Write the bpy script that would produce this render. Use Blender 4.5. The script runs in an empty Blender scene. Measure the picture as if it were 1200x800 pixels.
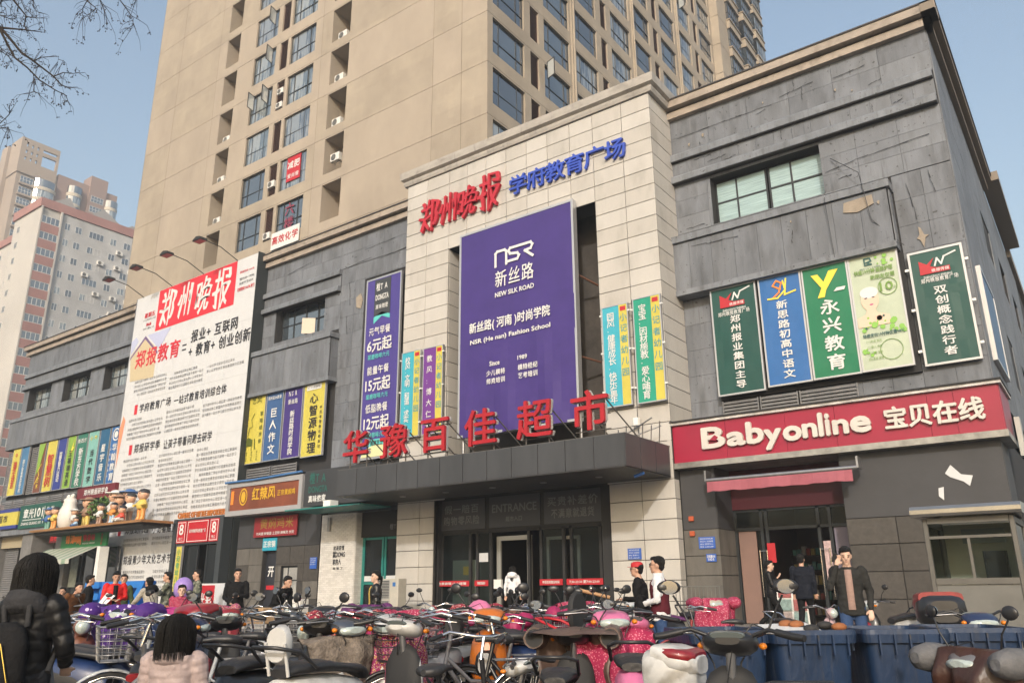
import bpy, bmesh, math, random
from mathutils import Vector, Matrix, noise
from math import sin, cos, pi, radians, sqrt, atan2
random.seed(7)
S = bpy.context.scene
COL = S.collection

# ---------------------------------------------------------------- camera
PITCH, ROLL, YAW = .30143, -.0086427, .6296868
cam = bpy.data.cameras.new('camera'); camo = bpy.data.objects.new('camera', cam); COL.objects.link(camo)
fwd = Vector((-sin(YAW)*cos(PITCH), cos(YAW)*cos(PITCH), sin(PITCH)))
rgt = Vector((cos(YAW), sin(YAW), 0)); upv = rgt.cross(fwd)
R_ = cos(ROLL)*rgt + sin(ROLL)*upv; U_ = -sin(ROLL)*rgt + cos(ROLL)*upv
camo.matrix_world = Matrix(((R_.x, U_.x, -fwd.x, 0), (R_.y, U_.y, -fwd.y, 0), (R_.z, U_.z, -fwd.z, 1.25), (0, 0, 0, 1)))
cam.sensor_width = 36; cam.lens = 935.367*36/1200; cam.clip_start = .05; cam.clip_end = 2000
S.camera = camo

# ---------------------------------------------------------------- light
SUN_EL, SUN_AZ = radians(25.7), atan2(1.4, -2.9)      # the sun stands behind the camera, to the right
w = bpy.data.worlds.new("World"); S.world = w; w.use_nodes = True
nt = w.node_tree; nt.nodes.clear()
sky = nt.nodes.new('ShaderNodeTexSky'); sky.sky_type = 'NISHITA'; sky.sun_disc = False
sky.sun_elevation = SUN_EL; sky.sun_rotation = SUN_AZ
sky.air_density = 1.5; sky.dust_density = 4.5; sky.ozone_density = .8; sky.altitude = 0
bg = nt.nodes.new('ShaderNodeBackground'); bg.inputs[1].default_value = .15
wo = nt.nodes.new('ShaderNodeOutputWorld')
nt.links.new(sky.outputs[0], bg.inputs[0]); nt.links.new(bg.outputs[0], wo.inputs[0])
sl = bpy.data.lights.new('sun', 'SUN'); sl.energy = 2.0; sl.angle = radians(2.5); sl.color = (1, .965, .925)
so = bpy.data.objects.new('sun', sl); COL.objects.link(so)
sdir = Vector((sin(SUN_AZ)*cos(SUN_EL), cos(SUN_AZ)*cos(SUN_EL), sin(SUN_EL)))
so.rotation_euler = sdir.to_track_quat('Z', 'Y').to_euler()
S.view_settings.view_transform = 'Standard'; S.view_settings.look = 'None'
S.view_settings.exposure = 0.66; S.view_settings.gamma = 1
S.cycles.max_bounces = 6; S.cycles.transparent_max_bounces = 8
S.cycles.use_denoising = True

# ---------------------------------------------------------------- materials
M = {}
def srgb(r, g, b):
    f = lambda c: (c/255/12.92) if c/255 <= .04045 else ((c/255+.055)/1.055)**2.4
    return (f(r), f(g), f(b))
def mat(key, col, rough=.6, metal=0.0, var=0.0, vs=2.0, bump=0.0, bs=20.0, spec=.5, stretch=(1, 1, 1), dirt=0.0, coat=0.0, detail=6):
    if key in M: return M[key]
    m = bpy.data.materials.new(key); m.use_nodes = True; M[key] = m
    n = m.node_tree; p = n.nodes['Principled BSDF']; L = n.links
    p.inputs['Base Color'].default_value = (*col, 1); p.inputs['Roughness'].default_value = rough
    p.inputs['Metallic'].default_value = metal; p.inputs['Specular IOR Level'].default_value = spec
    if coat: p.inputs['Coat Weight'].default_value = coat
    if var or bump or dirt:
        tc = n.nodes.new('ShaderNodeTexCoord'); mp = n.nodes.new('ShaderNodeMapping'); mp.inputs[3].default_value = stretch
        L.new(tc.outputs['Object'], mp.inputs[0])
    if var:
        t = n.nodes.new('ShaderNodeTexNoise'); t.inputs['Scale'].default_value = vs; t.inputs['Detail'].default_value = detail; t.inputs['Roughness'].default_value = .65
        L.new(mp.outputs[0], t.inputs[0])
        r = n.nodes.new('ShaderNodeMapRange'); r.inputs[1].default_value = .3; r.inputs[2].default_value = .7
        r.inputs[3].default_value = 1-var; r.inputs[4].default_value = 1+var*.8
        L.new(t.outputs[0], r.inputs[0])
        x = n.nodes.new('ShaderNodeVectorMath'); x.operation = 'SCALE'; x.inputs[0].default_value = col
        L.new(r.outputs[0], x.inputs[3]); L.new(x.outputs[0], p.inputs['Base Color'])
        last = x.outputs[0]
        if dirt:
            t2 = n.nodes.new('ShaderNodeTexNoise'); t2.inputs['Scale'].default_value = vs*2.3; t2.inputs['Detail'].default_value = 9
            L.new(mp.outputs[0], t2.inputs[0])
            r2 = n.nodes.new('ShaderNodeMapRange'); r2.inputs[1].default_value = .52; r2.inputs[2].default_value = .72; r2.inputs[4].default_value = dirt
            L.new(t2.outputs[0], r2.inputs[0])
            mx = n.nodes.new('ShaderNodeMixRGB'); mx.inputs[2].default_value = (col[0]*.42, col[1]*.4, col[2]*.37, 1)
            L.new(r2.outputs[0], mx.inputs[0]); L.new(last, mx.inputs[1]); L.new(mx.outputs[0], p.inputs['Base Color'])
    if bump:
        t = n.nodes.new('ShaderNodeTexNoise'); t.inputs['Scale'].default_value = bs; t.inputs['Detail'].default_value = 5
        L.new(mp.outputs[0], t.inputs[0])
        b = n.nodes.new('ShaderNodeBump'); b.inputs['Strength'].default_value = bump; b.inputs['Distance'].default_value = .02
        L.new(t.outputs[0], b.inputs['Height']); L.new(b.outputs[0], p.inputs['Normal'])
    return m
def streaks(m, dark=.45, light=.25, fu=5.5, fv=.35, amt=1.0):
    "rain streaks running down a wall, laid over the base colour"
    n = m.node_tree; L = n.links; p = n.nodes['Principled BSDF']; src = p.inputs['Base Color'].links[0].from_socket
    tc = n.nodes.new('ShaderNodeTexCoord'); mp = n.nodes.new('ShaderNodeMapping'); mp.inputs[3].default_value = (fu, fu, fv); L.new(tc.outputs['Object'], mp.inputs[0])
    t = n.nodes.new('ShaderNodeTexNoise'); t.inputs['Scale'].default_value = 1.6; t.inputs['Detail'].default_value = 8; t.inputs['Roughness'].default_value = .7; L.new(mp.outputs[0], t.inputs[0])
    for lo, hi, col, k in ((.56, .70, (.045, .046, .05, 1), dark), (.40, .30, (.34, .35, .37, 1), light)):
        r = n.nodes.new('ShaderNodeMapRange'); r.inputs[1].default_value = lo; r.inputs[2].default_value = hi; r.inputs[4].default_value = k; L.new(t.outputs[0], r.inputs[0])
        mx = n.nodes.new('ShaderNodeMixRGB'); mx.inputs[2].default_value = col; L.new(r.outputs[0], mx.inputs[0]); L.new(src, mx.inputs[1]); src = mx.outputs[0]
    t2 = n.nodes.new('ShaderNodeTexNoise'); t2.inputs['Scale'].default_value = 9; t2.inputs['Detail'].default_value = 6; L.new(tc.outputs['Object'], t2.inputs[0])
    r = n.nodes.new('ShaderNodeMapRange'); r.inputs[1].default_value = .66; r.inputs[2].default_value = .70; r.inputs[4].default_value = .75*amt; L.new(t2.outputs[0], r.inputs[0])
    mx = n.nodes.new('ShaderNodeMixRGB'); mx.inputs[2].default_value = (.03, .028, .026, 1); L.new(r.outputs[0], mx.inputs[0]); L.new(src, mx.inputs[1]); L.new(mx.outputs[0], p.inputs['Base Color'])
def patches(m, k=.07, bw=1.7, bh=1.1):
    "areas of render repainted at different times"
    n = m.node_tree; L = n.links; p = n.nodes['Principled BSDF']; src = p.inputs['Base Color'].links[0].from_socket
    tc = n.nodes.new('ShaderNodeTexCoord'); sp = n.nodes.new('ShaderNodeSeparateXYZ'); L.new(tc.outputs['Object'], sp.inputs[0])
    ad = n.nodes.new('ShaderNodeMath'); L.new(sp.outputs[0], ad.inputs[0]); L.new(sp.outputs[1], ad.inputs[1]); cb = n.nodes.new('ShaderNodeCombineXYZ'); L.new(ad.outputs[0], cb.inputs[0]); L.new(sp.outputs[2], cb.inputs[1])
    for sc_, kk in ((1, k), (2.7, k*.7), (.45, k)):
        b = n.nodes.new('ShaderNodeTexBrick'); b.inputs['Scale'].default_value = sc_; b.inputs['Brick Width'].default_value = bw; b.inputs['Row Height'].default_value = bh; b.inputs['Mortar Size'].default_value = 0; b.inputs['Color1'].default_value = (1-kk, 1-kk, 1-kk, 1); b.inputs['Color2'].default_value = (1+kk, 1+kk, 1+kk*.8, 1); b.offset = .37; L.new(cb.outputs[0], b.inputs[0])
        mx = n.nodes.new('ShaderNodeMixRGB'); mx.blend_type = 'MULTIPLY'; mx.inputs[0].default_value = 1; L.new(src, mx.inputs[1]); L.new(b.outputs[0], mx.inputs[2]); src = mx.outputs[0]
    L.new(src, p.inputs['Base Color'])
def dots(key, base, dot, scale=40, size=.35, rough=.7, dot2=None, bump=.3):
    "printed cloth: small motifs scattered on a quilted ground"
    if key in M: return M[key]
    m = mat(key, base, rough); n = m.node_tree; L = n.links; p = n.nodes['Principled BSDF']
    tc = n.nodes.new('ShaderNodeTexCoord')
    v = n.nodes.new('ShaderNodeTexVoronoi'); v.inputs['Scale'].default_value = scale; L.new(tc.outputs['Object'], v.inputs[0])
    r = n.nodes.new('ShaderNodeMath'); r.operation = 'LESS_THAN'; r.inputs[1].default_value = size; L.new(v.outputs['Distance'], r.inputs[0])
    mx = n.nodes.new('ShaderNodeMixRGB'); mx.inputs[1].default_value = (*base, 1); mx.inputs[2].default_value = (*dot, 1); L.new(r.outputs[0], mx.inputs[0])
    out = mx.outputs[0]
    if dot2:
        v2 = n.nodes.new('ShaderNodeTexVoronoi'); v2.inputs['Scale'].default_value = scale*.6; L.new(tc.outputs['Object'], v2.inputs[0])
        r2 = n.nodes.new('ShaderNodeMath'); r2.operation = 'LESS_THAN'; r2.inputs[1].default_value = size*.9; L.new(v2.outputs['Distance'], r2.inputs[0])
        m2 = n.nodes.new('ShaderNodeMixRGB'); m2.inputs[2].default_value = (*dot2, 1); L.new(out, m2.inputs[1]); L.new(r2.outputs[0], m2.inputs[0]); out = m2.outputs[0]
    L.new(out, p.inputs['Base Color'])
    t = n.nodes.new('ShaderNodeTexNoise'); t.inputs['Scale'].default_value = 18; L.new(tc.outputs['Object'], t.inputs[0])
    b = n.nodes.new('ShaderNodeBump'); b.inputs['Strength'].default_value = bump; b.inputs['Distance'].default_value = .03
    L.new(t.outputs[0], b.inputs['Height']); L.new(b.outputs[0], p.inputs['Normal'])
    return m
def glass(key, col=(.02, .025, .03), tr=.5, rough=.03, refl=1.5):
    if key in M: return M[key]
    m = bpy.data.materials.new(key); m.use_nodes = True; M[key] = m; n = m.node_tree; L = n.links
    p = n.nodes['Principled BSDF']; o = n.nodes['Material Output']
    p.inputs['Base Color'].default_value = (*col, 1); p.inputs['Roughness'].default_value = rough; p.inputs['IOR'].default_value = refl
    t = n.nodes.new('ShaderNodeBsdfTransparent'); t.inputs[0].default_value = (.85, .9, .9, 1)
    fr = n.nodes.new('ShaderNodeFresnel'); fr.inputs[0].default_value = 1.5
    a = n.nodes.new('ShaderNodeMath'); a.operation = 'ADD'; a.inputs[1].default_value = 1-tr; a.use_clamp = True; L.new(fr.outputs[0], a.inputs[0])
    mx = n.nodes.new('ShaderNodeMixShader'); L.new(a.outputs[0], mx.inputs[0]); L.new(t.outputs[0], mx.inputs[1]); L.new(p.outputs[0], mx.inputs[2]); L.new(mx.outputs[0], o.inputs[0])
    return m
def winglass(key, col, stripes=0.0, scol=(.6, .6, .58)):
    "window glass with the curtain behind it, wavy enough to break the reflection"
    m = mat(key, col, .04, 0, .25, .9, .05, 1.5, 1.0)
    m.node_tree.nodes['Principled BSDF'].inputs['IOR'].default_value = 2.1
    if stripes:
        n = m.node_tree; L = n.links; p = n.nodes['Principled BSDF']
        tc = n.nodes.new('ShaderNodeTexCoord'); mp = n.nodes.new('ShaderNodeMapping'); mp.inputs[3].default_value = (1.1, 1.1, .12); L.new(tc.outputs['Object'], mp.inputs[0])
        t = n.nodes.new('ShaderNodeTexNoise'); t.inputs['Scale'].default_value = 2.2; t.inputs['Detail'].default_value = 4; L.new(mp.outputs[0], t.inputs[0])
        r = n.nodes.new('ShaderNodeMapRange'); r.inputs[1].default_value = .5-.15*stripes; r.inputs[2].default_value = .56-.1*stripes; L.new(t.outputs[0], r.inputs[0])
        mx = n.nodes.new('ShaderNodeMixRGB'); mx.inputs[1].default_value = (*col, 1); mx.inputs[2].default_value = (*scol, 1)
        L.new(r.outputs[0], mx.inputs[0]); L.new(mx.outputs[0], p.inputs['Base Color'])
    return m

# ---------------------------------------------------------------- mesh builder
class MB:
    def __init__(s): s.v = []; s.f = []; s.mi = []; s.sm = []
    def add(s, vs, fs, mi=0, sm=False):
        o = len(s.v); s.v += [tuple(v) for v in vs]; s.f += [tuple(i+o for i in f) for f in fs]; s.mi += [mi]*len(fs); s.sm += [sm]*len(fs); return s
    def box(s, x0, x1, y0, y1, z0, z1, mi=0):
        return s.add([(x0, y0, z0), (x1, y0, z0), (x1, y1, z0), (x0, y1, z0), (x0, y0, z1), (x1, y0, z1), (x1, y1, z1), (x0, y1, z1)],
                     [(0, 3, 2, 1), (4, 5, 6, 7), (0, 1, 5, 4), (1, 2, 6, 5), (2, 3, 7, 6), (3, 0, 4, 7)], mi)
    def bbox(s, x0, x1, y0, y1, z0, z1, b=.01, mi=0):
        "box with chamfered vertical and top edges"
        r = lambda k, z: [(x0+k, y0, z), (x1-k, y0, z), (x1, y0+k, z), (x1, y1-k, z), (x1-k, y1, z), (x0+k, y1, z), (x0, y1-k, z), (x0, y0+k, z)]
        def r2(z): return [(x0+b, y0+b, z), (x1-b, y0+b, z), (x1-b, y0+b, z), (x1-b, y1-b, z), (x1-b, y1-b, z), (x0+b, y1-b, z), (x0+b, y1-b, z), (x0+b, y0+b, z)]
        return s.rings([r2(z0), r(b, z0+b), r(b, z1-b), r2(z1)], mi, False)
    def quad(s, a, b, c, d, mi=0): return s.add([a, b, c, d], [(0, 1, 2, 3)], mi)
    def rings(s, rs, mi=0, sm=True, cap=True, closed=True):
        n = len(rs[0]); vs = [p for r in rs for p in r]; fs = []
        for k in range(len(rs)-1):
            for i in range(n if closed else n-1):
                j = (i+1) % n; fs.append((k*n+i, k*n+j, (k+1)*n+j, (k+1)*n+i))
        s.add(vs, fs, mi, sm)
        if cap and closed:
            s.add(rs[0], [tuple(range(n-1, -1, -1))], mi); s.add(rs[-1], [tuple(range(n))], mi)
        return s
    def tube(s, pts, r, n=6, mi=0, cap=True):
        pts = [Vector(p) for p in pts]; rr = r if isinstance(r, (list, tuple)) else [r]*len(pts)
        rs = []; last = None
        for i, p in enumerate(pts):
            d = (pts[min(i+1, len(pts)-1)]-pts[max(i-1, 0)]).normalized()
            a = d.orthogonal().normalized() if last is None else (last-d*last.dot(d)).normalized()
            last = a; b = d.cross(a)
            rs.append([tuple(p+(a*cos(2*pi*k/n)+b*sin(2*pi*k/n))*rr[i]) for k in range(n)])
        return s.rings(rs, mi, True, cap)
    def ell(s, c, r, n=10, m=7, mi=0, rot=None):
        rs = []
        for j in range(m+1):
            t = pi*j/m; e = max(sin(t), .02)
            ring = [Vector((r[0]*e*cos(2*pi*k/n), r[1]*e*sin(2*pi*k/n), r[2]*cos(t))) for k in range(n)]
            if rot: ring = [rot @ q for q in ring]
            rs.append([(q.x+c[0], q.y+c[1], q.z+c[2]) for q in ring])
        return s.rings(rs, mi, True, True)
    def prism(s, poly, f, d0, d1, mi=0, sm=False):
        "f(u,v,w)->xyz ; extrudes a polygon from w=d0 to w=d1"
        return s.rings([[f(u, v, d0) for u, v in poly], [f(u, v, d1) for u, v in poly]], mi, sm)
    def torus(s, c, R, r, ax='y', n=20, m=6, mi=0, a0=0, a1=2*pi):
        full = abs(a1-a0-2*pi) < 1e-6; rs = []
        N = n if full else n+1
        for i in range(N):
            a = a0+(a1-a0)*i/n; ring = []
            for j in range(m):
                b = 2*pi*j/m; q = R+r*cos(b); h = r*sin(b)
                x, z = q*cos(a), q*sin(a)
                ring.append({'y': (c[0]+x, c[1]+h, c[2]+z), 'z': (c[0]+x, c[1]+z, c[2]+h), 'x': (c[0]+h, c[1]+x, c[2]+z)}[ax])
            rs.append(ring)
        if full: rs.append(rs[0])
        return s.rings(rs, mi, True, not full)
    def mesh(s, name, mats):
        me = bpy.data.meshes.new(name); me.from_pydata(s.v, [], s.f)
        for m in (mats if isinstance(mats, (list, tuple)) else [mats]): me.materials.append(m)
        me.polygons.foreach_set('material_index', s.mi); me.polygons.foreach_set('use_smooth', s.sm); me.update(); return me
    def build(s, name, mats, parent=None, loc=None):
        return obj(name, s.mesh(name, mats), parent, loc)
def obj(name, me, parent=None, loc=None):
    o = bpy.data.objects.new(name, me); COL.objects.link(o)
    if parent is not None:
        o.parent = parent
        if parent.get('_w') and loc is None: o.location = -parent.location
    if loc is not None: o.location = loc
    return o
def tag(o, label=None, cat=None, group=None, kind=None):
    if label: o['label'] = label
    if cat: o['category'] = cat
    if group: o['group'] = group
    if kind: o['kind'] = kind
    return o
def thing(name, label, cat, loc=(0, 0, 0), rz=0, group=None, world=False):
    o = bpy.data.objects.new(name, None); COL.objects.link(o); o.location = loc; o.rotation_euler = (0, 0, rz); o.empty_display_size = .1
    if world: o['_w'] = 1
    return tag(o, label, cat, group)
KIDS = {}
def copy_tree(o, parent=None):
    c = o.copy(); COL.objects.link(c)
    if parent is not None: c.parent = parent
    for ch in list(o.children): copy_tree(ch, c)
    return c
def front(Y): return lambda u, v, w: (u, Y+w, v)       # plane facing -Y
def side(X): return lambda u, v, w: (X-w, u, v)        # plane facing +X
def wall(mb, f, u0, u1, v0, v1, holes=(), depth=.3, mi=0, rmi=None):
    us = sorted({u0, u1, *[min(max(h[i], u0), u1) for h in holes for i in (0, 1)]}); vs = sorted({v0, v1, *[min(max(h[i], v0), v1) for h in holes for i in (2, 3)]})
    for a, b in zip(us, us[1:]):
        for c, d in zip(vs, vs[1:]):
            mu, mv = (a+b)/2, (c+d)/2
            if any(h[0] < mu < h[1] and h[2] < mv < h[3] for h in holes): continue
            mb.quad(f(a, c, 0), f(b, c, 0), f(b, d, 0), f(a, d, 0), mi)
    r = mi if rmi is None else rmi
    for h in holes:
        a, b, c, d = max(h[0], u0), min(h[1], u1), max(h[2], v0), min(h[3], v1)
        if a >= b or c >= d: continue
        D = h[4] if len(h) > 4 else depth
        if h[2] >= v0: mb.quad(f(a, c, 0), f(b, c, 0), f(b, c, D), f(a, c, D), r)
        if h[3] <= v1: mb.quad(f(a, d, 0), f(b, d, 0), f(b, d, D), f(a, d, D), r)
        if h[0] >= u0: mb.quad(f(a, c, 0), f(a, d, 0), f(a, d, D), f(a, c, D), r)
        if h[1] <= u1: mb.quad(f(b, c, 0), f(b, d, 0), f(b, d, D), f(b, c, D), r)
        if len(h) > 5: mb.quad(f(a, c, D), f(b, c, D), f(b, d, D), f(a, d, D), r)

# ---------------------------------------------------------------- lettering
_G = {}
WS = bpy.data.scenes.new('workshop')          # small side scene in which text and cloth are turned into plain meshes, removed at the end
def evaluated(o):
    WS.collection.objects.link(o)
    with bpy.context.temp_override(scene=WS, view_layer=WS.view_layers[0]):
        dg = bpy.context.evaluated_depsgraph_get(); dg.update(); me = bpy.data.meshes.new_from_object(o.evaluated_get(dg))
    WS.collection.objects.unlink(o); return me
def glyph(s, res=2, ext=0.0):
    k = (s, res, ext)
    if k in _G: return _G[k]
    c = bpy.data.curves.new('lettering', 'FONT'); c.body = s; c.resolution_u = res; c.extrude = ext
    o = bpy.data.objects.new('lettering', c); me = evaluated(o)
    vs = [tuple(v.co) for v in me.vertices]; fs = [tuple(p.vertices) for p in me.polygons]
    bpy.data.objects.remove(o); bpy.data.curves.remove(c); bpy.data.meshes.remove(me)
    _G[k] = (vs, fs); return _G[k]
def text_mb(mb, s, f, u0, u1, v0, v1, bold=0.0, shear=0.0, d=-.004, ext=0.0, res=2, keep=False, mi=0, slant=0.0):
    """string s fitted into the box u0..u1, v0..v1 of plane f; bold in parts of the box height"""
    vs, fs = glyph(s, res, 1.0 if ext else 0.0)
    if not vs: return mb
    xs = [v[0] for v in vs]; ys = [v[1] for v in vs]; X0, X1, Y0, Y1 = min(xs), max(xs), min(ys), max(ys)
    sy = (v1-v0)/max(Y1-Y0, 1e-4); sx = (u1-u0)/max(X1-X0, 1e-4)
    if keep: sy = sx = min(sx, sy)
    cu, cv = (u0+u1)/2, (v0+v1)/2; B = bold*(v1-v0)
    offs = [(0, 0)] if not bold else [(-B, 0), (B, 0), (0, B), (0, -B), (B*.7, B*.7), (-B*.7, B*.7), (B*.7, -B*.7), (-B*.7, -B*.7)][:4 if bold < .02 else 8]
    for i, (a, b) in enumerate(offs):
        out = []
        for x, y, z in vs:
            u = cu+(x-(X0+X1)/2)*sx; v = cv+(y-(Y0+Y1)/2)*sy
            u += shear*(v-cv); v += slant*(u-cu)
            out.append(f(u+a, v+b, (d-i*.0006) if not ext else (d-i*.0006-(ext if z > 0 else 0))))
        mb.add(out, fs, mi)
    return mb
def em_mb(mb, ch, f, uc, vc, size, bold=0.0, d=-.004, res=1, wx=1.0, mi=0, ext=0):
    "one Chinese character in its em square centred at uc, vc"
    vs, fs = glyph(ch, res, 1.0 if ext else 0.0); B = bold*size
    offs = [(0, 0)] if not bold else [(-B, 0), (B, 0), (0, B), (0, -B), (B*.7, B*.7), (-B*.7, B*.7), (B*.7, -B*.7), (-B*.7, -B*.7)][:4 if bold < .02 else 8]
    if not hasattr(em_mb, 'c'):
        w0 = glyph('国', 1)[0]; em_mb.c = ((min(v[0] for v in w0)+max(v[0] for v in w0))/2, (min(v[1] for v in w0)+max(v[1] for v in w0))/2, (max(v[0] for v in w0)-min(v[0] for v in w0))/.80)
    cx, cy, E = em_mb.c; k = size/E
    for i, (a, b) in enumerate(offs):
        mb.add([f(uc+(x-cx)*k*wx+a, vc+(y-cy)*k+b, (d-i*.0006) if not ext else (d-i*.0006-(ext if z > 0 else 0))) for x, y, z in vs], fs, mi)
    return mb
def row_mb(mb, s, f, u0, u1, vc, size, bold=0.0, d=-.004, res=1, mi=0):
    n = len(s); st = (u1-u0)/n
    for i, ch in enumerate(s):
        if ch != ' ': em_mb(mb, ch, f, u0+(i+.5)*st, vc, size, bold, d, res, min(1.25, max(.6, st/size*.97)), mi)
    return mb
def col_mb(mb, s, f, uc, v0, v1, size, bold=0.0, d=-.004, res=1, wx=1.0, mi=0):
    n = len(s); st = (v1-v0)/n
    for i, ch in enumerate(s):
        if ch != ' ': em_mb(mb, ch, f, uc, v1-(i+.5)*st, size, bold, d, res, wx, mi)
    return mb

# ---------------------------------------------------------------- common materials
GREY = mat('grey_cladding', (.148, .160, .182), .62, 0, .30, 1.1, .45, 6, .4, (1, 1, .3), .55, detail=10)
GREYT = mat('grey_trim', (.168, .182, .205), .55, 0, .25, 2.2, .2, 9, .4, (1, 1, .35), .5)
DARKGAP = mat('dark_joint', (.025, .025, .027), .9)
WHITET = mat('cream_stone_tile', (.455, .435, .405), .5, 0, .09, .8, .12, 30, .4, (1, 1, .35), .25)
WHITEC = mat('cream_cornice', (.37, .345, .315), .6, 0, .2, 1.5, .25, 12, .4, (.6, .6, 1.2), .5)
BEIGEC = mat('beige_cornice', (.33, .28, .235), .6, 0, .2, 1.2, .2, 10, .4, (1, 1, 1), .55)
ROOFE = mat('roof_edge_metal', (.05, .045, .045), .5, .3)
TAN = mat('tan_render', (.33, .283, .228), .75, 0, .12, .35, .15, 30, .3, (1, 1, .6), .15)
patches(TAN, .035)
for g_ in (GREY,): streaks(g_)
streaks(GREYT, .5, .2)
streaks(WHITEC, .35, .0, 3, .6, .2); streaks(BEIGEC, .35, .0, 2, 2, .4)
DFRAME = mat('dark_aluminium', (.03, .034, .038), .4, .3)
ALU = mat('brushed_aluminium', (.55, .56, .57), .35, .8)
WHITEM = mat('white_painted_metal', (.72, .72, .7), .4, 0, .06, 3, 0)
BLACK = mat('black_plastic', (.018, .018, .02), .38)
BLACKM = mat('black_matte', (.02, .02, .021), .75)
CHROME = mat('chrome', (.75, .75, .76), .14, 1)
STEEL = mat('dull_steel', (.35, .35, .36), .4, .9, .2, 4)
RUBBER = mat('tyre_rubber', (.022, .022, .023), .8)
G1 = winglass('window_glass', (.045, .06, .075))
G2 = winglass('window_glass_curtain', (.045, .06, .075), .5, (.20, .22, .23))
G3 = winglass('window_glass_pale', (.08, .105, .12), .2, (.26, .28, .28))
G4 = winglass('window_glass_dark', (.018, .022, .026))
# ================================================================ SETTING
mb = MB(); mb.quad((-900, -300, 0), (500, -300, 0), (500, 900, 0), (-900, 900, 0))
tag(mb.build('ground', mat('asphalt_ground', (.085, .082, .08), .85, 0, .3, .3, .4, 40)), kind='structure')
mb = MB()
for i in range(-44, 12):
    for j in range(2, 32):
        x0, y0 = i*.6, j*.6
        if y0 > 18.5: continue
        z = random.uniform(.006, .014)
        mb.box(x0+.008, x0+.592, y0+.008, y0+.592, .0, z, 0 if random.random() < .8 else 1)
tag(mb.build('plaza_pavement', [mat('paving', (.19, .18, .168), .8, 0, .3, 1.2, .3, 30, dirt=.5), mat('paving_dark', (.14, .132, .125), .8, 0, .3, 1.2, .3, 30, dirt=.5)]), kind='structure')
mb = MB(); mb.box(-64, -1.0, 19.25, 26, -.2, .245); mb.box(-64, -.98, 18.95, 19.245, -.2, .25, 1)
tag(mb.build('shopfront_plinth', [mat('plinth_stone', (.21, .2, .19), .75, 0, .25, 1.5, .3, 30, dirt=.4), mat('kerb_stone', (.3, .29, .28), .7, 0, .25, 2, .3, 30, dirt=.5)]), kind='structure')

# ---------------------------------------------------------------- window prototypes
_WP = {}
def window(parent, f, u0, u1, v0, v1, vert=(.22, .75), horz=(.42,), depth=.0, gl=None, fm=None, fw=.05, open_=False, plane='y'):
    """aluminium window in an opening: > frame, pane; mesh data shared between equal windows"""
    wd, ht = round(u1-u0, 2), round(v1-v0, 2); key = (wd, ht, vert, horz, plane, fw, (fm or DFRAME).name)
    F = front(0) if plane == 'y' else side(0)
    if key not in _WP:
        m = MB()
        def bar(a, b, c, d):
            m.prism([(a, c), (b, c), (b, d), (a, d)], F, -.02, .05)
        bar(0, wd, 0, fw); bar(0, wd, ht-fw, ht); bar(0, fw, fw, ht-fw); bar(wd-fw, wd, fw, ht-fw)
        for q in vert: bar(q*wd-fw/2, q*wd+fw/2, fw, ht-fw)
        cuts = [fw]+[q*wd for q in vert]+[wd-fw]
        for q in horz:
            for a, b in zip(cuts, cuts[1:]): bar(a+(fw/2 if a != fw else 0), b-(fw/2 if b != wd-fw else 0), q*ht-fw/2, q*ht+fw/2)
        _WP[key] = m.mesh('window_frame', fm or DFRAME)
    pk = key+((gl or G1).name,)
    if pk not in _WP:
        m = MB(); m.prism([(fw*.5, fw*.5), (wd-fw*.5, fw*.5), (wd-fw*.5, ht-fw*.5), (fw*.5, ht-fw*.5)], F, .01, .02)
        _WP[pk] = m.mesh('pane', gl or G1)
    x, y, z = f(u0, v0, depth)
    P = parent.location if parent.get('_w') else Vector((0, 0, 0))
    o = bpy.data.objects.new('window', _WP[key]); COL.objects.link(o); o.parent = parent; o.location = Vector((x, y, z))-P
    g = bpy.data.objects.new('pane', _WP[pk]); COL.objects.link(g); g.parent = o
    # a very slight tilt makes each pane mirror its own piece of sky
    g.rotation_euler = (random.uniform(-.012, .012), 0, random.uniform(-.012, .012))
    return o
LOUV = mat('louver_red_brown', (.075, .035, .028), .6)
LOUVG = mat('louver_grey', (.2, .2, .205), .5, .2, .2, 3)
_LP = {}
def louver(parent, f, u0, u1, v0, v1, depth=0, m_=None, step=.11, plane='y', name='louver'):
    wd, ht = round(u1-u0, 2), round(v1-v0, 2); m_ = m_ or LOUV; key = (wd, ht, plane, m_.name, step)
    F = front(0) if plane == 'y' else side(0)
    if key not in _LP:
        m = MB(); n = int(ht/step)
        for k in range(n):
            z = ht*(k+.1)/n
            m.prism([(.02, z), (wd-.02, z), (wd-.02, z+step*.18), (.02, z+step*.18)], F, -.015, .02)
            m.quad(F(.02, z, -.01), F(wd-.02, z, -.01), F(wd-.02, z+step*.9, .05), F(.02, z+step*.9, .05))
        for a in (0, wd-.03): m.prism([(a, 0), (a+.03, 0), (a+.03, ht), (a, ht)], F, -.02, .03)
        _LP[key] = m.mesh(name, m_)
    x, y, z = f(u0, v0, depth); P = parent.location if parent.get('_w') else Vector((0, 0, 0))
    o = bpy.data.objects.new(name, _LP[key]); COL.objects.link(o); o.parent = parent; o.location = Vector((x, y, z))-P
    return o
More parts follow.
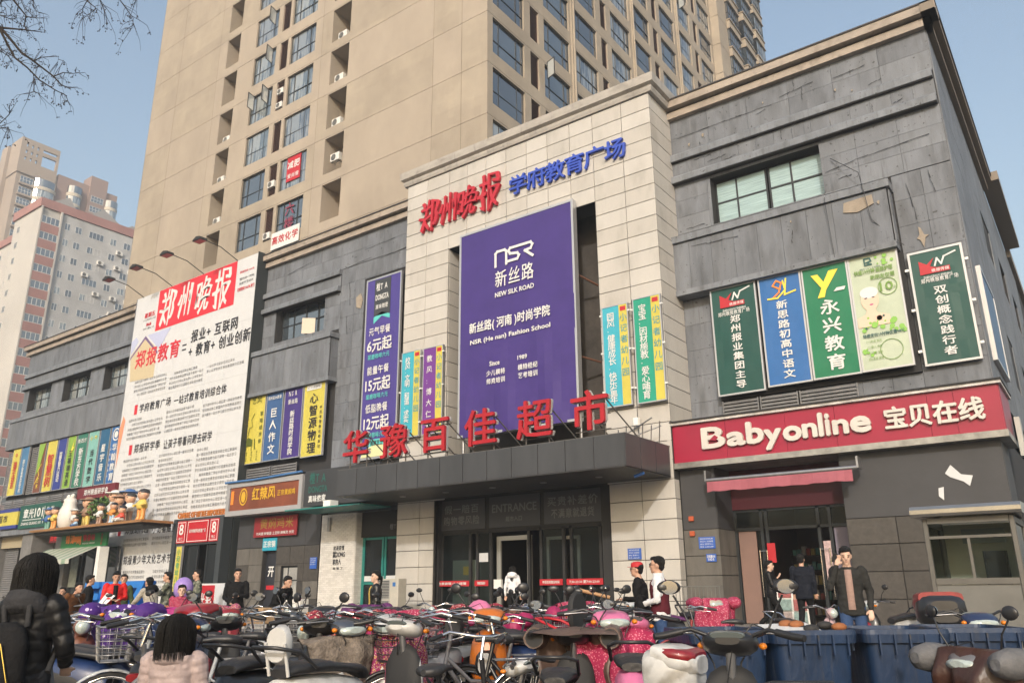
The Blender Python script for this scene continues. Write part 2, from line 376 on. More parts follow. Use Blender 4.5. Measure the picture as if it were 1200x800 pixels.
# ---------------------------------------------------------------- air conditioner prototype (front faces -Y)
def make_ac(w_=.82, h_=.56, d_=.3, name='air_conditioner'):
    t = thing(name, 'white air conditioner unit', 'air conditioner')
    m = MB(); m.bbox(-w_/2, w_/2, 0, d_, 0, h_, .015); m.build('casing', mat('ac_white', (.62, .61, .58), .5, 0, .12, 3), t)
    m = MB(); r = h_*.4
    for k in range(5): m.torus((-w_*.14, -.004, h_/2), r*(k+1)/5, .006, 'y', 20, 4)
    for a in range(8): m.tube([(-w_*.14, -.006, h_/2), (-w_*.14+r*cos(a*pi/4), -.006, h_/2+r*sin(a*pi/4))], .004, 4)
    g = m.build('fan_grille', mat('ac_grille', (.3, .3, .29), .6), t)
    m = MB(); rs = [[(-w_*.14+r*cos(2*pi*k/20), y, h_/2+r*sin(2*pi*k/20)) for k in range(20)] for y in (-.002, .001)]; m.rings(rs)
    m.build('fan', mat('ac_fan_dark', (.05, .05, .05), .6), g)
    m = MB()
    for x in (-w_*.35, w_*.35): m.box(x-.02, x+.02, -.05, d_+.1, -.05, -.001); m.tube([(x, -.02, -.03), (x, d_+.08, -.32)], .012, 4)
    m.build('bracket', STEEL, t)
    return t
AC0 = make_ac(); _acused = [False]
def ac(x, y, z, label, rz=0, group='air conditioners on the tan tower', s=1.0):
    t = AC0 if not _acused[0] else copy_tree(AC0); _acused[0] = True
    t.location = (x, y, z); t.rotation_euler = (0, 0, rz); t.scale = (s, s, s); t['label'] = label; t['group'] = group
    return t

# ================================================================ TAN TOWER
TW = thing('apartment_tower', 'tall tan apartment tower with dark windows rising behind the grey mall', 'tower', (-23.4, 30, 0), world=True)
ZJ = [26.2+3.37*k for k in range(-2, 12)]               # floor joints
PX = lambda x, y, z: None
def proj(x, y, z):
    v = Vector((x, y, z-1.25)); d = v.dot(fwd)
    return (600+935.4*v.dot(R_)/d, 400-935.4*v.dot(U_)/d) if d > .1 else (9e9, 9e9)
def seen(x, y, z, m=160):
    a, b = proj(x, y, z); return -m < a < 1200+m and -m < b < 800+m
FC = [(-49.42, -47.77, 'n'), (-45.68, -43.05, 'w'), (-42.55, -41.7, 'l'), (-41.4, -38.65, 'w'), (-36.85, -35.05, 'n')]
SC = [(30.5, 33.65, 'w'), (34.3, 35.25, 'l'), (35.85, 38.95, 'w'), (39.8, 42.75, 'w'), (43.45, 44.32, 'l'), (45.0, 48.1, 'w'), (49.0, 51.8, 'w'), (52.57, 53.5, 'l'), (54.1, 57.1, 'w'), (58.2, 60.9, 'w'), (61.8, 62.7, 'l'), (63.25, 66.25, 'w')]
F30, SX = front(30), side(-23.4)
mb = MB(); mb.box(-60.02, -23.42, 31.0, 70, 0, 19.4)
mb.box(-59.9, -24.4, 31.9, 66.8, 19.4, 73)
for u0, u1, kd in FC + []: pass
mb.build('core', mat('tower_inside', (.10, .085, .07), .9), TW)
segs = [(-60.0, -56.215), (-56.185, -50.5), (-50.48, -37.9), (-37.88, -27.51), (-27.49, -25.3), (-25.275, -23.4)]
def tone(k): return [TAN, mat('tan_render_pale', (.345, .295, .24), .75, 0, .12, .35, .15, 30, .3, (1, 1, .6), .1)][k]
for k, zj in enumerate(ZJ):
    z0, z1 = zj-3.37+.012, zj-.012; wb, wt = zj-2.52, zj-.02-.001
    for a, b in segs:
        if not (seen(a, 30, zj-1.7) or seen(b, 30, zj-1.7)): continue
        m = MB(); hs = []
        for u0, u1, kd in FC:
            if a <= u0 and u1 <= b: hs.append((u0, u1, zj-(2.72 if kd == 'n' else 2.5), zj-.12 if kd != 'n' else zj-.1, {'n': 1.5, 'w': .22, 'l': .35}[kd], 1))
        wall(m, F30, a, b, z0, z1, hs, .3)
        m.quad(F30(a, z0, 0), F30(b, z0, 0), F30(b, z0, .05), F30(a, z0, .05)); m.quad(F30(a, z1, 0), F30(b, z1, 0), F30(b, z1, .05), F30(a, z1, .05))
        m.quad(F30(a, z0, 0), F30(a, z1, 0), F30(a, z1, .05), F30(a, z0, .05))
        m.build('wall_panel', tone(0 if random.random() < .75 else 1), TW)
    ss = [(30.0, 39.15), (39.55, 48.45), (48.75, 57.55), (57.85, 66.8)]
    for a, b in ss:
        if not (seen(-23.4, a, zj) or seen(-23.4, b, zj-3) or seen(-23.4, b, zj)): continue
        m = MB(); hs = [(u0, u1, zj-2.5, zj-.12, .25, 1) for u0, u1, kd in SC if a <= u0 and u1 <= b]
        wall(m, SX, a, b, z0, z1, hs, .3); m.quad(SX(a, z0, 0), SX(b, z0, 0), SX(b, z0, .05), SX(a, z0, .05))
        m.build('wall_panel', TAN, TW)
    for u0, u1, kd in FC:
        if kd == 'n' or not seen(u0, 30, zj): continue
        if kd == 'l': louver(TW, F30, u0+.02, u1-.02, zj-2.48, zj-.14, .12)
        else: window(TW, F30, u0+.02, u1-.02, zj-2.48, zj-.14, (.24, .76), (.4,), .14, random.choice([G1, G1, G2, G2, G3]))
    for u0, u1, kd in SC:
        if not (seen(-23.4, u0, zj) or seen(-23.4, u1, zj-2)): continue
        if kd == 'l': louver(TW, SX, u0+.02, u1-.02, zj-2.48, zj-.14, .14, plane='x')
        else: window(TW, SX, u0+.02, u1-.02, zj-2.48, zj-.14, (.22, .78), (.4,), .14, random.choice([G1, G1, G2, G3, G4]), plane='x')
# joints backing and pilasters
mb = MB(); mb.quad((-60, 30.04, 19), (-50, 30.04, 19), (-50, 30.04, 73), (-60, 30.04, 73)); mb.quad((-47, 30.04, 19), (-46, 30.04, 19), (-46, 30.04, 73), (-47, 30.04, 73)); mb.quad((-38.4, 30.04, 19), (-37.2, 30.04, 19), (-37.2, 30.04, 73), (-38.4, 30.04, 73)); mb.quad((-34.8, 30.04, 19), (-23.44, 30.04, 19), (-23.44, 30.04, 73), (-34.8, 30.04, 73))
mb.box(-60.0, -59.98, 30, 67, 10, 73)
mb.build('joint_backing', mat('joint_rust', (.13, .095, .065), .9), TW)
for y0, y1 in ((39.16, 39.54), (48.46, 48.74), (57.56, 57.84)):
    mb = MB(); mb.box(-23.6, -23.28, y0, y1, 18, 73); mb.tube([(-23.24, (y0+y1)/2, 18), (-23.24, (y0+y1)/2, 73)], .07, 8)
    mb.build('pilaster', TAN, TW)
mb = MB(); mb.box(-60, -23.4, 30, 66.8, ZJ[-1]-.02, ZJ[-1]+.5); mb.build('roof_slab', TAN, TW)
# open casement sashes seen ajar on the front
def sash(x, z, ax=0, lab=None):
    m = MB(); F = side(x) if ax == 0 else front(x)
    for a, b, c, d in ((0, .7, 0, .05), (0, .7, 1.2, 1.25), (0, .05, .05, 1.2), (.65, .7, .05, 1.2)):
        m.prism([(a, c), (b, c), (b, d), (a, d)], F, -.02, .02)
    o = m.build('open_sash', DFRAME, TW, (0, 0, 0))
    m2 = MB(); m2.prism([(.05, .05), (.65, .05), (.65, 1.2), (.05, 1.2)], F, -.005, .005); m2.build('pane', mat('pale_sky_glass', (.42, .45, .46), .08, 0, 0, 1, 0, 1, .9), o, (0, 0, 0))
    return o
for x, k in ((-43.3, 5), (-43.3, 4), (-43.4, 3), (-45.0, 3)):
    o = sash(0, 0); o.location = Vector((x, 29.35, ZJ[k+2-2]+0-1.45+0))-TW.location; o.location.z = 26.2+3.37*(k)-1.45; o.rotation_euler = (0, 0, .25)
for y, z in ((39.9, 43.0-1.3), (49.2, 50.0-1.4), (58.4, 53.3-1.4), (36, 33-1.3), (35.95, 56.6-1.3)):
    o = sash(0, 0, 1); o.location = Vector((-23.3, y, z))-TW.location; o.rotation_euler = (0, 0, -.3)
# bay-windowed wing behind
WG = thing('tower_wing', 'tan rear wing of the apartment tower with stacked bay windows', 'tower', (-22.2, 66.8, 0), world=True)
mb = MB(); mb.box(-34, -22.9, 66.82, 80.3, 0, 84); mb.build('core', TAN, WG)
for k in range(9, 23):
    z = 26.2+3.37*(k-2)-3.37*1
    if z < 38: continue
    m = MB(); m.box(-23.4, -22.6, 66.78, 69.3, z+.03, z+3.34); m.build('wall_panel', TAN, WG)
    for i, (a, b, d) in enumerate(((69.3, 72.4, .6), (73.2, 76.2, .85), (76.9, 79.8, .95))):
        m = MB(); m.box(-22.9, -22.9+d, a, b, z, z+.9); m.box(-22.9, -22.8+d, a-.08, b+.08, z+.9, z+1.02, 1); m.box(-22.9, -22.8+d, a-.08, b+.08, z-.12, z-.001, 1)
        m.build('bay', [TAN, mat('bay_trim', (.3, .24, .18), .7)], WG)
        window(WG, side(-22.95+d), a, b, z+1.02, z+3.24, (.2, .4, .6, .8), (.4,), 0, random.choice([G1, G4, G2]), plane='x')
        window(WG, front(a+.02), -22.9, -22.95+d, z+1.02, z+3.24, (), (.4,), 0, random.choice([G1, G4]), plane='y')

# niche air conditioners, each told apart by its floor
fl = ['lowest visible', 'second lowest', 'third lowest', 'fourth lowest', 'fifth', 'sixth', 'seventh']
for k, (x, dz, wd) in {3: (-36.1, .1, 'third'), 4: (-36.0, .1, 'fourth'), 2: (-36.1, .1, 'second'), 1: (-36.0, .85, 'first')}.items():
    ac(x, 30.15, 26.2+3.37*k-2.72+dz, 'white air conditioner in the right recess of the tan tower, %s from below' % wd)
ac(-48.75, 30.2, 26.2+3.37*2-2.7, 'white air conditioner in the left recess of the tan tower, second from below')
ac(-48.7, 30.2, 26.2+3.37*1-2.7, 'white air conditioner beside a satellite pot in the left recess, lowest of all')
ac(-48.6, 30.2, 26.2+3.37*3-2.7, 'white air conditioner in the left recess of the tan tower, topmost one')
for k, q in ((3, 'upper'), (3, 'lower')):
    ac(-42.12, 29.95, 26.2+3.37*k-(1.2 if q == 'upper' else 2.35), '%s small air conditioner stacked in the narrow slot between tower windows' % q, s=.8)
ac(-42.15, 29.9, 26.2-1.9+3.37, 'small air conditioner in the slot above the red chemistry banner', s=.85)
ac(-42.15, 29.9, 26.2-2.4, 'small air conditioner in the slot beside the red chemistry banner', s=.85)
# banners stuck on the tower windows
RED = mat('sign_red', (.42, .015, .025), .5); WHT = mat('sign_white', (.64, .64, .63), .5); WHITEP = mat('vinyl_white', (.55, .56, .575), .45, 0, .05, 1.5)
t = thing('window_banner', 'white banner with red characters under the sixth floor tower window', 'banner', (-40, 29.8, 23.2), world=True)
mb = MB(); mb.box(-41.45, -38.65, 29.86, 29.9, 22.75, 23.95); mb.build('sheet', WHT, t)
mb = MB(); row_mb(mb, '高效化学', front(29.855), -41.4, -38.7, 23.35, .66, .02); mb.build('lettering', RED, t)
t = thing('window_sticker', 'purple red characters stuck on the tower window above the white banner', 'sticker', (-40, 30, 24.5), world=True)
mb = MB(); col_mb(mb, '六楼', front(30.1), -40.1, 23.95, 26.0, 1.0, .02); mb.build('lettering', mat('plum_film', (.2, .03, .06), .5), t)
t = thing('window_poster', 'red poster with white characters in the tower window for slimming', 'poster', (-40, 30, 28), world=True)
mb = MB(); mb.box(-40.7, -39.3, 30.07, 30.09, 27.6, 29.45); mb.build('sheet', RED, t)
mb = MB(); row_mb(mb, '减肥', front(30.068), -40.65, -39.35, 28.8, .62, .02); row_mb(mb, '爱尚瘦', front(30.068), -40.6, -39.4, 27.98, .38, .01); mb.build('lettering', WHT, t)

# ================================================================ FAR RESIDENTIAL TOWERS (left)
PK = thing('pink_apartment_block', 'pale brick apartment block with pink bands and many small windows', 'building', (-136.4, 52, 0), world=True)
PWH = mat('pale_brick_far', (.44, .44, .44), .8, 0, .22, .12, .2, 3, .3, (1, 1, 1), .35); PPK = mat('pink_band', (.32, .17, .155), .8, 0, .15, .3)
PWW = mat('pale_brick_end', (.46, .44, .41), .8, 0, .1, .1, .2, 3)
mb = MB(); mb.box(-146.2, -136.4, 52, 78, 0, 64.0); mb.box(-190, -146.25, 53.5, 75, 0, 61.5); mb.build('wall', [PWW], PK)
mb = MB(); mb.box(-136.39, -136.3, 55.2, 77.9, 0, 63.9); mb.build('side_wall', PWH, PK)
mb = MB(); mb.box(-146.6, -136.1, 51.7, 78.3, 64.01, 65.6); mb.box(-190, -146.65, 53.2, 75, 61.51, 62.9); mb.build('roof_band', PPK, PK)
fm = mat('white_window_frame', (.55, .55, .54), .6)
for k in range(22):
    z = 61.3-2.93*k
    m = MB(); m.box(-136.28, -135.9, 52.15, 55.1, z-1.75, z-.22); m.build('pink_spandrel', PPK, PK)
    if seen(-136, 54, z, 60): window(PK, side(-135.95), 52.2, 55.1, z-.2, z+1.15, (.25, .5, .75), (), 0, G1, fm, .09, plane='x')
    for y, wd in ((56.1, .95), (57.9, 1.15), (60.3, 2.6), (64.1, 1.2), (66.6, 1.3), (69, 1.3), (72.5, 2.4)):
        if seen(-136, y, z, 40): window(PK, side(-136.28), y, y+wd, z-.1, z+1.2, (.5,) if wd < 2 else (.25, .5, .75), (), .0, random.choice([G1, G4, G3]), fm, .08, plane='x')
    if seen(-141, 52, z, 40): window(PK, front(51.95), -144.6, -143.6, z-.1, z+1.1, (.5,), (), 0, G4, fm, .08)
    for x in (-149, -153.5): 
        if seen(x, 53.4, z-2, 40): window(PK, front(53.45), x-1.4, x, z-2.5, z-1.2, (.5,), (), 0, G4, fm, .08)
mb = MB(); mb.box(-136.28, -135.85, 55.12, 55.4, 0, 64); mb.box(-136.28, -135.85, 51.9, 52.13, 0, 64); mb.build('edge_strip', PWW, PK)
# sloping roof structures
mb = MB(); f = side(-137); mb.prism([(53.5, 65.6), (56.5, 67.6), (58, 65.6)], f, 0, 7); mb.prism([(60, 65.6), (62.5, 67.8), (66.4, 65.6)], f, 0, 8); mb.prism([(66.8, 65.6), (68, 66.6), (73, 65.6)], f, 0, 8); mb.build('roof', mat('roof_slope_grey', (.3, .3, .3), .8), PK)
ORDN = 'first second third fourth fifth sixth seventh eighth ninth tenth eleventh twelfth thirteenth fourteenth'.split()
for k in range(14):
    z = 60.2-2.93*k
    for y in (62.9 if k % 2 else 60.6, 66.0, 68.6):
        if (k*7+int(y)) % 4 == 0 or not seen(-136, y, z, 10): continue
        t = ac(-135.95, y, z-.5, 'air conditioner on the pink banded block, %s row from its roof, %s' % (ORDN[k], {60: 'in the left column', 62: 'in the left column', 66: 'in the middle column', 68: 'in the right column'}[int(y)]), pi/2, 'air conditioners on the pink banded block', 1.35)
FT = thing('far_apartment_tower', 'distant tan apartment tower with rounded glazed bays and a pierced top wall', 'tower', (-208, 72, 0), world=True)
TF = mat('far_tan', (.30, .25, .21), .85, 0, .08, .1); TF2 = mat('far_brown', (.25, .18, .16), .85)
mb = MB()
wall(mb, side(-207.8), 72, 81.4, 104, 113.9, [(73.2+1.3*i, 73.7+1.3*i, 111.6-1.9*j, 112.5-1.9*j, .6) for i in range(3) for j in range(3)]+[(77.3, 80.8, 111.6, 112.4, .6), (77.3, 80.8, 107.6, 110.6, .6)], .6)
wall(mb, side(-208.4), 72, 81.4, 104, 113.9, [(73.2+1.3*i, 73.7+1.3*i, 111.6-1.9*j, 112.5-1.9*j, .0) for i in range(3) for j in range(3)]+[(77.3, 80.8, 111.6, 112.4, 0), (77.3, 80.8, 107.6, 110.6, 0)], 0)
mb.box(-214, -207.9, 71.95, 72.3, 104, 113.9)
mb.box(-216, -208.2, 72.2, 82, 0, 106); mb.box(-217.5, -214.1, 71.2, 75, 0, 113); mb.box(-232, -217.6, 74, 84, 0, 107.5); mb.build('wall', TF, FT)
mb = MB(); mb.box(-216, -208.1, 82.01, 98, 0, 107.5); mb.box(-212, -207.6, 90.2, 94.8, 0, 110.5); mb.build('rear_wall', TF2, FT)
for k in range(14):
    z = 102.4-3.0*k
    window(FT, side(-208.1), 73.2, 76.3, z-.9, z+1, (.25, .5, .75), (.5,), 0, G1, fm, .08, plane='x')
    m = MB(); m.box(-208.1, -207.6, 73, 76.5, z-1.5, z-.95); m.build('balcony_slab', TF, FT)
    for (cy, r, zt) in ((79.2, 2.9, 0), (86.6, 2.0, 1.5), (96.5, 1.9, 1.2)):
        m = MB(); rs = []
        for zz, q in ((z-1.6+zt, 1), (z-.7+zt, 1)): rs.append([(-208.2+1.8*q*sin(a), cy-r*q*cos(a), zz) for a in [pi*i/10 for i in range(11)]])
        m.rings(rs, 0, False, False, False); b = m.build('curved_balcony', mat('far_cream', (.42, .38, .32), .8), FT)
        m = MB(); m.rings([[(-208.2+1.7*sin(a), cy-(r-.1)*cos(a), zz) for a in [pi*i/8 for i in range(9)]] for zz in (z-.7+zt, z+1.38+zt)], 0, False, False, False); m.build('curved_glazing', G3 if k % 2 else G1, b)
    window(FT, side(-207.55), 90.8, 94.2, z-.6+1.2, z+1.2+1.2, (.25, .5, .75), (.5,), 0, G1, fm, .08, plane='x')
    for x in (-219.5, -224):
        m = MB(); m.box(x-3.4, x, 73.3, 74, z+.6, z+1.4); m.build('balcony_slab', TF, FT)
        window(FT, front(73.6), x-3.3, x-.1, z+1.42, z+3.5, (.25, .5, .75), (.5,), 0, G1, fm, .08)

# ================================================================ GREY MALL WINGS
def panels(parent, f, u0, u1, v0, v1, pw, ph, holes=(), th=.03, gap=.009, mats=(GREY,), jit=.006, name='cladding_panel', skip=0.0, d0=0):
    nu = max(1, round((u1-u0)/pw)); nv = max(1, round((v1-v0)/ph)); us = pw*0+(u1-u0)/nu; vs_ = (v1-v0)/nv
    for j in range(nv):
        for i in range(nu):
            a, b = u0+i*us+gap/2, u0+(i+1)*us-gap/2; c, d = v0+j*vs_+gap/2, v0+(j+1)*vs_-gap/2
            pcs = [(a, b, c, d)]
            for h in holes:
                nx = []
                for (a, b, c, d) in pcs:
                    if b <= h[0] or a >= h[1] or d <= h[2] or c >= h[3]: nx.append((a, b, c, d)); continue
                    if c < h[2]: nx.append((a, b, c, h[2]))
                    if d > h[3]: nx.append((a, b, h[3], d))
                    c2, d2 = max(c, h[2]), min(d, h[3])
                    if a < h[0]: nx.append((a, h[0], c2, d2))
                    if b > h[1]: nx.append((h[1], b, c2, d2))
                pcs = nx
            for (a, b, c, d) in pcs:
                if b-a < .03 or d-c < .03: continue
                t = [random.uniform(0, jit) for _ in range(4)]
                m = MB(); F = [f(a, c, d0-th-t[0]), f(b, c, d0-th-t[1]), f(b, d, d0-th-t[2]), f(a, d, d0-th-t[3])]; B = [f(a, c, d0+.01), f(b, c, d0+.01), f(b, d, d0+.01), f(a, d, d0+.01)]
                m.add(F+B, [(0, 1, 2, 3), (0, 4, 5, 1), (1, 5, 6, 2), (2, 6, 7, 3), (3, 7, 4, 0)]); m.build(name, random.choice(mats), parent)
GREY2 = mat('grey_cladding_b', (.142, .154, .176), .62, 0, .32, 1.3, .5, 5, .4, (1, 1, .3), .6, detail=10)
GREY3 = mat('grey_cladding_c', (.155, .167, .188), .6, 0, .3, .9, .45, 7, .4, (1, 1, .28), .45, detail=10)
streaks(GREY2); streaks(GREY3)
GM = (GREY, GREY, GREY2, GREY3)
f24 = front(24.0)
def cornice(parent, x0, x1, y=24.0, z=17.45):
    m = MB()
    xe = x1-(.2 if x1 > -3 else 0); m.box(x0, xe, y-.22, y+.3, z, z+.26); m.box(x0, xe-.1, y-.12, y+.3, z+.26, z+.34, 1); m.box(x0, x1, y-.42, y+.3, z+.34, z+.62); m.box(x0, x1, y-.46, y+.35, z+.62, z+.67, 2)
    m.build('cornice', [BEIGEC, BLACKM, ROOFE], parent)
def ledge(parent, x0, x1, z0, z1, pr=.22, name='ledge', y=24.0):
    m = MB(); f = lambda u, v, w: (w, y-pr+u, v)
    m.prism([(0, z0), (pr, z0), (pr, z1), (.03, z1), (0, z1-.06)], f, x0, x1); m.box(x0, x1, y-pr+.03, y, z0-.03, z0-.001, 1); m.build(name, [GREYT, BLACKM], parent)
def scuff(parent, pts, label=None, Y=23.95):
    m = MB(); m.prism(pts, front(Y), -.02, 0); m.build('peeled_patch', mat('bare_render', (.29, .245, .195), .9, 0, .2, 4), parent)
def crack(parent, pts, w_=.009, Y=23.94, name='crack'):
    m = MB()
    for (a, b), (c, d) in zip(pts, pts[1:]): 
        for k in range(3):
            t0, t1 = k/3, (k+1)/3; q = random.uniform(.5, 1.3)*w_
            p0 = (a+(c-a)*t0+random.uniform(-.03, .03), b+(d-b)*t0+random.uniform(-.04, .04)); p1 = (a+(c-a)*t1, b+(d-b)*t1)
            dx, dz = p1[0]-p0[0], p1[1]-p0[1]; l = sqrt(dx*dx+dz*dz)+1e-6; nx, nz = -dz/l*q, dx/l*q
            m.prism([(p0[0]-nx*.3, p0[1]-nz*.3), (p1[0]-nx, p1[1]-nz), (p1[0]+nx, p1[1]+nz), (p0[0]+nx*.3, p0[1]+nz*.3)], front(Y), -.012, .0)
    m.build(name, DARKGAP, parent)

def grey_wing(name, label, x0, x1, base, end, wins, spx, floor_z, side_x=None):
    T = thing(name, label, 'building', (base, 24, 0), world=True)
    m = MB(); wall(m, f24, x0, x1, floor_z, 17.46, [(a, b, c, d, .55, 1) for a, b, c, d in wins], .55)
    m.box(x0, x1, 24.6, 38, 5, 17.4); m.build('wall', DARKGAP, T)
    cornice(T, x0-(.4 if not side_x else 0), x1+(.4 if side_x else 0))
    return T
# --- right wing
RW = grey_wing('grey_mall_wing', 'weathered grey mall wing with four tall banners and the red shop sign', -10.3, -1.8, -1.8, 0, [(-8.97, -5.3, 13.02, 14.72)], None, 6.0, side_x=True)
panels(RW, f24, -10.28, -1.8, 16.0, 17.45, 1.4, .72, mats=GM)
ledge(RW, -10.3, -1.83, 15.72, 16.0); panels(RW, f24, -10.28, -1.82, 15.14, 15.7, .62, .56, mats=GM, d0=-.05)
ledge(RW, -10.3, -1.83, 14.86, 15.12, .26); panels(RW, f24, -10.28, -1.8, 12.96, 14.84, 1.25, .63, [(-8.97, -5.3, 13.0, 14.74)], mats=GM)
# sill and projecting spandrel
m = MB(); m.box(-10.5, -3.4, 23.38, 24, 12.42, 12.66); m.build('sill', GREYT, RW)
m = MB(); m.box(-10.5, -3.5, 23.52, 24, 10.7, 12.42); m.build('spandrel', DARKGAP, RW)
panels(RW, front(23.5), -10.5, -3.5, 10.72, 12.4, .78, 1.7, mats=GM)
m = MB(); m.box(-10.5, -3.45, 23.4, 24, 10.52, 10.7); m.build('ledge', GREYT, RW)
panels(RW, side(-3.47), 23.55, 23.98, 10.72, 12.4, .5, .85, mats=GM, th=.02)
panels(RW, f24, -3.4, -1.8, 6.3, 12.94, .8, .83, mats=GM); panels(RW, f24, -10.28, -9.2, 6.1, 10.5, 1.1, .9, mats=GM)
panels(RW, f24, -6.6, -3.4, 6.1, 6.9, .9, .8, mats=GM)
m = MB(); m.box(-9.2, -3.4, 23.85, 23.97, 6.9, 10.5); m.build('recess_back', DARKGAP, RW)
for a in (-9.15, -7.95): louver(RW, front(23.8), a, a+1.15, 6.2, 6.85, 0, LOUVG, .1)
louver(RW, front(23.8), -6.75, -5.1, 6.2, 6.85, 0, LOUVG, .1)
for a, gl in ((-8.95, G4), (-7.1, G3)):
    window(RW, f24, a, a+1.8, 13.04, 14.7, (.42,), (.52,), .38, mat('blind_glass', (.30, .42, .43), .15, 0, .3, 3, .3, 9, .8, (.3, .3, 8)), None, .06)
# side wall of right wing
sx = side(-1.8); m = MB(); wall(m, sx, 24, 62, .25, 17.46, [(32+5.5*k, 34.6+5.5*k, 12.9, 14.6, .4, 1) for k in range(4)]+[(33+5.5*k, 35+5.5*k, 8, 10, .4, 1) for k in range(4)], .4); m.box(-10, -1.9, 38.01, 62, .2, 17.4); m.build('side_wall', DARKGAP, RW)
hl = [(32+5.5*k, 34.6+5.5*k, 12.9, 14.6) for k in range(4)]+[(33+5.5*k, 35+5.5*k, 8, 10) for k in range(4)]
panels(RW, sx, 24.02, 50, 6.2, 17.44, 2.2, 1.25, hl, mats=GM)
m = MB(); m.box(-1.8, -1.42, 23.54, 37, 17.79, 18.06); m.box(-1.8, -1.6, 23.78, 37, 17.45, 17.71); m.box(-1.8, -1.38, 23.54, 37, 18.07, 18.12, 1)
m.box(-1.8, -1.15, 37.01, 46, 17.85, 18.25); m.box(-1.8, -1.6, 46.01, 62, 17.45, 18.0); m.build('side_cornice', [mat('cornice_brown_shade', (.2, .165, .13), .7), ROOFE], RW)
scuff(RW, [(-4.9, 15.6), (-4.55, 15.62), (-4.5, 15.45), (-4.42, 15.42), (-4.6, 15.3), (-4.72, 15.15), (-4.78, 15.16), (-4.82, 15.3), (-4.95, 15.4)])
scuff(RW, [(-4.7, 12.25), (-3.9, 12.3), (-3.88, 12.0), (-4.35, 11.85), (-4.75, 11.95)], Y=23.45)
scuff(RW, [(-2.9, 11.15), (-2.84, 11.1), (-2.78, 10.88), (-2.66, 10.84), (-2.76, 10.78), (-2.83, 10.5), (-2.9, 10.74), (-2.98, 10.8), (-2.9, 10.9)])
for p in (((-10, 16.65), (-8.2, 16.72), (-6.6, 16.7)), ((-6.3, 16.9), (-5.2, 17.0)), ((-4.6, 16.85), (-3.6, 16.95)), ((-5.2, 13.7), (-3.9, 13.85), (-2.2, 13.95)), ((-9.6, 12.2), (-8, 12.1)), ((-7.4, 15.65), (-7.35, 15.2)), ((-5.9, 15.6), (-5.85, 15.2)), ((-3.0, 12.6), (-2.9, 11.4)), ((-2.4, 12.8), (-2.3, 12.1))):
    crack(RW, p, Y=23.94 if p[0][1] != 12.2 else 23.45)
rp = random.Random(11)
for k in range(20):
    x, z = rp.uniform(-10.1, -1.9), rp.choice([rp.uniform(16.1, 17.4), rp.uniform(15.2, 15.7), rp.uniform(13.0, 14.7), rp.uniform(10.9, 12.3)])
    if -9.1 < x < -5.2 and 12.9 < z < 14.8: continue
    Yk = 23.945 if z > 12.6 else (23.445 if x < -3.5 else 23.945)
    if 15.1 < z < 15.72: Yk = 23.90
    if rp.random() < .5: crack(RW, ((x, z), (x+rp.uniform(-.04, .04), z-rp.uniform(.15, .5))), .01, Yk)
    else: crack(RW, ((x, z), (x+rp.uniform(.2, .7), z+rp.uniform(0, .12))), .008, Yk)
for k in range(8):
    x, z = rp.uniform(-9.8, -2.2), rp.choice([16.3, 15.4, 13.6, 12.0, 17.1])+rp.uniform(-.2, .2)
    if -9.1 < x < -5.2 and 12.9 < z < 14.8: continue
    Yk = 23.945 if z > 12.6 else 23.445
    if 15.1 < z < 15.72: Yk = 23.9
    q = rp.uniform(.03, .07); scuff(RW, [(x, z), (x+q, z+q*.6), (x+q*1.4, z), (x+q*.9, z-q*1.8), (x+q*.2, z-q*1.2)], Y=Yk)
# hanging cable
m = MB(); m.tube([(-5.0, 23.9, 14.1), (-4.2, 23.6, 13.2), (-4.1, 23.3, 12.6), (-4.0, 23.4, 11.5), (-3.3, 23.7, 10.6)], .012, 4); m.tube([(-5.25, 23.8, 13.0), (-5.2, 23.3, 12.5), (-5.15, 23.4, 10.6)], .01, 4); tag(m.build('hanging_cable', BLACK), 'thin black cable sagging over the grey wall beside the window', 'cable')

# --- left wing (in two visible stretches, joined behind the newspaper billboard)
LW = grey_wing('grey_mall_wing', 'long weathered grey mall wing left of the cream pavilion, behind the newspaper billboard', -60.0, -21.7, -40, 0,
               [(-32.3, -28.6, 13.2, 15.0), (-59.3, -56.0, 13.3, 14.9), (-54.3, -50.8, 13.3, 14.9), (-49.1, -45.6, 13.3, 14.9)], None, 4.3)
panels(LW, f24, -33.3, -21.9, 16.0, 17.45, 1.35, .72, mats=GM); panels(LW, f24, -60, -45.2, 16.0, 17.45, 1.2, 1.45, mats=GM)
for a, b, pw in ((-33.3, -27.5, .62), (-60, -45.2, .62)):
    ledge(LW, a, b, 15.72, 15.98); panels(LW, f24, a, b, 15.14, 15.7, pw, .56, mats=GM, d0=-.05); ledge(LW, a, b, 14.88, 15.12, .26)
panels(LW, f24, -33.3, -27.5, 13.0, 14.86, .9, .62, [(-32.3, -28.6, 13.18, 15.02)], mats=GM)
panels(LW, f24, -60, -45.2, 13.0, 14.86, .95, 1.86, [(-59.3, -56, 13.28, 14.92), (-54.3, -50.8, 13.28, 14.92), (-49.1, -45.6, 13.28, 14.92)], mats=GM)
panels(LW, f24, -27.5, -21.9, 4.4, 15.98, .95, .83, [(-25.9, -22.9, 6.3, 15.1)], mats=GM)
for a, b, sp in ((-33.3, -27.5, 0), (-60.2, -45.2, .2)):
    m = MB(); m.box(a-.0, b+.1, 23.38, 24, 12.5, 12.74); m.build('sill', GREYT, LW)
    m = MB(); m.box(a, b, 23.52, 24, 10.6, 12.5); m.build('spandrel', DARKGAP, LW); panels(LW, front(23.5), a, b, 10.62, 12.48, .62, 1.86, mats=GM)
m = MB(); m.box(-33.3, -27.4, 23.4, 24, 10.42, 10.6); m.build('ledge', GREYT, LW)
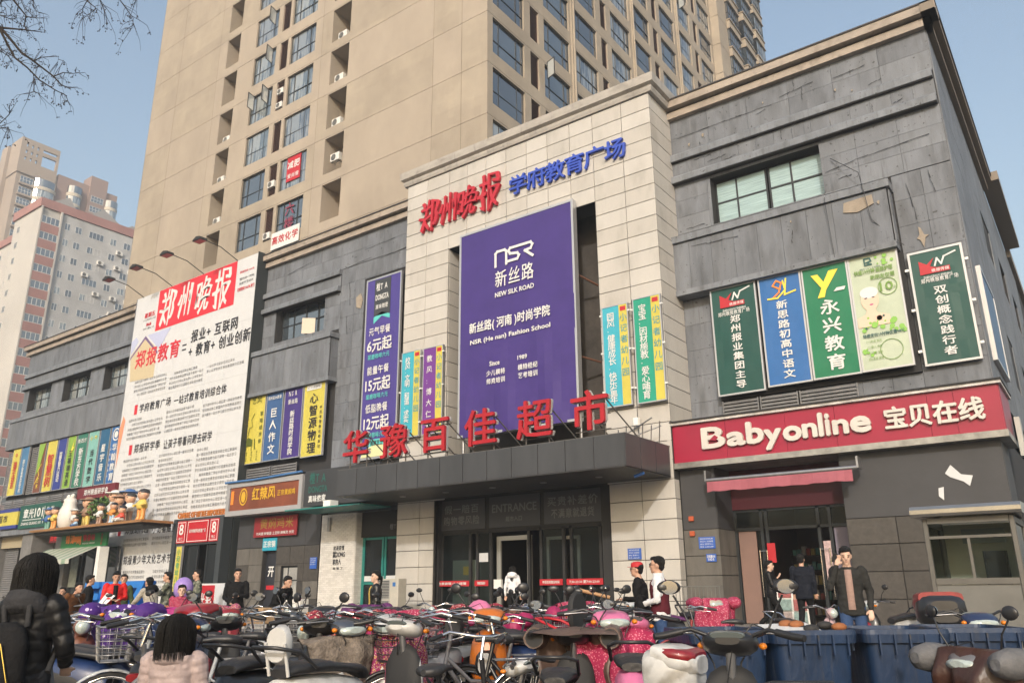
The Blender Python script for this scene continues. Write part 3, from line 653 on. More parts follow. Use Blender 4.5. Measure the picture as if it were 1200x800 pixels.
panels(LW, side(-27.5), 23.55, 23.98, 10.6, 12.48, .5, .9, mats=GM, th=.02)
panels(LW, f24, -60.0, -45.2, 6.4, 7.3, 1.2, .9, mats=GM)
for a in (-33.3, -31.4): louver(LW, front(23.75), a, a+1.8, 6.25, 6.95, 0, LOUVG, .1)
for a in (-59.9, -58.2, -56.5, -54.8, -53.1, -51.4): louver(LW, front(23.7), a, a+1.6, 6.55, 7.15, 0, LOUVG, .1)
louver(LW, front(23.7), -60.0, -59.2, 7.4, 10.5, 0, LOUVG, .12); louver(LW, front(23.7), -56.55, -55.45, 7.4, 10.5, 0, LOUVG, .12)
for x0, x1, z0, z1, v in ((-32.28, -28.62, 13.22, 14.98, (.25, .5, .75)), (-59.2, -56.05, 13.32, 14.88, (.3, .65)), (-54.2, -50.85, 13.32, 14.88, (.3, .65)), (-49.0, -45.7, 13.32, 14.88, (.3, .65))):
    window(LW, f24, x0, x1, z0, z1, v, (.5,), .4, G3 if x0 < -40 else G1, None, .06)
m = MB(); m.add([(-30.2, 23.95, 13.3), (-29.7, 24.35, 13.3), (-29.7, 24.35, 14.1), (-30.2, 23.95, 14.1)], [(0, 1, 2, 3)]); m.build('open_sash', mat('beige_frame', (.5, .42, .33), .5), LW)
scuff(LW, [(-26.4, 14.3), (-26.1, 14.45), (-25.95, 14.1), (-26.05, 13.7), (-26.35, 13.8)]); scuff(LW, [(-22.9, 17.0), (-22.5, 17.05), (-22.45, 16.8), (-22.8, 16.7)])
scuff(LW, [(-59.2, 15.3), (-59.0, 15.35), (-59.0, 15.2), (-59.2, 15.15)])
for p in (((-31.6, 16.7), (-29.8, 16.95)), ((-26, 16.6), (-24, 16.7)), ((-27, 16.0), (-25.5, 16.1)), ((-29.6, 15.6), (-29.58, 15.2)), ((-26.9, 15.2), (-26.8, 14.0)), ((-25, 15.9), (-22.4, 16.1)), ((-27.0, 13.5), (-26.9, 12.6))): crack(LW, p)
m = MB(); m.box(-60.1, -59.99, 24, 38, 4, 17.4); m.build('end_wall', GREY, LW)
# brown service shed on the roof beyond
# ================================================================ CREAM PAVILION
WB = thing('cream_pavilion', 'cream stone tiled entrance pavilion with the supermarket doors and purple banner', 'building', (-16, 22.3, 0), world=True)
OP = (-19.35, -12.6, 5.4, 14.62)
m = MB(); F = front(22.33)
wall(m, F, -21.72, -10.27, .25, 17.9, [(OP[0], OP[1], OP[2], OP[3], 1.5), (-19.85, -12.51, .25, 4.42, .1)], 1.5)
m.quad((-21.7, 22.33, .25), (-21.7, 22.33, 17.9), (-21.7, 24.2, 17.9), (-21.7, 24.2, .25)); m.quad((-10.29, 22.33, .25), (-10.29, 22.33, 17.9), (-10.29, 25, 17.9), (-10.29, 25, .25))
m.box(-21.7, -10.3, 24.9, 25, 4.5, 18); m.box(-21.7, -10.3, 23.9, 24.9, 17.5, 18)
m.build('core_wall', mat('tile_joint', (.035, .035, .033), .9), WB)
cols = [-21.7, -20.55, -19.35, -18.42, -17.46, -16.47, -15.5, -14.54, -13.55, -12.57, -11.38, -10.28]
WT = [WHITET, mat('cream_stone_tile_b', (.435, .413, .38), .5, 0, .09, .8, .12, 30, .4, (1, 1, .35), .3), mat('cream_stone_tile_c', (.475, .455, .425), .5, 0, .09, .8, .12, 30, .4, (1, 1, .35), .18)]
_T = {}
def tile(f, u0, u1, v0, v1, name='stone_tile', parent=WB, mats=WT, th=.03, g=.0095, Y0=None):
    u0 += g; u1 -= g; v0 += g; v1 -= g
    m = MB(); b = .006; j = random.uniform(0, .004)
    A = [f(u0, v0, .0), f(u1, v0, .0), f(u1, v1, .0), f(u0, v1, .0)]; B = [f(u0, v0, -th+b), f(u1, v0, -th+b), f(u1, v1, -th+b), f(u0, v1, -th+b)]
    C = [f(u0+b, v0+b, -th-j), f(u1-b, v0+b, -th-j), f(u1-b, v1-b, -th-j), f(u0+b, v1-b, -th-j)]
    m.rings([A, B, C], 0, False, False); m.add(C, [(0, 1, 2, 3)]); m.build(name, random.choice(mats), parent)
zr = [17.78-.582*k for k in range(31)]
for k in range(30):
    z1, z0 = zr[k], zr[k+1]
    if z0 < .3: z0 = .25
    if z1 < .4: break
    for a, b in zip(cols, cols[1:]):
        if z1 < 14.7 and a > -19.4 and b < -12.5: 
            if k == 5 or True: continue
        if 4.45 < z0 < 5.3 and z1 < 5.4: continue
        if k == 5: pass
        aa, bb = a, b
        if z1 < 4.5 and b == -19.35: bb = -19.85
        if z1 < 4.5 and a == -21.7: pass
        if z1 < 4.5 and a == -12.57: aa = -12.51
        tile(F, aa, bb, z0, z1)
    if z0 > 6: tile(side(-10.31), 22.3, 23.98, z0, z1)
    elif z1 < 4.6: tile(side(-10.31), 22.3, 22.66, z0, z1)
    if OP[2] < z0 and z1 < OP[3]+.1: tile(side(-19.37), 22.34, 23.75, z0, min(z1, OP[3]), g=.0095)
    if OP[2] < z0 and z1 < OP[3]+.1: tile(lambda u, v, w: (-12.58+w, u, v), 22.34, 23.75, z0, min(z1, OP[3]))
# cornice of the pavilion
m = MB(); x0, x1 = -21.74, -10.24
def ring(p, z): return [(x0-p, 22.33-p, z), (x1+p, 22.33-p, z), (x1+p, 24.6, z), (x0-p, 24.6, z)]
m.rings([ring(.06, 17.8), ring(.1, 17.8), ring(.14, 17.92), ring(.14, 18.0), ring(.1, 18.02), ring(.24, 18.1), ring(.26, 18.3), ring(.26, 18.42)], 0, False); m.build('cornice', WHITEC, WB)
# recess behind the purple banner: old wall, bracing and a wall unit
m = MB(); m.box(-19.3, -12.62, 23.82, 23.9, 5.4, 14.6)
m.build('recess_wall', mat('recess_brown', (.06, .052, .045), .8, 0, .5, 1.2, .4, 6), WB)
m = MB(); m.tube([(-13.9, 22.5, 12.1), (-12.9, 23.7, 11.4)], .04, 6); m.tube([(-13.9, 22.5, 9.0), (-12.8, 23.7, 8.6)], .04, 6); m.tube([(-13.0, 23.6, 5.5), (-13.0, 23.6, 14.4)], .04, 6); m.build('brace', mat('rusty_steel', (.14, .06, .035), .7, .3), WB)
# ---- canopy
CP = thing('entrance_canopy', 'dark grey panelled canopy projecting over the supermarket entrance', 'canopy', (-16, 19.4, 4.45), world=True)
CPM = mat('dark_grey_panel', (.058, .06, .066), .42, .2, .18, .8, 0, 20, .5, (1, 1, .3), .3)
m = MB(); m.box(-21.88, -10.37, 19.44, 22.28, 4.5, 5.3); m.build('core', mat('silver_joint', (.25, .25, .26), .5), CP)
xs = [-21.9]+[-21.85+.965*k for k in range(1, 12)]; xs = [-21.9, -20.9, -19.93, -18.97, -18.02, -17.06, -16.1, -15.14, -14.2, -13.24, -12.28, -11.33, -10.35]
for a, b in zip(xs, xs[1:]):
    m = MB(); m.box(a+.012, b-.012, 19.40, 19.438, 4.47+.005, 5.36); m.build('fascia_panel', CPM, CP)
for a, b in ((19.42, 20.3), (20.33, 21.25), (21.28, 22.2)):
    m = MB(); m.box(-10.368, -10.33, a, b, 4.475, 5.36); m.build('fascia_panel', CPM, CP)
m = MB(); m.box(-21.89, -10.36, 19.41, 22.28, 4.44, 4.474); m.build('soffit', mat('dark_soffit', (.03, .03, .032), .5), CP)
m = MB()
for x in (-20, -18, -16, -14, -12): m.rings([[(x+.11*cos(2*pi*k/14), 20.8+.11*sin(2*pi*k/14), z) for k in range(14)] for z in (4.42, 4.439)])
m.build('downlight', STEEL, CP)
m = MB(); m.box(-21.9, -10.34, 19.4, 22.28, 5.362, 5.38); m.build('top_cover', mat('canopy_top', (.1, .1, .1), .8), CP)
# mesh scaffold net lying behind the letters, at right end
m = MB()
for k in range(6): m.tube([(-11.9+.28*k, 21.9, 5.4), (-11.6+.28*k, 21.4, 5.9+.1*(k % 2))], .015, 4)
m.tube([(-11.9, 21.7, 5.6), (-10.4, 21.3, 6.1)], .02, 5); m.tube([(-11.9, 21.4, 5.45), (-10.4, 21.9, 5.95)], .02, 5); m.build('tie_rods', STEEL, CP)
# ---- entrance screens and doors
EN = thing('supermarket_entrance', 'dark glazed supermarket entrance with grey header panels and red stripes', 'entrance', (-16, 22.7, .25), world=True)
m = MB(); m.box(-20.15, -19.86, 22.6, 22.9, .25, 4.42); m.box(-12.95, -12.5, 22.5, 22.9, .25, 4.42); m.build('jamb', BLACKM, EN)
m = MB(); m.box(-19.86, -12.95, 22.78, 22.86, 3.28, 4.44); m.build('header_beam', BLACKM, EN)
PGR = mat('header_grey', (.045, .048, .056), .5); LGR = mat('header_letter_grey', (.16, .165, .175), .6)
fh = front(22.74)
for a, b, l1, l2 in ((-20.0, -17.82, '假一赔百', '购物零风险'), (-17.64, -15.46, 'ENTRANCE', '超市入口'), (-15.3, -13.05, '买贵补差价', '不满意就退货')):
    m = MB(); m.box(a, b, 22.745, 22.779, 3.34, 4.40); p = m.build('header_panel', PGR, EN)
    m = MB(); mid = (a+b)/2; fp = front(22.742)
    if l1 == 'ENTRANCE': text_mb(m, l1, fp, mid-.95, mid+.95, 3.85, 4.12, .02); row_mb(m, l2, fp, mid-.36, mid+.36, 3.6, .19, .02)
    else: row_mb(m, l1, fp, mid-.19*len(l1)*.95-.1, mid+.19*len(l1)*.95+.1, 4.06, .34, .012); row_mb(m, l2, fp, mid-.85, mid+.85, 3.66, .34, .012)
    m.build('lettering', LGR, p)
m = MB()
for x in (-19.86, -18.55, -18.22, -17.62, -16.0, -15.5, -14.6, -14.3, -13.2): m.box(x-.05, x+.05, 22.8, 22.9, .25, 3.28)
m.box(-19.86, -12.95, 22.8, 22.9, 3.18, 3.279); m.build('mullion', BLACKM, EN)
ENG = glass('door_glass', (.02, .025, .027), .82)
for a, b in ((-19.8, -18.6), (-18.17, -17.67), (-15.45, -14.65), (-14.25, -13.25)):
    m = MB(); m.box(a, b, 22.84, 22.852, .27, 3.17); m.build('glass_pane', ENG, EN)
for a, b, s in ((-20.05, -18.5, '注意玻璃 小心碰撞'), (-18.25, -17.65, '华豫百佳超市'), (-15.5, -14.6, '伴侣百货营业时间'), (-14.45, -13.1, '7:30-22:30 夏7:00-23:00')):
    m = MB(); m.box(a, b, 22.70, 22.72, 1.39, 1.58); r = m.build('red_stripe', RED, EN); m = MB(); text_mb(m, s, front(22.698), a+.12, b-.12, 1.44, 1.53, .02, res=1); m.build('lettering', WHT, r)
# inner sliding door frame, aluminium
m = MB(); fd = front(23.0)
for a, b, c, d in ((-17.5, -17.33, .25, 3.05), (-16.2, -16.03, .25, 3.05), (-17.33, -16.2, 2.9, 3.05), (-15.4, -15.3, .25, 2.95), (-14.2, -14.1, .25, 2.95), (-15.3, -14.2, 2.85, 2.95)): m.prism([(a, c), (b, c), (b, d), (a, d)], fd, 0, .08)
m.build('inner_door_frame', mat('champagne_alu', (.42, .41, .38), .4, .5), EN)
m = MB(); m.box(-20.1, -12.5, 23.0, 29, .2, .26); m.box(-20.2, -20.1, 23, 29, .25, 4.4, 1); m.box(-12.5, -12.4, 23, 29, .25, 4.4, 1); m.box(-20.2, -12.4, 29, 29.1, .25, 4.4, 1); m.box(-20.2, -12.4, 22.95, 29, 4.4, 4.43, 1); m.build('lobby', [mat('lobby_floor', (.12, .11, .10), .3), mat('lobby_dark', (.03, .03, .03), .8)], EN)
t = thing('display_cabinet', 'pale green glass cabinet just inside the left entrance pane, yellow notice on it', 'cabinet', (-19.2, 23.8, .25), world=True)
m = MB(); m.box(-19.75, -18.6, 23.3, 24.2, .26, 2.3); m.build('body', mat('pale_green_glass', (.20, .24, .21), .3, 0, .1, 1), t); m = MB(); m.box(-19.25, -18.98, 23.285, 23.298, 1.78, 2.08); m.build('notice', mat('notice_yellow', (.6, .42, .04), .6), t)
m = MB(); m.box(-18.15, -17.75, 22.83, 22.837, 2.2, 2.5); tag(m.build('paper_notice', WHITEP), 'white paper notice on the narrow entrance pane', 'notice')
t = thing('control_box', 'white control box on the inner door frame by the red stripe', 'box', (-17.3, 22.9, 1.4)); m = MB(); m.box(-.22, .1, -.05, .05, -.1, .2); m.build('casing', WHITEM, t)
# ================================================================ SIGNS
def frame_bars(m, f, u0, u1, v0, v1, w_=.05, d0=-.05, d1=.06, mi=0):
    for a, b, c, d in ((u0, u1, v0, v0+w_), (u0, u1, v1-w_, v1), (u0, u0+w_, v0+w_, v1-w_), (u1-w_, u1, v0+w_, v1-w_)):
        m.prism([(a, c), (b, c), (b, d), (a, d)], f, d0, d1, mi)
FRM = mat('silver_frame', (.5, .5, .51), .35, .6)
CLOTH = {}
def colour(key, c, rough=.5): return mat(key, tuple(q*.72 for q in c), rough-.08, 0, .10, 1.1, .55, 1.6, .5)
def banner(name, label, x0, x1, z0, z1, Y, colm, group=None, cat='banner', fr=.05, off=None, hooks=0, thick=.08):
    """printed sheet stretched in a metal frame, wrinkled a little; returns thing and plane"""
    T = thing(name, label, cat, ((x0+x1)/2, Y, z0), world=True, group=group); f = front(Y)
    m = MB(); nu, nv = 6, 12; sd = random.random()*50
    P = [[f(x0+fr+(x1-x0-2*fr)*i/nu, z0+fr+(z1-z0-2*fr)*j/nv, -.014-.012*noise.noise(Vector((i*.9+sd, j*.45, 0)))) for i in range(nu+1)] for j in range(nv+1)]
    for j in range(nv):
        for i in range(nu): m.add([P[j][i], P[j][i+1], P[j+1][i+1], P[j+1][i]], [(0, 1, 2, 3)], 0, True)
    m.build('printed_sheet', colm, T)
    m = MB(); frame_bars(m, f, x0, x1, z0, z1, fr, -.03, thick); m.build('frame', FRM, T)
    return T, front(Y-.026)
def letters(T, m, matl, name='lettering'): 
    return m.build(name, matl, T)
BLUE = colour('sign_blue', (.035, .17, .48)); NAVY = colour('sign_navy', (.03, .05, .30)); DGREEN = colour('sign_dark_green', (.01, .085, .07)); GREEN = colour('sign_green', (.01, .22, .10))
PURPLE = colour('sign_purple', (.065, .035, .235)); PURPLE2 = colour('sign_violet', (.085, .06, .32)); YEL = colour('sign_yellow', (.72, .62, .10)); CYAN = colour('sign_cyan', (.06, .48, .62)); TEALG = colour('sign_teal', (.02, .38, .25))
PALE = colour('sign_pale_green', (.60, .68, .52)); LIME = colour('sign_lime', (.28, .48, .06)); INK = mat('ink_black', (.02, .02, .025), .6); AQUA = colour('sign_aqua', (.25, .55, .50)); SLATE = colour('sign_slate_blue', (.05, .12, .25)); ORG = mat('sign_orange', (.75, .22, .03), .5); MAG = mat('magenta_print', (.4, .05, .2), .5); YL = mat('letter_yellow', (.75, .6, .06), .5); PINK = mat('pink_print', (.7, .3, .33), .6); LG = mat('leaf_green_print', (.22, .45, .08), .6); GOLD = mat('gold_letter', (.65, .38, .03), .45, .2); CREAM = mat('skin_print', (.72, .5, .38), .6); TURQ = mat('turquoise_print', (.10, .50, .48), .5)
def disc(m, f, u, v, r, d=-.004, n=18, mi=0, ry=None, d0=0): m.prism([(u+r*cos(2*pi*k/n), v+(ry or r)*sin(2*pi*k/n)) for k in range(n)], f, d, d0, mi)
def ringp(m, f, u, v, r, w_, d=-.004, n=20, ry=None):
    q = (ry or r)/r
    for k in range(n):
        a, b = 2*pi*k/n, 2*pi*(k+1)/n
        m.prism([(u+r*cos(a), v+r*q*sin(a)), (u+r*cos(b), v+r*q*sin(b)), (u+(r-w_)*cos(b), v+(r-w_)*q*sin(b)), (u+(r-w_)*cos(a), v+(r-w_)*q*sin(a))], f, d, 0)
# ---- big purple fashion school banner
T = thing('giant_banner', 'huge purple banner of the fashion school hung in the cream pavilion', 'banner', (-16, 22, 6.5), world=True)
m = MB(); nu, nv = 16, 22; X0, X1, Z0, Z1 = -18.42, -13.36, 6.5, 14.46
def bw(i, j):
    u, v = i/nu, j/nv; k = (1-v)**2
    d = .012*noise.noise(Vector((u*4, v*2, 3)))-.10*k*max(0, sin(u*17+v*6))*(.4+.6*u)*.8
    return (X0+(X1-X0)*u, 21.985+d, Z0+(Z1-Z0)*v+.14*k*noise.noise(Vector((u*5, 0, 8)))*(1 if j == 0 else 0))
for j in range(nv):
    for i in range(nu): m.add([bw(i, j), bw(i+1, j), bw(i+1, j+1), bw(i, j+1)], [(0, 1, 2, 3)], 0, True)
m.build('printed_sheet', PURPLE, T)
m = MB(); frame_bars(m, front(22), -18.5, -13.3, 6.5, 14.5, .085, -.03, .22); m.tube([(-18.4, 22.2, 6.5), (-18.4, 22.2, 5.38)], .04); m.tube([(-13.4, 22.2, 6.5), (-13.4, 22.2, 5.38)], .04); m.build('frame', FRM, T)
f = front(21.945)
m = MB()
def stroke(m, f, pts, w_=.08, d=-.004):
    for (a, b), (c, e) in zip(pts, pts[1:]):
        l = sqrt((c-a)**2+(e-b)**2)+1e-6; nx, nz = -(e-b)/l*w_/2, (c-a)/l*w_/2; tx, tz = (c-a)/l*w_*.5, (e-b)/l*w_*.5
        m.prism([(a-nx-tx, b-nz-tz), (c-nx+tx, e-nz+tz), (c+nx+tx, e+nz+tz), (a+nx-tx, b+nz-tz)], f, d+random.uniform(0, .002), 0)
# NSR emblem in outline strokes
x = -16.72
stroke(m, f, [(x, 12.75), (x, 13.25), (x+.08, 13.32), (x+.42, 13.32), (x+.5, 13.25), (x+.5, 12.75)], .1)
stroke(m, f, [(x+1.1, 13.32), (x+.68, 13.32), (x+.6, 13.22), (x+.68, 13.1), (x+1.0, 13.05), (x+1.08, 12.95), (x+1.0, 12.82), (x+.6, 12.82)], .1)
stroke(m, f, [(x+1.15, 13.32), (x+1.6, 13.32), (x+1.68, 13.22), (x+1.6, 13.08), (x+1.35, 13.05), (x+1.68, 12.78)], .1)
row_mb(m, '新丝路', f, x-.05, x+1.75, 12.2, .72, .006); text_mb(m, 'NEW SILK ROAD', f, x-.02, x+1.72, 11.52, 11.7, .03)
text_mb(m, '新丝路( 河南 )时尚学院', f, -17.95, -14.35, 10.28, 10.75, .018); text_mb(m, 'NSR (He nan) Fashion School', f, -17.9, -14.35, 9.86, 10.08, .03)
text_mb(m, 'Since', f, -17.0, -16.55, 8.95, 9.12, .03); row_mb(m, '少儿模特', f, -17.15, -16.3, 8.68, .23, .02); row_mb(m, '师资培训', f, -17.15, -16.3, 8.38, .23, .02)
text_mb(m, '1989', f, -15.75, -15.35, 8.97, 9.12, .03); row_mb(m, '模特经纪', f, -15.75, -14.9, 8.68, .23, .02); row_mb(m, '艺考培训', f, -15.75, -14.9, 8.38, .23, .02)
letters(T, m, WHT)
# ---- raised letters on the pavilion
T = thing('raised_sign_letters', 'red brush characters raised on the cream tiles above the purple banner', 'sign', (-19, 22.2, 15), world=True)
def brush(parent, ch, u, v, w_, h_, f, ext, matl, name='letter', bold=.035, shear=.06, slant=0, taper=True):
    m = MB(); vs, fs = glyph(ch, 2, 1.0); xs = [p[0] for p in vs]; ys = [p[1] for p in vs]; X0, X1, Y0, Y1 = min(xs), max(xs), min(ys), max(ys)
    for i, (a, b) in enumerate(((0, 0), (-1, -.4), (1, .4), (.5, -1), (-.5, 1), (.9, -.6), (-.9, .6))):
        out = []
        for x, y, z in vs:
            s, t = (x-X0)/(X1-X0)-.5, (y-Y0)/(Y1-Y0)-.5
            s2 = s*(1+.18*sin(t*5+i*.3))+.05*sin(t*7); t2 = t*(1+.12*cos(s*4))+.06*s+.03*sin(s*9)
            k = bold*(.55+.75*noise.noise(Vector((s*2.2+ord(ch)*.01, t*2.2, 1))))
            out.append(f(u+(s2+a*k+shear*t)*w_, v+(t2+b*k)*h_+slant*s*w_, (-ext if z > 0 else 0)-i*.0015))
        m.add(out, fs)
    return m.build(name, matl, parent)
fr_ = front(22.27); REDL = mat('red_letter_paint', (.42, .015, .03), .45, 0, .1, 3); BLUEL = mat('blue_letter_paint', (.03, .07, .42), .45, 0, .1, 3)
for ch, u, v, w_, h_ in (('郑', -20.32, 15.98, .95, 1.35), ('州', -19.3, 16.0, .85, 1.25), ('晚', -18.3, 16.02, .95, 1.2), ('报', -17.2, 16.15, .95, 1.5)): brush(T, ch, u, v, w_, h_, fr_, .12, REDL, bold=.013)
T = thing('raised_sign_letters', 'blue characters raised on the cream tiles right of the red brush ones', 'sign', (-13.5, 22.2, 15), world=True)
for i, ch in enumerate('学府教育广场'):
    m = MB(); em_mb(m, ch, fr_, -15.83+.84*i, 15.98+.0*i, .86, .014, 0, 2, 1.08, 0, .10); m.build('letter', BLUEL, T)
# ---- red supermarket characters on the canopy
T = thing('rooftop_sign_letters', 'six red supermarket characters on steel stands along the canopy edge', 'sign', (-16.5, 19.8, 5.38), world=True)
LTRIM = mat('letter_side_silver', (.45, .45, .46), .4, .4)
for ch, x0, x1 in (('华', -22.1, -20.7), ('豫', -20.25, -18.75), ('百', -18.4, -16.85), ('佳', -16.45, -14.9), ('超', -14.3, -12.85), ('市', -12.35, -10.9)):
    c = (x0+x1)/2; m = MB(); em_mb(m, ch, front(19.8), c, 6.2, 1.3, .011, 0, 2, 1.08, 0, .09); L_ = m.build('letter', mat('red_acrylic', (.36, .008, .016), .35, 0, .08, 2), T)
    m = MB(); em_mb(m, ch, front(19.9), c, 6.2, 1.3, .021, 0, 1, 1.08, 0, .06); m.build('letter_rim', LTRIM, L_)
    m = MB()
    for dx in (-.45, .4): m.tube([(c+dx, 19.95, 5.37), (c+dx, 19.95, 6.7)], .025, 4); m.tube([(c+dx, 19.97, 6.6), (c+dx+.5, 21.2, 5.4)], .022, 4)
    for z in (5.65, 6.1, 6.55): m.tube([(c-.6, 19.93, z), (c+.6, 19.93, z)], .018, 4)
    m.build('stand', mat('stand_steel', (.12, .11, .10), .6, .5), T)
# ---- pavilion side banners
def slim(x0, x1, z0, z1, cl, right, left_s, label, chars):
    T, f = banner('slim_banner', label, x0, x1, z0, z1, 22.12, cl, 'slim kindergarten banners on the cream pavilion', fr=.035)
    split = x0+(x1-x0)*.66
    m = MB(); m.prism([(split, z0+.04), (x1-.04, z0+.04), (x1-.04, z1-.04), (split, z1-.04)], f, -.001, .005); m.build('yellow_strip', YEL, T)
    m = MB(); col_mb(m, chars, front(22.09), (x0+split)/2+.01, z0+.12, z1-.25, .30, .012, -.004, 1); letters(T, m, WHT)
    m = MB(); col_mb(m, '小记者幼儿园', front(22.09), (split+x1)/2-.01, z0+.9, z1-.3, .29, .012, -.004, 1); m.build('side_lettering', mat('print_teal_dark', (.05, .25, .3), .6), T)
    m = MB(); m.prism([(split+.05, z1-.25), (x1-.08, z1-.25), (x1-.08, z1-.1), (split+.05, z1-.1)], f, -.006, -.002); m.build('emblem', RED, T)
    m = MB()
    for k in range(3): z = z0+.5+k*1.3; m.box(x1, x1+.08, 22.05, 22.12, z, z+.05); m.box(x0-.06, x0, 22.05, 22.12, z, z+.05)
    m.box(x0+.1, x0+.14, 22.2, 22.28, z0+.3, z1-.3); m.build('bracket', WHITEM, T)
slim(-12.40, -11.42, 6.79, 10.21, CYAN, 1, '', 'slim cyan and yellow banner immediately right of the purple banner', '园风·健康成长·快乐童年')
slim(-11.24, -10.25, 6.77, 10.26, TEALG, 1, '', 'slim green and yellow banner at the right corner of the cream pavilion', '宝宝:因材施教·爱心哺育')
slim(-21.54, -20.52, 6.85, 10.29, CYAN, 0, '', 'slim cyan and yellow banner at the left edge of the cream pavilion', '校风·文明·和谐·求实·正')
slim(-20.39, -19.37, 6.85, 10.27, colour('sign_plum', (.2, .05, .33)), 0, '', 'slim purple and yellow banner left of the recessed opening', '教风:博大仁爱')
# ---- tall violet dumpling/breakfast banner on grey wall
T, f = banner('tall_banner', 'tall violet food banner with prices beside the cream pavilion', -25.5, -23.3, 6.58, 14.84, 23.75, PURPLE2, fr=.07)
m = MB(); m.prism([(-24.95, 14.72), (-23.95, 14.72), (-23.95, 13.0), (-24.95, 13.0)], f, -.003, .004); m.build('dark_tab', mat('tab_charcoal', (.04, .045, .05), .5), T)
m = MB(); m.prism([(-24.95, 12.95), (-24.45, 13.15), (-23.95, 12.95), (-23.95, 12.75), (-24.45, 12.95), (-24.95, 12.65)], f, -.003, .004); m.build('tab_edge', TURQ, T)
f2 = front(23.705); m = MB(); row_mb(m, '榿TA', f2, -24.85, -24.05, 14.35, .42, .01); text_mb(m, 'DONGTA', f2, -24.85, -24.05, 13.72, 13.98, .02); row_mb(m, '真味咖密', f2, -24.85, -24.05, 13.4, .25, .01)
for z, a, b in ((11.65, '元气早餐', '6元起'), (9.85, '能量午餐', '15元起'), (8.1+.05, '低脂晚餐', '12元起')):
    row_mb(m, a, f2, -25.2, -23.85, z+.62, .42, .012); text_mb(m, b, f2, -25.25, -23.75, z-.32, z+.28, .02)
letters(T, m, WHT)
m = MB()
for z in (11.65, 9.85, 8.15): row_mb(m, '现磨咖啡六元', f2, -25.2, -23.85, z-.55, .26, .01)
m.build('turquoise_lettering', TURQ, T)
m = MB(); m.prism([(-24.9, 7.0+.05), (-23.95, 7.05+.05), (-23.95, 7.42), (-24.9, 7.42)], f, -.003, .004); m.build('pale_label', TURQ, T); m = MB(); row_mb(m, '超鲜芝士', f2, -24.8, -24.05, 7.25, .24, .015); m.build('label_lettering', INK, T)
m = MB(); disc(m, f, -24.42, 6.2+.55, .0001); m = MB()
for (v, r, ry) in ((0, 0, 0),): pass
bun = MB(); disc(bun, f, -24.4, 8.0-1.35, .001)
m = MB(); m.prism([(-24.4+.98*cos(a), 6.95-.28+.0+.0*sin(a)+max(-.0, .5*sin(a))) for a in [2*pi*k/20 for k in range(20)]][:11], f, -.004, 0); m.build('bun_print', mat('bun_print', (.60, .60, .34), .6), T)
# --- right row of four
T, f = banner('wall_banner', 'dark green banner, leftmost of four on the right grey wing', -9.17, -7.66, 6.97, 10.53, 23.6, DGREEN, 'four framed banners on the right grey wing')
m = MB(); f = front(23.565); row_mb(m, '郑州报业集团主导', f, -1, -1, 0, .1) if 0 else None
row_mb(m, '郑州晚报教育广场', f, -8.95, -7.9, 9.62, .16, .01); col_mb(m, '郑州报业集团主导', f, -8.4, 7.12, 9.55, .275, .02, wx=1.3); letters(T, m, WHT)
def nm_logo(T, f, u, v, s):
    m = MB(); m.prism([(u-.42*s, v+.2*s), (u-.2*s, v+.05*s), (u+.02*s, v+.24*s), (u-.12*s, v-.02*s), (u+.05*s, v-.1*s), (u+.42*s, v-.1*s), (u+.42*s, v-.26*s), (u-.42*s, v-.26*s)], f, -.004, 0); m.build('red_emblem', RED, T)
    m = MB(); stroke(m, f, [(u+.02*s, v-.02*s), (u+.1*s, v+.2*s), (u+.2*s, v+.0*s), (u+.3*s, v+.22*s), (u+.62*s, v+.32*s)], .05*s); row_mb(m, '晚报传媒', front(f(0, 0, 0)[1]-.003), u-.1*s, u+.4*s, v-.18*s, .12*s, .01); text_mb(m, 'ZHENGZHOU EVENING', f, u-.35*s, u+.45*s, v-.4*s, v-.33*s, .02, res=1); m.build('white_emblem', WHT, T)
nm_logo(T, f, -8.45, 10.08, .95)
T, f = banner('wall_banner', 'bright blue banner with swirl emblem, second of four on the right wing', -7.58, -6.25, 7.03, 10.54, 23.6, BLUE, 'four framed banners on the right grey wing')
f = front(23.565); m = MB(); col_mb(m, '新思路初高中语文', f, -6.9, 7.2, 9.7, .285, .02, wx=1.3); letters(T, m, WHT)
m = MB(); stroke(m, f, [(-7.15, 9.8), (-6.95, 9.95), (-6.85, 10.25), (-7.0, 10.35), (-7.12, 10.2), (-6.9, 10.05)], .05); m.build('emblem_red', ORG, T)
m = MB(); stroke(m, f, [(-7.3, 9.8), (-7.0, 9.78), (-6.75, 10.0), (-6.8, 10.3)], .05); stroke(m, f, [(-6.7, 10.35), (-6.78, 9.85), (-6.45, 9.92)], .05); m.build('emblem_yellow', YL, T)
T, f = banner('wall_banner', 'green banner with yellow Y emblem, third of four on the right wing', -6.23, -4.88, 7.04, 10.53, 23.6, GREEN, 'four framed banners on the right grey wing')
f = front(23.565); m = MB(); col_mb(m, '永兴教育', f, -5.52, 7.2, 9.45, .50, .022, wx=1.15); letters(T, m, WHT)
m = MB(); m.prism([(-5.95, 10.25), (-5.75, 10.25), (-5.6, 9.98), (-5.42, 10.3), (-5.15, 10.3), (-5.55, 9.72), (-5.62, 9.5), (-5.82, 9.5), (-5.68, 9.8)], f, -.004, 0); m.build('emblem', YL, T)
m = MB(); m.prism([(-5.35, 9.62), (-5.05, 9.62), (-5.0, 9.72), (-5.25, 9.72)], f, -.004, 0); m.build('emblem_wing', WHT, T)
T, f = banner('wall_banner', 'pale green facial treatment banner with a drawn face, rightmost of four', -4.87, -3.50, 7.05, 10.54, 23.6, PALE, 'four framed banners on the right grey wing')
f = front(23.565); g = front(23.56)
m = MB(); 
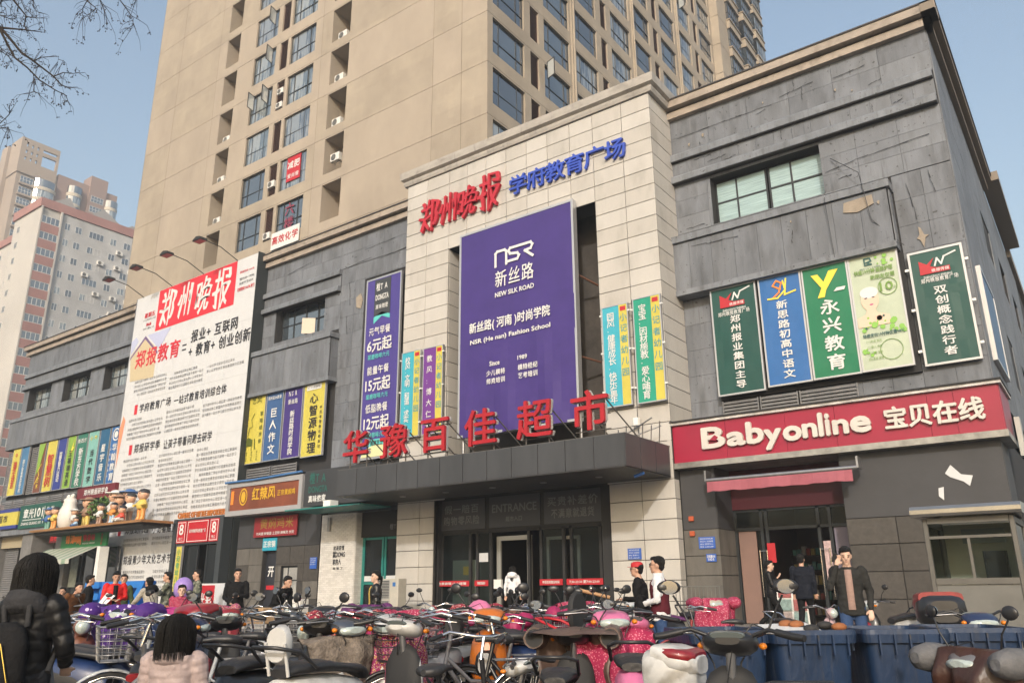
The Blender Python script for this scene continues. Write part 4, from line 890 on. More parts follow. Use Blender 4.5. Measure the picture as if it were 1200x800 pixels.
for k in range(26):
    u, v = random.uniform(-4.75, -3.62), random.uniform(8.15, 8.55); disc(m, f, u, v+.12*sin(u*4), random.uniform(.03, .09), -.002-.0001*k, 7)
for k in range(10): disc(m, f, random.uniform(-4.1, -3.6), random.uniform(10.15, 10.42), random.uniform(.02, .07), -.003-.0001*k, 7)
for k in range(8): disc(m, f, random.uniform(-4.78, -4.4), random.uniform(7.5, 7.8), random.uniform(.02, .06), -.003-.0001*k, 7)
m.build('leaf_print', LG, T)
m = MB(); disc(m, f, -4.4, 9.15, .24, -.004, 20, ry=.34); m.prism([(-4.5, 8.9), (-4.3, 8.9), (-4.25, 8.72), (-3.95, 8.62), (-3.9, 8.35), (-4.8, 8.35), (-4.8, 8.62), (-4.55, 8.72)], f, -.003, 0); m.build('portrait_skin', CREAM, T)
m = MB(); disc(m, f, -4.4, 9.36, .25, -.0055, 18, ry=.17); m.build('towel_print', WHT, T)
m = MB(); 
for dx in (-.1, .1): disc(m, g, -4.4+dx, 9.2, .045, -.004, 8, ry=.018)
m.build('eyes_print', INK, T); m = MB(); disc(m, g, -4.37, 8.99, .055, -.004, 10, ry=.022); m.build('lips_print', MAG, T)
m = MB(); ringp(m, f, -3.88, 9.45, .26, .018, -.005); ringp(m, f, -4.02, 7.6, .3, .015, -.005)
text_mb(m, '10', g, -4.08, -3.74, 9.33, 9.58, .03); row_mb(m, '元', g, -3.74, -3.62, 9.38, .12); text_mb(m, '快速19分钟·面部护理', g, -4.72, -3.68, 9.93, 10.08, .02, res=1, slant=.0); text_mb(m, '新朋友仅需', g, -4.3, -3.65, 9.72, 9.86, .02, res=1)
for k in range(4): text_mb(m, ('(一)补湿 滋润', '(二)婴儿 美颜', '(三)排毒 塑形', '(四)淡斑 紧致')[k], g, -4.65, -4.25, 7.85-.17*k, 7.95-.17*k, 0, res=1)
m.build('green_lettering', mat('olive_print', (.16, .28, .06), .6), T)
m = MB(); stroke(m, f, [(-4.4, 10.2), (-4.4, 10.4), (-4.25, 10.4), (-4.22, 10.3), (-4.35, 10.28), (-4.22, 10.2), (-4.4, 10.2)], .04); text_mb(m, 'BEAUTY FARM', f, -4.55, -4.0, 10.08, 10.12, 0, res=1); text_mb(m, '美丽工坊', f, -4.45, -4.1, 9.98+.12-.14, 10.05, 0, res=1) if 0 else None; text_mb(m, '体验支付19分钟仅需98元', f, -4.72, -3.62, 8.02, 8.14, .02, res=1); disc(m, f, -4.1, 8.6, .035, -.006); disc(m, f, -4.6, 8.3, .035, -.006); m.build('dark_lettering', mat('dark_teal_print', (.03, .1, .09), .6), T)
T, f = banner('wall_banner', 'single dark green banner at the corner above the red shop sign', -3.29, -1.90, 7.0, 10.34, 23.8, DGREEN, fr=.06)
f = front(23.765); m = MB(); col_mb(m, '双创概念践行者', f, -2.6, 7.2, 9.25, .265, .02, wx=1.35); row_mb(m, '郑州晚报教育广场', f, -3.05, -2.1, 9.42, .15, .01); letters(T, m, WHT); nm_logo(T, f, -2.65, 9.85, .9)
m = MB()
for z in (7.4, 8.6, 9.8): m.box(-3.4, -3.3, 23.74, 23.8, z, z+.07); m.box(-1.89, -1.80, 23.74, 23.8, z, z+.07)
m.build('clamp', WHITEM, T)
T = thing('side_wall_banner', 'framed banner seen edge on round the corner of the grey wing', 'banner', (-1.7, 26, 7), world=True)
m = MB(); sx_ = side(-1.68); frame_bars(m, sx_, 25.0, 28.2, 7.2, 10.0, .08, -.03, .12); m.build('frame', FRM, T); m = MB(); m.prism([(25.05, 7.25), (28.15, 7.25), (28.15, 9.95), (25.05, 9.95)], sx_, -.01, .01); m.build('printed_sheet', SLATE, T)
# ---- left row of four
GL = 'four framed banners under the grey spandrel left of the tall banner'
def vban(label, x0, x1, z0, z1, colm, chars, ink, size, Y=23.6, top=None, topink=None, group=GL, lo=.35, hi=.9, small=None):
    T, f = banner('wall_banner', label, x0, x1, z0, z1, Y, colm, group, fr=.035); f = front(Y-.035); c = (x0+x1)/2
    m = MB()
    if chars: col_mb(m, chars, f, c, z0+.15+lo, z1-hi, size, .018, wx=1.1)
    if small: col_mb(m, small, f, x1-.22 if group == GL else x0+.16, z0+.3, z1-1.2, .17, 0.01)
    letters(T, m, ink)
    if top:
        m = MB(); row_mb(m, top, f, x0+.12, x1-.12, z1-.45, min(.3, (x1-x0-.25)/len(top)*1.2), .012); m.build('top_lettering', topink or ink, T)
    return T, f
T, f = vban('yellow piano banner, leftmost of the four left of the tall banner', -33.45, -32.02, 7.13, 10.7, YEL, '', INK, .3)
m = MB(); row_mb(m, '艺风', f, -33.1, -32.3, 10.25, .4, .01); stroke(m, f, [(-33.2, 8.5), (-33.1, 8.9), (-32.9, 8.95), (-33.0, 9.3), (-32.8, 9.6)], .03)
m.prism([(-33.3, 8.0), (-32.8, 8.0), (-32.8, 8.3), (-33.15, 8.45), (-33.3, 8.3)], f, -.004, 0); stroke(m, f, [(-33.25, 8.0), (-33.25, 7.8)], .04); stroke(m, f, [(-32.85, 8.0), (-32.85, 7.8)], .04); stroke(m, f, [(-32.65, 8.3), (-32.6, 7.85)], .07); col_mb(m, '歌唱结良师', f, -32.25, 8.0, 9.7, .24, .01)
for k in range(3): col_mb(m, '钢琴古筝', f, -33.2+.4*k, 7.25, 7.75, .12)
letters(T, m, mat('olive_ink', (.08, .1, .01), .6))
vban('blue giant writing banner, second of the four left of the tall banner', -31.95, -30.7, 7.14, 10.63, colour('sign_denim', (.05, .13, .32)), '巨人作文', WHT, .5, top='郑州巨人教育', small=None, lo=.1)
T, f = vban('dark violet fashion school banner, third of the four left of the tall banner', -30.6, -29.27, 7.12, 10.61, PURPLE, '新丝路时尚学院', WHT, .32, top=None, lo=0, hi=1.25); m = MB(); row_mb(m, 'NSR', f, -30.3, -29.6, 10.2, .35, .01); row_mb(m, '新丝路', f, -30.3, -29.6, 9.8, .27, .01); m.build('emblem', WHT, T)
T, f = vban('yellow physics banner, rightmost of the four left of the tall banner', -29.19, -27.72, 7.05, 10.57, YEL, '心智源物理', INK, .55, small='中招考理想名师集训', lo=-.05, hi=.55); m = MB(); m.prism([(-29.0, 10.15), (-28.0, 10.15), (-28.0, 10.4), (-29.0, 10.4)], f, -.002, .005); m.build('white_tab', WHT, T); m = MB(); row_mb(m, 'XZY心智源教育', front(23.556), -28.95, -28.05, 10.27, .15); m.build('tab_lettering', INK, T)
# ---- far-left row
GF = 'row of narrow school banners along the far left of the grey wing'
SKY = colour('sign_sky_blue', (.07, .22, .42)); SGR = colour('sign_sea_green', (.03, .2, .14))
vban('yellow banner with red characters, leftmost in the far left row', -59.08, -57.92, 7.46, 10.62, YEL, '瑞华语言', RED, .52, group=GF, top='◎')
vban('light blue banner, second in the far left row beside the yellow one', -57.82, -56.69, 7.44, 10.65, SKY, '郑少年宫实验学校', WHT, .32, group=GF, lo=0)
T, f = vban('narrow banner with brown and green picture after the bare louvre', -55.37, -54.34, 7.38, 10.64, colour('sign_brown_print', (.22, .07, .04)), '', YL, .5, group=GF)
m = MB(); m.prism([(-55.3, 10.55), (-54.5, 10.55), (-54.9, 9.0), (-55.25, 8.5)], f, -.003, .004); m.build('green_print', LIME, T); m = MB(); stroke(m, f, [(-55.2, 8.0), (-54.8, 8.5), (-55.0, 8.8), (-54.7, 9.2)], .06); col_mb(m, '艺术', f, -54.85, 7.6, 8.4, .35, .01); m.build('yellow_lettering', YL, T)
vban('yellow banner with large red characters in the far left row', -54.17, -52.88, 7.37, 10.62, YEL, '智慧树', RED, .78, group=GF, lo=.15, hi=.9)
vban('navy blue banner with small white characters in the far left row', -52.77, -51.67, 7.37, 10.62, NAVY, '国家智力运动', WHT, .36, group=GF)
T, f = vban('lime green banner with black characters in the far left row', -51.54, -50.5, 7.36, 10.64, LIME, '王福瑞英语', INK, .42, group=GF, lo=0); m = MB(); m.prism([(-51.1, 9.4), (-50.7, 10.4), (-50.8, 9.9), (-50.6, 9.9)], f, -.004, 0); m.build('emblem', YL, T)
vban('sea green banner with bold white characters in the far left row', -50.36, -49.06, 7.32, 10.62, SGR, '新东方学校', WHT, .52, group=GF, lo=-.05, top='新西方')
vban('pale aqua banner with black characters in the far left row', -48.97, -47.74, 7.28, 10.63, AQUA, '当代数学', INK, .46, group=GF, lo=0, hi=1.1, top='小牛', topink=YL)
vban('dark blue cartoon banner with white characters in the far left row', -47.64, -46.48, 7.28, 10.62, colour('sign_deep_blue', (.02, .13, .27)), '星宇音乐', WHT, .5, group=GF, lo=0)
T, f = vban('bright blue banner with round seal, rightmost in the far left row', -46.34, -45.22, 7.26, 10.62, BLUE, '华翰教育', WHT, .5, group=GF, lo=-.05, hi=1.0, small='招生热线中心'); m = MB(); ringp(m, f, -45.78, 10.1, .38, .08); disc(m, f, -45.78, 10.1, .2, -.004); m.build('seal', WHT, T)
# ---- NEWSPAPER BILLBOARD
T = thing('newspaper_billboard', 'giant white billboard printed like a newspaper front page with red masthead', 'billboard', (-39, 23.3, .25), world=True)
m = MB(); wall(m, front(23.32), -45.0, -33.3, .3, 18.2, [(-37.55, -33.35, .25, 4.75, .01)], .01); m.build('printed_sheet', WHITEP, T)
m = MB(); m.box(-33.32, -33.28, 23.28, 23.99, .3, 18.25); m.build('side_panel', mat('billboard_side', (.028, .034, .036), .5), T); m = MB(); m.box(-45.05, -45.0, 23.3, 23.98, .3, 18.2); m.box(-45.0, -33.33, 23.34, 23.97, 4.8, 18.2); m.build('box', GREYT, T)
m = MB()
for z in (14.6, 11.7, 8.85, 5.9, 3.0): m.box(-45, -33.35, 23.315, 23.319, z, z+.014) if z > 4.8 else m.box(-45, -37.6, 23.315, 23.319, z, z+.014)
for x in (-43.4, -41.8, -40.2, -38.6, -37.0, -35.4): m.box(x, x+.01, 23.3155, 23.319, 4.8, 18.2)
m.build('seams', mat('seam_grey', (.45, .46, .47), .6), T)
f = front(23.31)
m = MB(); m.prism([(-42.55, 15.7), (-35.12, 15.7), (-35.12, 18.18), (-42.55, 18.18)], f, -.003, .004); m.build('masthead', mat('masthead_red', (.60, .02, .035), .5, 0, .05, .6), T)
fm_ = front(23.303)
for ch, u, v, w_, h_ in (('郑', -41.5, 16.9, 1.35, 2.1), ('州', -39.75, 16.95, 1.2, 1.95), ('晚', -38.0, 16.9, 1.3, 1.9), ('报', -36.3, 16.95, 1.35, 2.2)): brush(T, ch, u, v, w_, h_, fm_, .006, mat('masthead_white', (.62, .62, .61), .5), 'masthead_character', .013, .1)
RB = mat('headline_red', (.55, .015, .03), .5)
m = MB(); row_mb(m, '郑报教育', f, -44.3, -39.65, 14.2, 1.15, .02); m.build('red_headline', RB, T)
m = MB(); row_mb(m, '报业+互联网', f, -38.75, -34.5, 14.6, .76, .02); row_mb(m, '+教育+创业创新', f, -38.85, -33.35, 13.75, .78, .02); m.prism([(-39.5, 14.22), (-39.1, 14.22), (-39.1, 14.3), (-39.5, 14.3)], f, -.004, 0); m.prism([(-39.5, 13.95), (-39.1, 13.95), (-39.1, 14.03), (-39.5, 14.03)], f, -.004, 0)
row_mb(m, '学府教育广场', f, -43.15, -39.95, 11.2, .55, .015); row_mb(m, '一站式教育培训综合体', f, -39.7, -34.95, 11.15, .55, .015)
row_mb(m, '郑报研学季', f, -43.15, -40.5, 8.9, .55, .015); row_mb(m, '让孩子带着问题去研学', f, -40.2, -35.8, 8.82, .55, .015)
row_mb(m, '郑报幼儿园', f, -42.95, -40.6, 4.48, .5, .015); row_mb(m, '小记者摇篮', f, -40.3, -38.05, 4.42, .5, .015); row_mb(m, '郑报青少年文化艺术节', f, -42.75, -38.2, 2.9, .5, .015); m.build('black_headline', INK, T)
m = MB()
for z in (11.2, 8.9, 4.5, 2.95): m.prism([(-43.65, z-.28), (-43.35, z-.28), (-43.35, z+.28), (-43.65, z+.28)], f, -.004, 0)
m.build('red_bar', RB, T)
body = '郑州晚报学府教育广场位于郑州市中心城区是一座综合性教育培训商业体汇聚国内外优秀教育品牌为孩子提供一站式学习成长空间让家长放心让学生快乐报业集团倾力打造服务百姓'
def column(m, u0, u1, z1, z0, pitch=.27, sz=.2):
    z = z1; k = random.randint(0, 50)
    while z > z0:
        n = int((u1-u0)/.19); ind = random.random() < .2; end = n if random.random() > .2 else random.randint(n//3, n)
        s = ''.join(body[(k+i) % len(body)] for i in range(end)); k += end
        for i, ch in enumerate(s):
            if ind and i < 2: continue
            em_mb(m, ch, f, u0+(i+.5)*(u1-u0)/n, z, sz*.92, 0, -.003, 1)
        z -= pitch
m = MB()
# body copy set with a handful of real glyphs, one mesh per text block
def block(u0, u1, z1, z0, pitch=.26):
    b = MB(); column(b, u0, u1, z1, z0, pitch); b.build('body_text', mat('newsprint_grey', (.10, .10, .105), .7), T)
block(-44.0, -40.7, 12.85, 11.9); block(-40.4, -37.2, 12.75, 11.9); block(-36.9, -33.7, 12.6, 12.1)
block(-44.1, -40.6, 10.6, 9.4); block(-40.3, -37.1, 10.6, 9.5); block(-36.9, -33.6, 10.5, 9.9)
block(-44.1, -40.9, 8.3, 5.0); block(-40.5, -37.3, 8.25, 5.0); block(-37.0, -33.6, 8.2, 5.2)
block(-43.0, -40.5, 3.95, 3.5); block(-40.2, -37.8, 3.95, 3.5); block(-43.0, -40.5, 2.3, 1.2); block(-40.2, -37.8, 2.3, 1.2)
m = MB(); text_mb(m, '星期五', f, -43.9, -42.8, 16.75, 17.05, .02, res=1); text_mb(m, '第82期', f, -43.6, -43.1, 16.2, 16.4, .02, res=1); text_mb(m, '新闻热线 96678', f, -34.8, -33.6, 17.35, 17.5, .01, res=1); text_mb(m, '订报热线 96678 发行', f, -34.9, -33.45, 16.35, 16.55, .02, res=1); m.build('small_red_text', RB, T)
m = MB(); text_mb(m, '2017年3月10日', f, -44.0, -42.7, 16.55, 16.68, 0, res=1); text_mb(m, '农历丁酉年二月', f, -43.9, -42.75, 16.0, 16.12, 0, res=1); text_mb(m, '国内统一刊号', f, -34.75, -33.55, 16.95, 17.1, 0, res=1); text_mb(m, '邮发代号郑州', f, -34.75, -33.6, 16.7, 16.85, 0, res=1); m.build('small_black_text', INK, T)
m = MB(); m.prism([(-44.6, 13.0), (-44.9, 14.6), (-43.5, 15.55), (-42.1, 14.6), (-42.1, 12.9)], f, -.002, .004); m.build('house_print', mat('house_tan_print', (.5, .42, .27), .6), T)
m = MB(); m.prism([(-44.9, 14.5), (-43.5, 15.6), (-42.0, 14.4), (-42.0, 14.25), (-43.5, 15.4), (-44.9, 14.35)], f, -.004, .004); m.build('roof_print', mat('roof_plum_print', (.16, .10, .22), .6), T)
m = MB(); m.prism([(-43.3, 15.6), (-40.9, 15.6), (-41.8, 14.6), (-42.2, 14.75)], f, -.003, .004); m.prism([(-45, 15.5), (-44.9, 14.7), (-44.2, 15.4), (-44.5, 15.7)], f, -.003, .004); m.build('lilac_print', mat('lilac_print', (.42, .45, .62), .6), T)
m = MB(); m.prism([(-45, 10.2), (-44.75, 11), (-44.5, 10.7), (-44.85, 8)], f, -.003, .004); m.prism([(-34.6, 1.0), (-33.9, 1.0), (-33.8, 3.9), (-34.5, 3.2)], f, -.003, .004); m.build('coral_print', mat('coral_print', (.72, .25, .14), .6), T)
m = MB(); m.prism([(-33.75, 4.6), (-33.5, 4.9), (-33.5, 5.7), (-33.85, 5.3)], f, -.003, .004); m.build('pencil_print', mat('pencil_blue_print', (.25, .35, .6), .6), T)
for i, x in enumerate((-44.3, -41.3, -38.2, -35.1)):
    t = thing('billboard_lamp', '%s dark floodlight on an arm over the newspaper billboard' % ('leftmost', 'second from left', 'third from left', 'rightmost')[i], 'lamp', (x, 23.3, 18.2), group='floodlights over the newspaper billboard')
    m = MB(); m.tube([(0, .1, -.05), (-.3, -.9, .55), (-.7, -1.6, .8)], .025, 5); m.build('arm', BLACKM, t)
    m = MB(); m.prism([(-.45, 0), (.35, 0), (.3, .14), (-.1, .22), (-.4, .1)], lambda u, v, w: (-.9+u*.9, -1.75+w, .75+v), -.22, .22); h = m.build('lamp_head', BLACKM, t)
    m = MB(); m.box(-1.25, -.62, -1.93, -1.57, .735, .749); m.build('lens', mat('lamp_lens_red', (.25, .03, .03), .3), h)
# ---- BABY ONLINE SIGN
T = thing('shop_sign', 'long crimson Babyonline sign box over the right shop entrance', 'sign', (-6, 22.4, 4.7), world=True)
CR = mat('crimson_panel', (.29, .006, .034), .38, 0, .1, .5, .0, 3, .6, (1, 1, 1), .12)
xs = [-10.28, -8.6, -6.85, -5.5, -3.2, -2.6, -1.6]
for a, b in zip(xs, xs[1:]):
    m = MB(); m.box(a+.004, b-.004, 22.40, 22.44, 4.85, 5.98); m.build('face_panel', CR, T)
m = MB(); m.box(-1.62, -1.58, 22.44, 24.6, 4.85, 5.98); m.build('end_panel', mat('crimson_dark', (.22, .012, .04), .4), T)
m = MB(); m.box(-10.25, -1.63, 22.45, 24.5, 4.9, 5.95); m.build('box', BLACKM, T)
m = MB(); m.box(-10.3, -1.55, 22.34, 24.6, 4.68, 4.845); m.build('bottom_trim', mat('tarnished_steel', (.33, .32, .30), .4, .5, .5, 1.5, .3, 6), T)
m = MB(); m.box(-10.3, -1.52, 22.30, 24.7, 5.99, 6.07); m.box(-10.3, -1.5, 22.25, 24.7, 6.071, 6.11, 1); m.build('top_trim', [mat('peeling_trim', (.5, .48, .46), .6, 0, .5, 2.5, .4, 9), BLACKM], T)
m = MB(); m.box(-10.42, -10.31, 22.3, 22.42, 4.7, 6.05); m.box(-1.5, -1.38, 24, 24.4, 4.4, 5.4); m.build('end_post', mat('grey_end_post', (.4, .4, .38), .5), T)
f = front(22.39); LW_ = mat('letter_ivory', (.55, .52, .48), .4, 0, .1, 2)
def xl(m, s, a, b, c, d, bold): return text_mb(m, s, f, a, b, c, d, bold, ext=.09, res=3, d=0)
m = MB(); text_mb(m, 'B', f, -9.3, -8.62, 5.2, 5.78, .05, ext=.09, d=0, res=3); m.build('letter', LW_, T)
for ch, a, b, c, d, bo in (('a', -8.52, -8.02, 5.2, 5.55, .1), ('b', -7.93, -7.48, 5.2, 5.78, .06), ('y', -7.42, -6.98, 4.98, 5.5, .06), ('o', -6.88, -6.42, 5.16, 5.52, .1), ('n', -6.35, -6.0, 5.19, 5.54, .08), ('l', -5.9, -5.84, 5.19, 5.78, .06), ('i', -5.72, -5.66, 5.19, 5.74, .06), ('n', -5.54, -5.18, 5.19, 5.54, .08), ('e', -5.08, -4.62, 5.18, 5.56, .09)):
    m = MB(); text_mb(m, ch, f, a, b, c, d, bo, ext=.09, d=0, res=3); m.build('letter', LW_, T)
for i, ch in enumerate('宝贝在线'):
    m = MB(); em_mb(m, ch, f, -3.98+.58*i, 5.42, .62, .028, 0, 2, .98, 0, .09); m.build('letter', LW_, T)
m = MB(); m.prism([(-9.06, 5.42), (-8.9, 5.55), (-8.8, 5.47), (-8.88, 5.38)], f, -.115, -.05); m.build('emblem', CR, T)
# small floodlights on sign top
for x, lb in ((-4.95, 'small white floodlight on the grey ledge under the pale banner'), (-2.6, 'small grey wall lamp under the corner banner')):
    t = thing('floodlight', lb, 'lamp', (x, 23.4, 6.1)); m = MB(); m.bbox(-.09, .09, -.08, .08, .04, .2); m.box(-.02, .02, -.02, .02, 0, .04); m.build('head', WHITEM, t)
# ---- BABY SHOP FRONT
SF = thing('baby_shop_front', 'glazed shopfront with open door, board panels and crimson awning below the Babyonline sign', 'shopfront', (-7, 23, .25), world=True)
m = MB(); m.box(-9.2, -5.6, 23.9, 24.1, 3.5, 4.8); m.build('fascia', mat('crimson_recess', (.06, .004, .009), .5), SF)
m = MB()
for x in (-9.15, -8.35, -8.2, -6.7, -6.38, -5.66): m.box(x-.045, x+.045, 23.96, 24.06, .25, 3.5)
for a, b in ((-9.1, -8.4), (-8.15, -6.42), (-6.33, -5.7)): m.box(a, b, 23.96, 24.06, 2.88, 2.97)
m.box(-9.1, -5.7, 23.96, 24.06, 3.43, 3.499); m.build('door_frame', DFRAME, SF)
m = MB(); m.box(-9.1, -5.7, 24.0, 24.01, 2.98, 3.42); m.build('transom_pane', glass('shop_glass', (.015, .02, .02), .75), SF)
m = MB(); m.box(-9.08, -8.55, 23.99, 24.03, .27, 2.86); m.build('board', mat('pinkish_board', (.20, .125, .105), .6, 0, .12, .8), SF)
m = MB(); m.box(-6.3, -5.72, 23.99, 24.03, .27, 2.86); m.build('board', mat('lilac_board', (.19, .165, .21), .6, 0, .15, .8), SF)
m = MB(); m.box(-8.5, -8.4, 23.97, 24.03, .27, 2.86); m.build('pane', ENG, SF)
for x0, x1 in ((-8.45, -8.2), (-6.72, -6.42)):
    m = MB()
    for x in (x0+.02, x1-.02): m.tube([(x, 23.85, 1.0), (x, 23.85, 2.3)], .018, 6)
    m.tube([(x0, 23.85, 2.28), (x1, 23.85, 2.28)], .012, 4); m.tube([(x0+.1, 23.85, 1.2), (x0+.1, 23.97, 1.2)], .012, 4); m.build('handle', CHROME, SF)
m = MB(); f = front(23.95); m.prism([(-8.24, 1.95), (-8.0, 1.95), (-8.0, 2.5), (-8.24, 2.5)], f, -.003, .003); m.build('red_poster', RED, SF); m = MB(); m.prism([(-6.62, 1.4), (-6.42, 1.4), (-6.42, 2.5), (-6.62, 2.5)], f, -.003, .003); m.build('price_poster', mat('poster_pale_pink', (.55, .40, .40), .6, 0, .4, 9), SF)
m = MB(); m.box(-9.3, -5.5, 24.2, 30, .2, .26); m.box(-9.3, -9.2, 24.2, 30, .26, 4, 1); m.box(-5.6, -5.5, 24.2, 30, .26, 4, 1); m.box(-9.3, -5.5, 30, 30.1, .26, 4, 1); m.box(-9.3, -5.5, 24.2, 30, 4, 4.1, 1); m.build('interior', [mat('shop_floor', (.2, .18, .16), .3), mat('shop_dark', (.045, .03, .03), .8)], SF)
m = MB()
for i in range(4):
    for j in range(3): x, y = -8.8+.95*i, 25+1.4*j; m.box(x-.12, x+.12, y-.12, y+.12, 3.96, 3.985)
lm = mat('ceiling_light_glow', (1, .95, .85), .5); lm.node_tree.nodes['Principled BSDF'].inputs['Emission Color'].default_value = (1, .93, .8, 1); lm.node_tree.nodes['Principled BSDF'].inputs['Emission Strength'].default_value = 3
m.build('ceiling_light', lm, SF)
for i, (x, lb) in enumerate(((-8.0, 'left shelf of bright goods deep inside the baby shop'), (-7.05, 'right shelf of bright goods deep inside the baby shop'))):
    t = thing('goods_shelf', lb, 'shelf', (x, 27, .25), world=True); m = MB()
    for k in range(5): m.box(x-.45, x+.45, 26.8, 27.2, .4+.45*k, .43+.45*k)
    m.box(x-.47, x-.45, 26.8, 27.2, .25, 2.3); m.box(x+.45, x+.47, 26.8, 27.2, .25, 2.3); m.build('rack', BLACKM, t)
    m = MB()
    for k in range(5):
        for q in range(6): m.box(x-.42+.145*q, x-.42+.145*q+.11, 26.85, 27.1, .432+.45*k, .6+.45*k+random.uniform(0, .12), random.randint(0, 3))
    tag(m.build('packets', [mat('packet_red', (.12, .01, .012), .5), mat('packet_white', (.16, .15, .14), .5), mat('packet_teal', (.02, .09, .09), .5), mat('packet_yellow', (.14, .10, .02), .5)], t), kind='stuff')
T = thing('magazine_stand', 'leaning newspaper and leaflet stand at the baby shop doorway', 'stand', (-7.7, 23.6, .25), world=True)
m = MB()
for k in range(3):
    for q in range(2): z = .3+.34*k; x = -7.95+.42*q; m.prism([(x, z), (x+.36, z), (x+.36, z+.3), (x, z+.3)], front(23.55+.04*k), 0, .02, (k+q) % 3)
m.build('leaflets', [mat('leaflet_a', (.32, .26, .25), .6, 0, .5, 12), mat('leaflet_b', (.2, .28, .27), .6, 0, .5, 12), mat('leaflet_c', (.3, .09, .09), .6, 0, .5, 12)], T); m = MB(); m.box(-8.0, -7.1, 23.66, 23.7, .25, 1.3); m.build('back', WHITEM, T)
T = thing('awning', 'faded crimson cloth awning rolled out over the baby shop door', 'awning', (-7, 22.6, 3.9), world=True)
m = MB(); xs = [-9.15+.2*k for k in range(21)]
for k, (a, b) in enumerate(zip(xs, xs[1:])):
    s = .03*abs(sin(k*1.1)); y1_ = 21.98-.05*sin(k*.9)
    m.add([(a, 22.03, 4.17), (b, 22.03, 4.17), (b, y1_, 3.90-s), (a, 21.98-.05*sin((k-1)*.9), 3.90-.03*abs(sin((k-1)*1.1)))], [(0, 1, 2, 3)], 0, True)
m.build('cloth', mat('awning_crimson', (.30, .085, .11), .8, 0, .15, 2, .2, 10), T); m = MB(); m.tube([(-9.2, 22.08, 4.22), (-4.98, 22.08, 4.22)], .06, 8); m.box(-9.2, -9.15, 22, 22.4, 4.2, 4.5); m.box(-5.02, -4.97, 22, 22.4, 4.2, 4.5); m.build('rail', STEEL, T)
# ---- ground floor piers, dark stone
PG = [mat('granite_pier', (.047, .042, .038), .45, 0, .25, 6, .1, 60, .5, (1, 1, 1), .3), mat('granite_pier_b', (.058, .052, .047), .45, 0, .25, 6, .1, 60, .5, (1, 1, 1), .3)]
CM = [mat('cement_pier', (.115, .108, .098), .7, 0, .3, 1.5, .2, 20, .4, (1, 1, .3), .5)]; GP = mat('grey_painted_band', (.043, .043, .047), .6, 0, .15, 1, .1, 10)
def pier(name, label, x0, x1, z1, y0, y1, rows, colsx, mats, bandz):
    P = thing(name, label, 'pier', ((x0+x1)/2, y0, .25), world=True)
    m = MB(); m.box(x0+.01, x1-.01, y0+.03, y1, .25, z1); m.build('core', DARKGAP, P)
    m = MB(); m.box(x0, x1, y0, y0+.028, bandz, z1); m.box(x1-.009, x1+.02, y0+.03, y1, bandz, z1); m.box(x0-.02, x0+.009, y0+.03, y1, bandz, z1); m.build('painted_band', GP, P)
    for a, b in zip(rows, rows[1:]):
        for c, d in zip(colsx, colsx[1:]): tile(front(y0+.028), c, d, a, b, 'stone_slab', P, mats, .028, .008)
        tile(side(x1-.01), y0, y1, a, b, 'stone_slab', P, mats, .028, .008); tile(lambda u, v, w: (x0+.01+w, u, v), y0, y1, a, b, 'stone_slab', P, mats, .028, .008)
    return P
pier('stone_pier', 'grey cement pier left of the baby shop with two blue number plates', -10.25, -9.2, 4.68, 22.68, 24, [.25, .95, 1.6, 2.15, 2.9], [-10.25, -9.2], CM, 2.91)
pier('stone_pier', 'dark granite pier right of the baby shop beside the booth', -5.6, -1.8, 4.68, 22.68, 24.4, [.25, .95, 1.62, 2.3, 2.97], [-5.6, -4.4, -3.2, -1.8], PG, 2.98)
m = MB(); m.prism([(-3.1, 3.95), (-2.95, 4.15), (-2.75, 3.9), (-2.5, 3.85), (-2.6, 3.6), (-2.72, 3.72), (-3.0, 3.85)], front(22.66), -.004, .01); m.prism([(-3.3, 3.6), (-3.18, 3.62), (-3.22, 3.3), (-3.32, 3.4)], front(22.66), -.004, .01); tag(m.build('torn_poster_scrap', WHITEP), 'torn white poster scraps stuck on the dark wall above the booth', 'paper')
for i, (x0, x1, z0, z1, lb, y) in enumerate(((-9.8, -9.3, 2.35, 2.68, 'large blue notice plate on the cement pier', 22.66), (-9.6, -9.3, 1.98, 2.2, 'small blue number plate 101 on the cement pier', 22.66), (-11.95, -11.5, 2.1, 2.42, 'blue notice plate on the cream tiles right of the entrance', 22.28), (-26.97+.05, -26.6+.1, 2.15, 2.6, 'blue notice plate on the grey stone beside the brick wall', 22.65))):
    t = thing('wall_plate', lb, 'plate', ((x0+x1)/2, y, z0), world=True); m = MB(); m.box(x0, x1, y-.012, y+.012, z0, z1); m.build('plate', mat('plate_blue', (.03, .10, .40), .4), t)
    m = MB(); fp = front(y-.014)
    if i == 1: text_mb(m, '文化路101', fp, x0+.03, x1-.03, z0+.11, z1-.03, .02); text_mb(m, '101', fp, x0+.07, x1-.07, z0+.03, z0+.1, .03)
    else:
        for k in range(4): text_mb(m, ('消防安全责任牌', '责任人 赵建国', '单位 管理中心', '电话 66886688')[k], fp, x0+.04, x1-.06, z1-.075-.075*k, z1-.03-.075*k, 0, res=1)
    m.build('lettering', WHT, t)
for z, lb in ((3.15, 'upper small orange alarm box on the pier'), (2.72, 'lower small orange alarm box on the pier')):
    m = MB(); m.bbox(-10.05, -9.9, 22.6, 22.67, z, z+.14, .01); tag(m.build('alarm_box', mat('alarm_orange', (.4, .08, .03), .5)), lb, 'alarm')
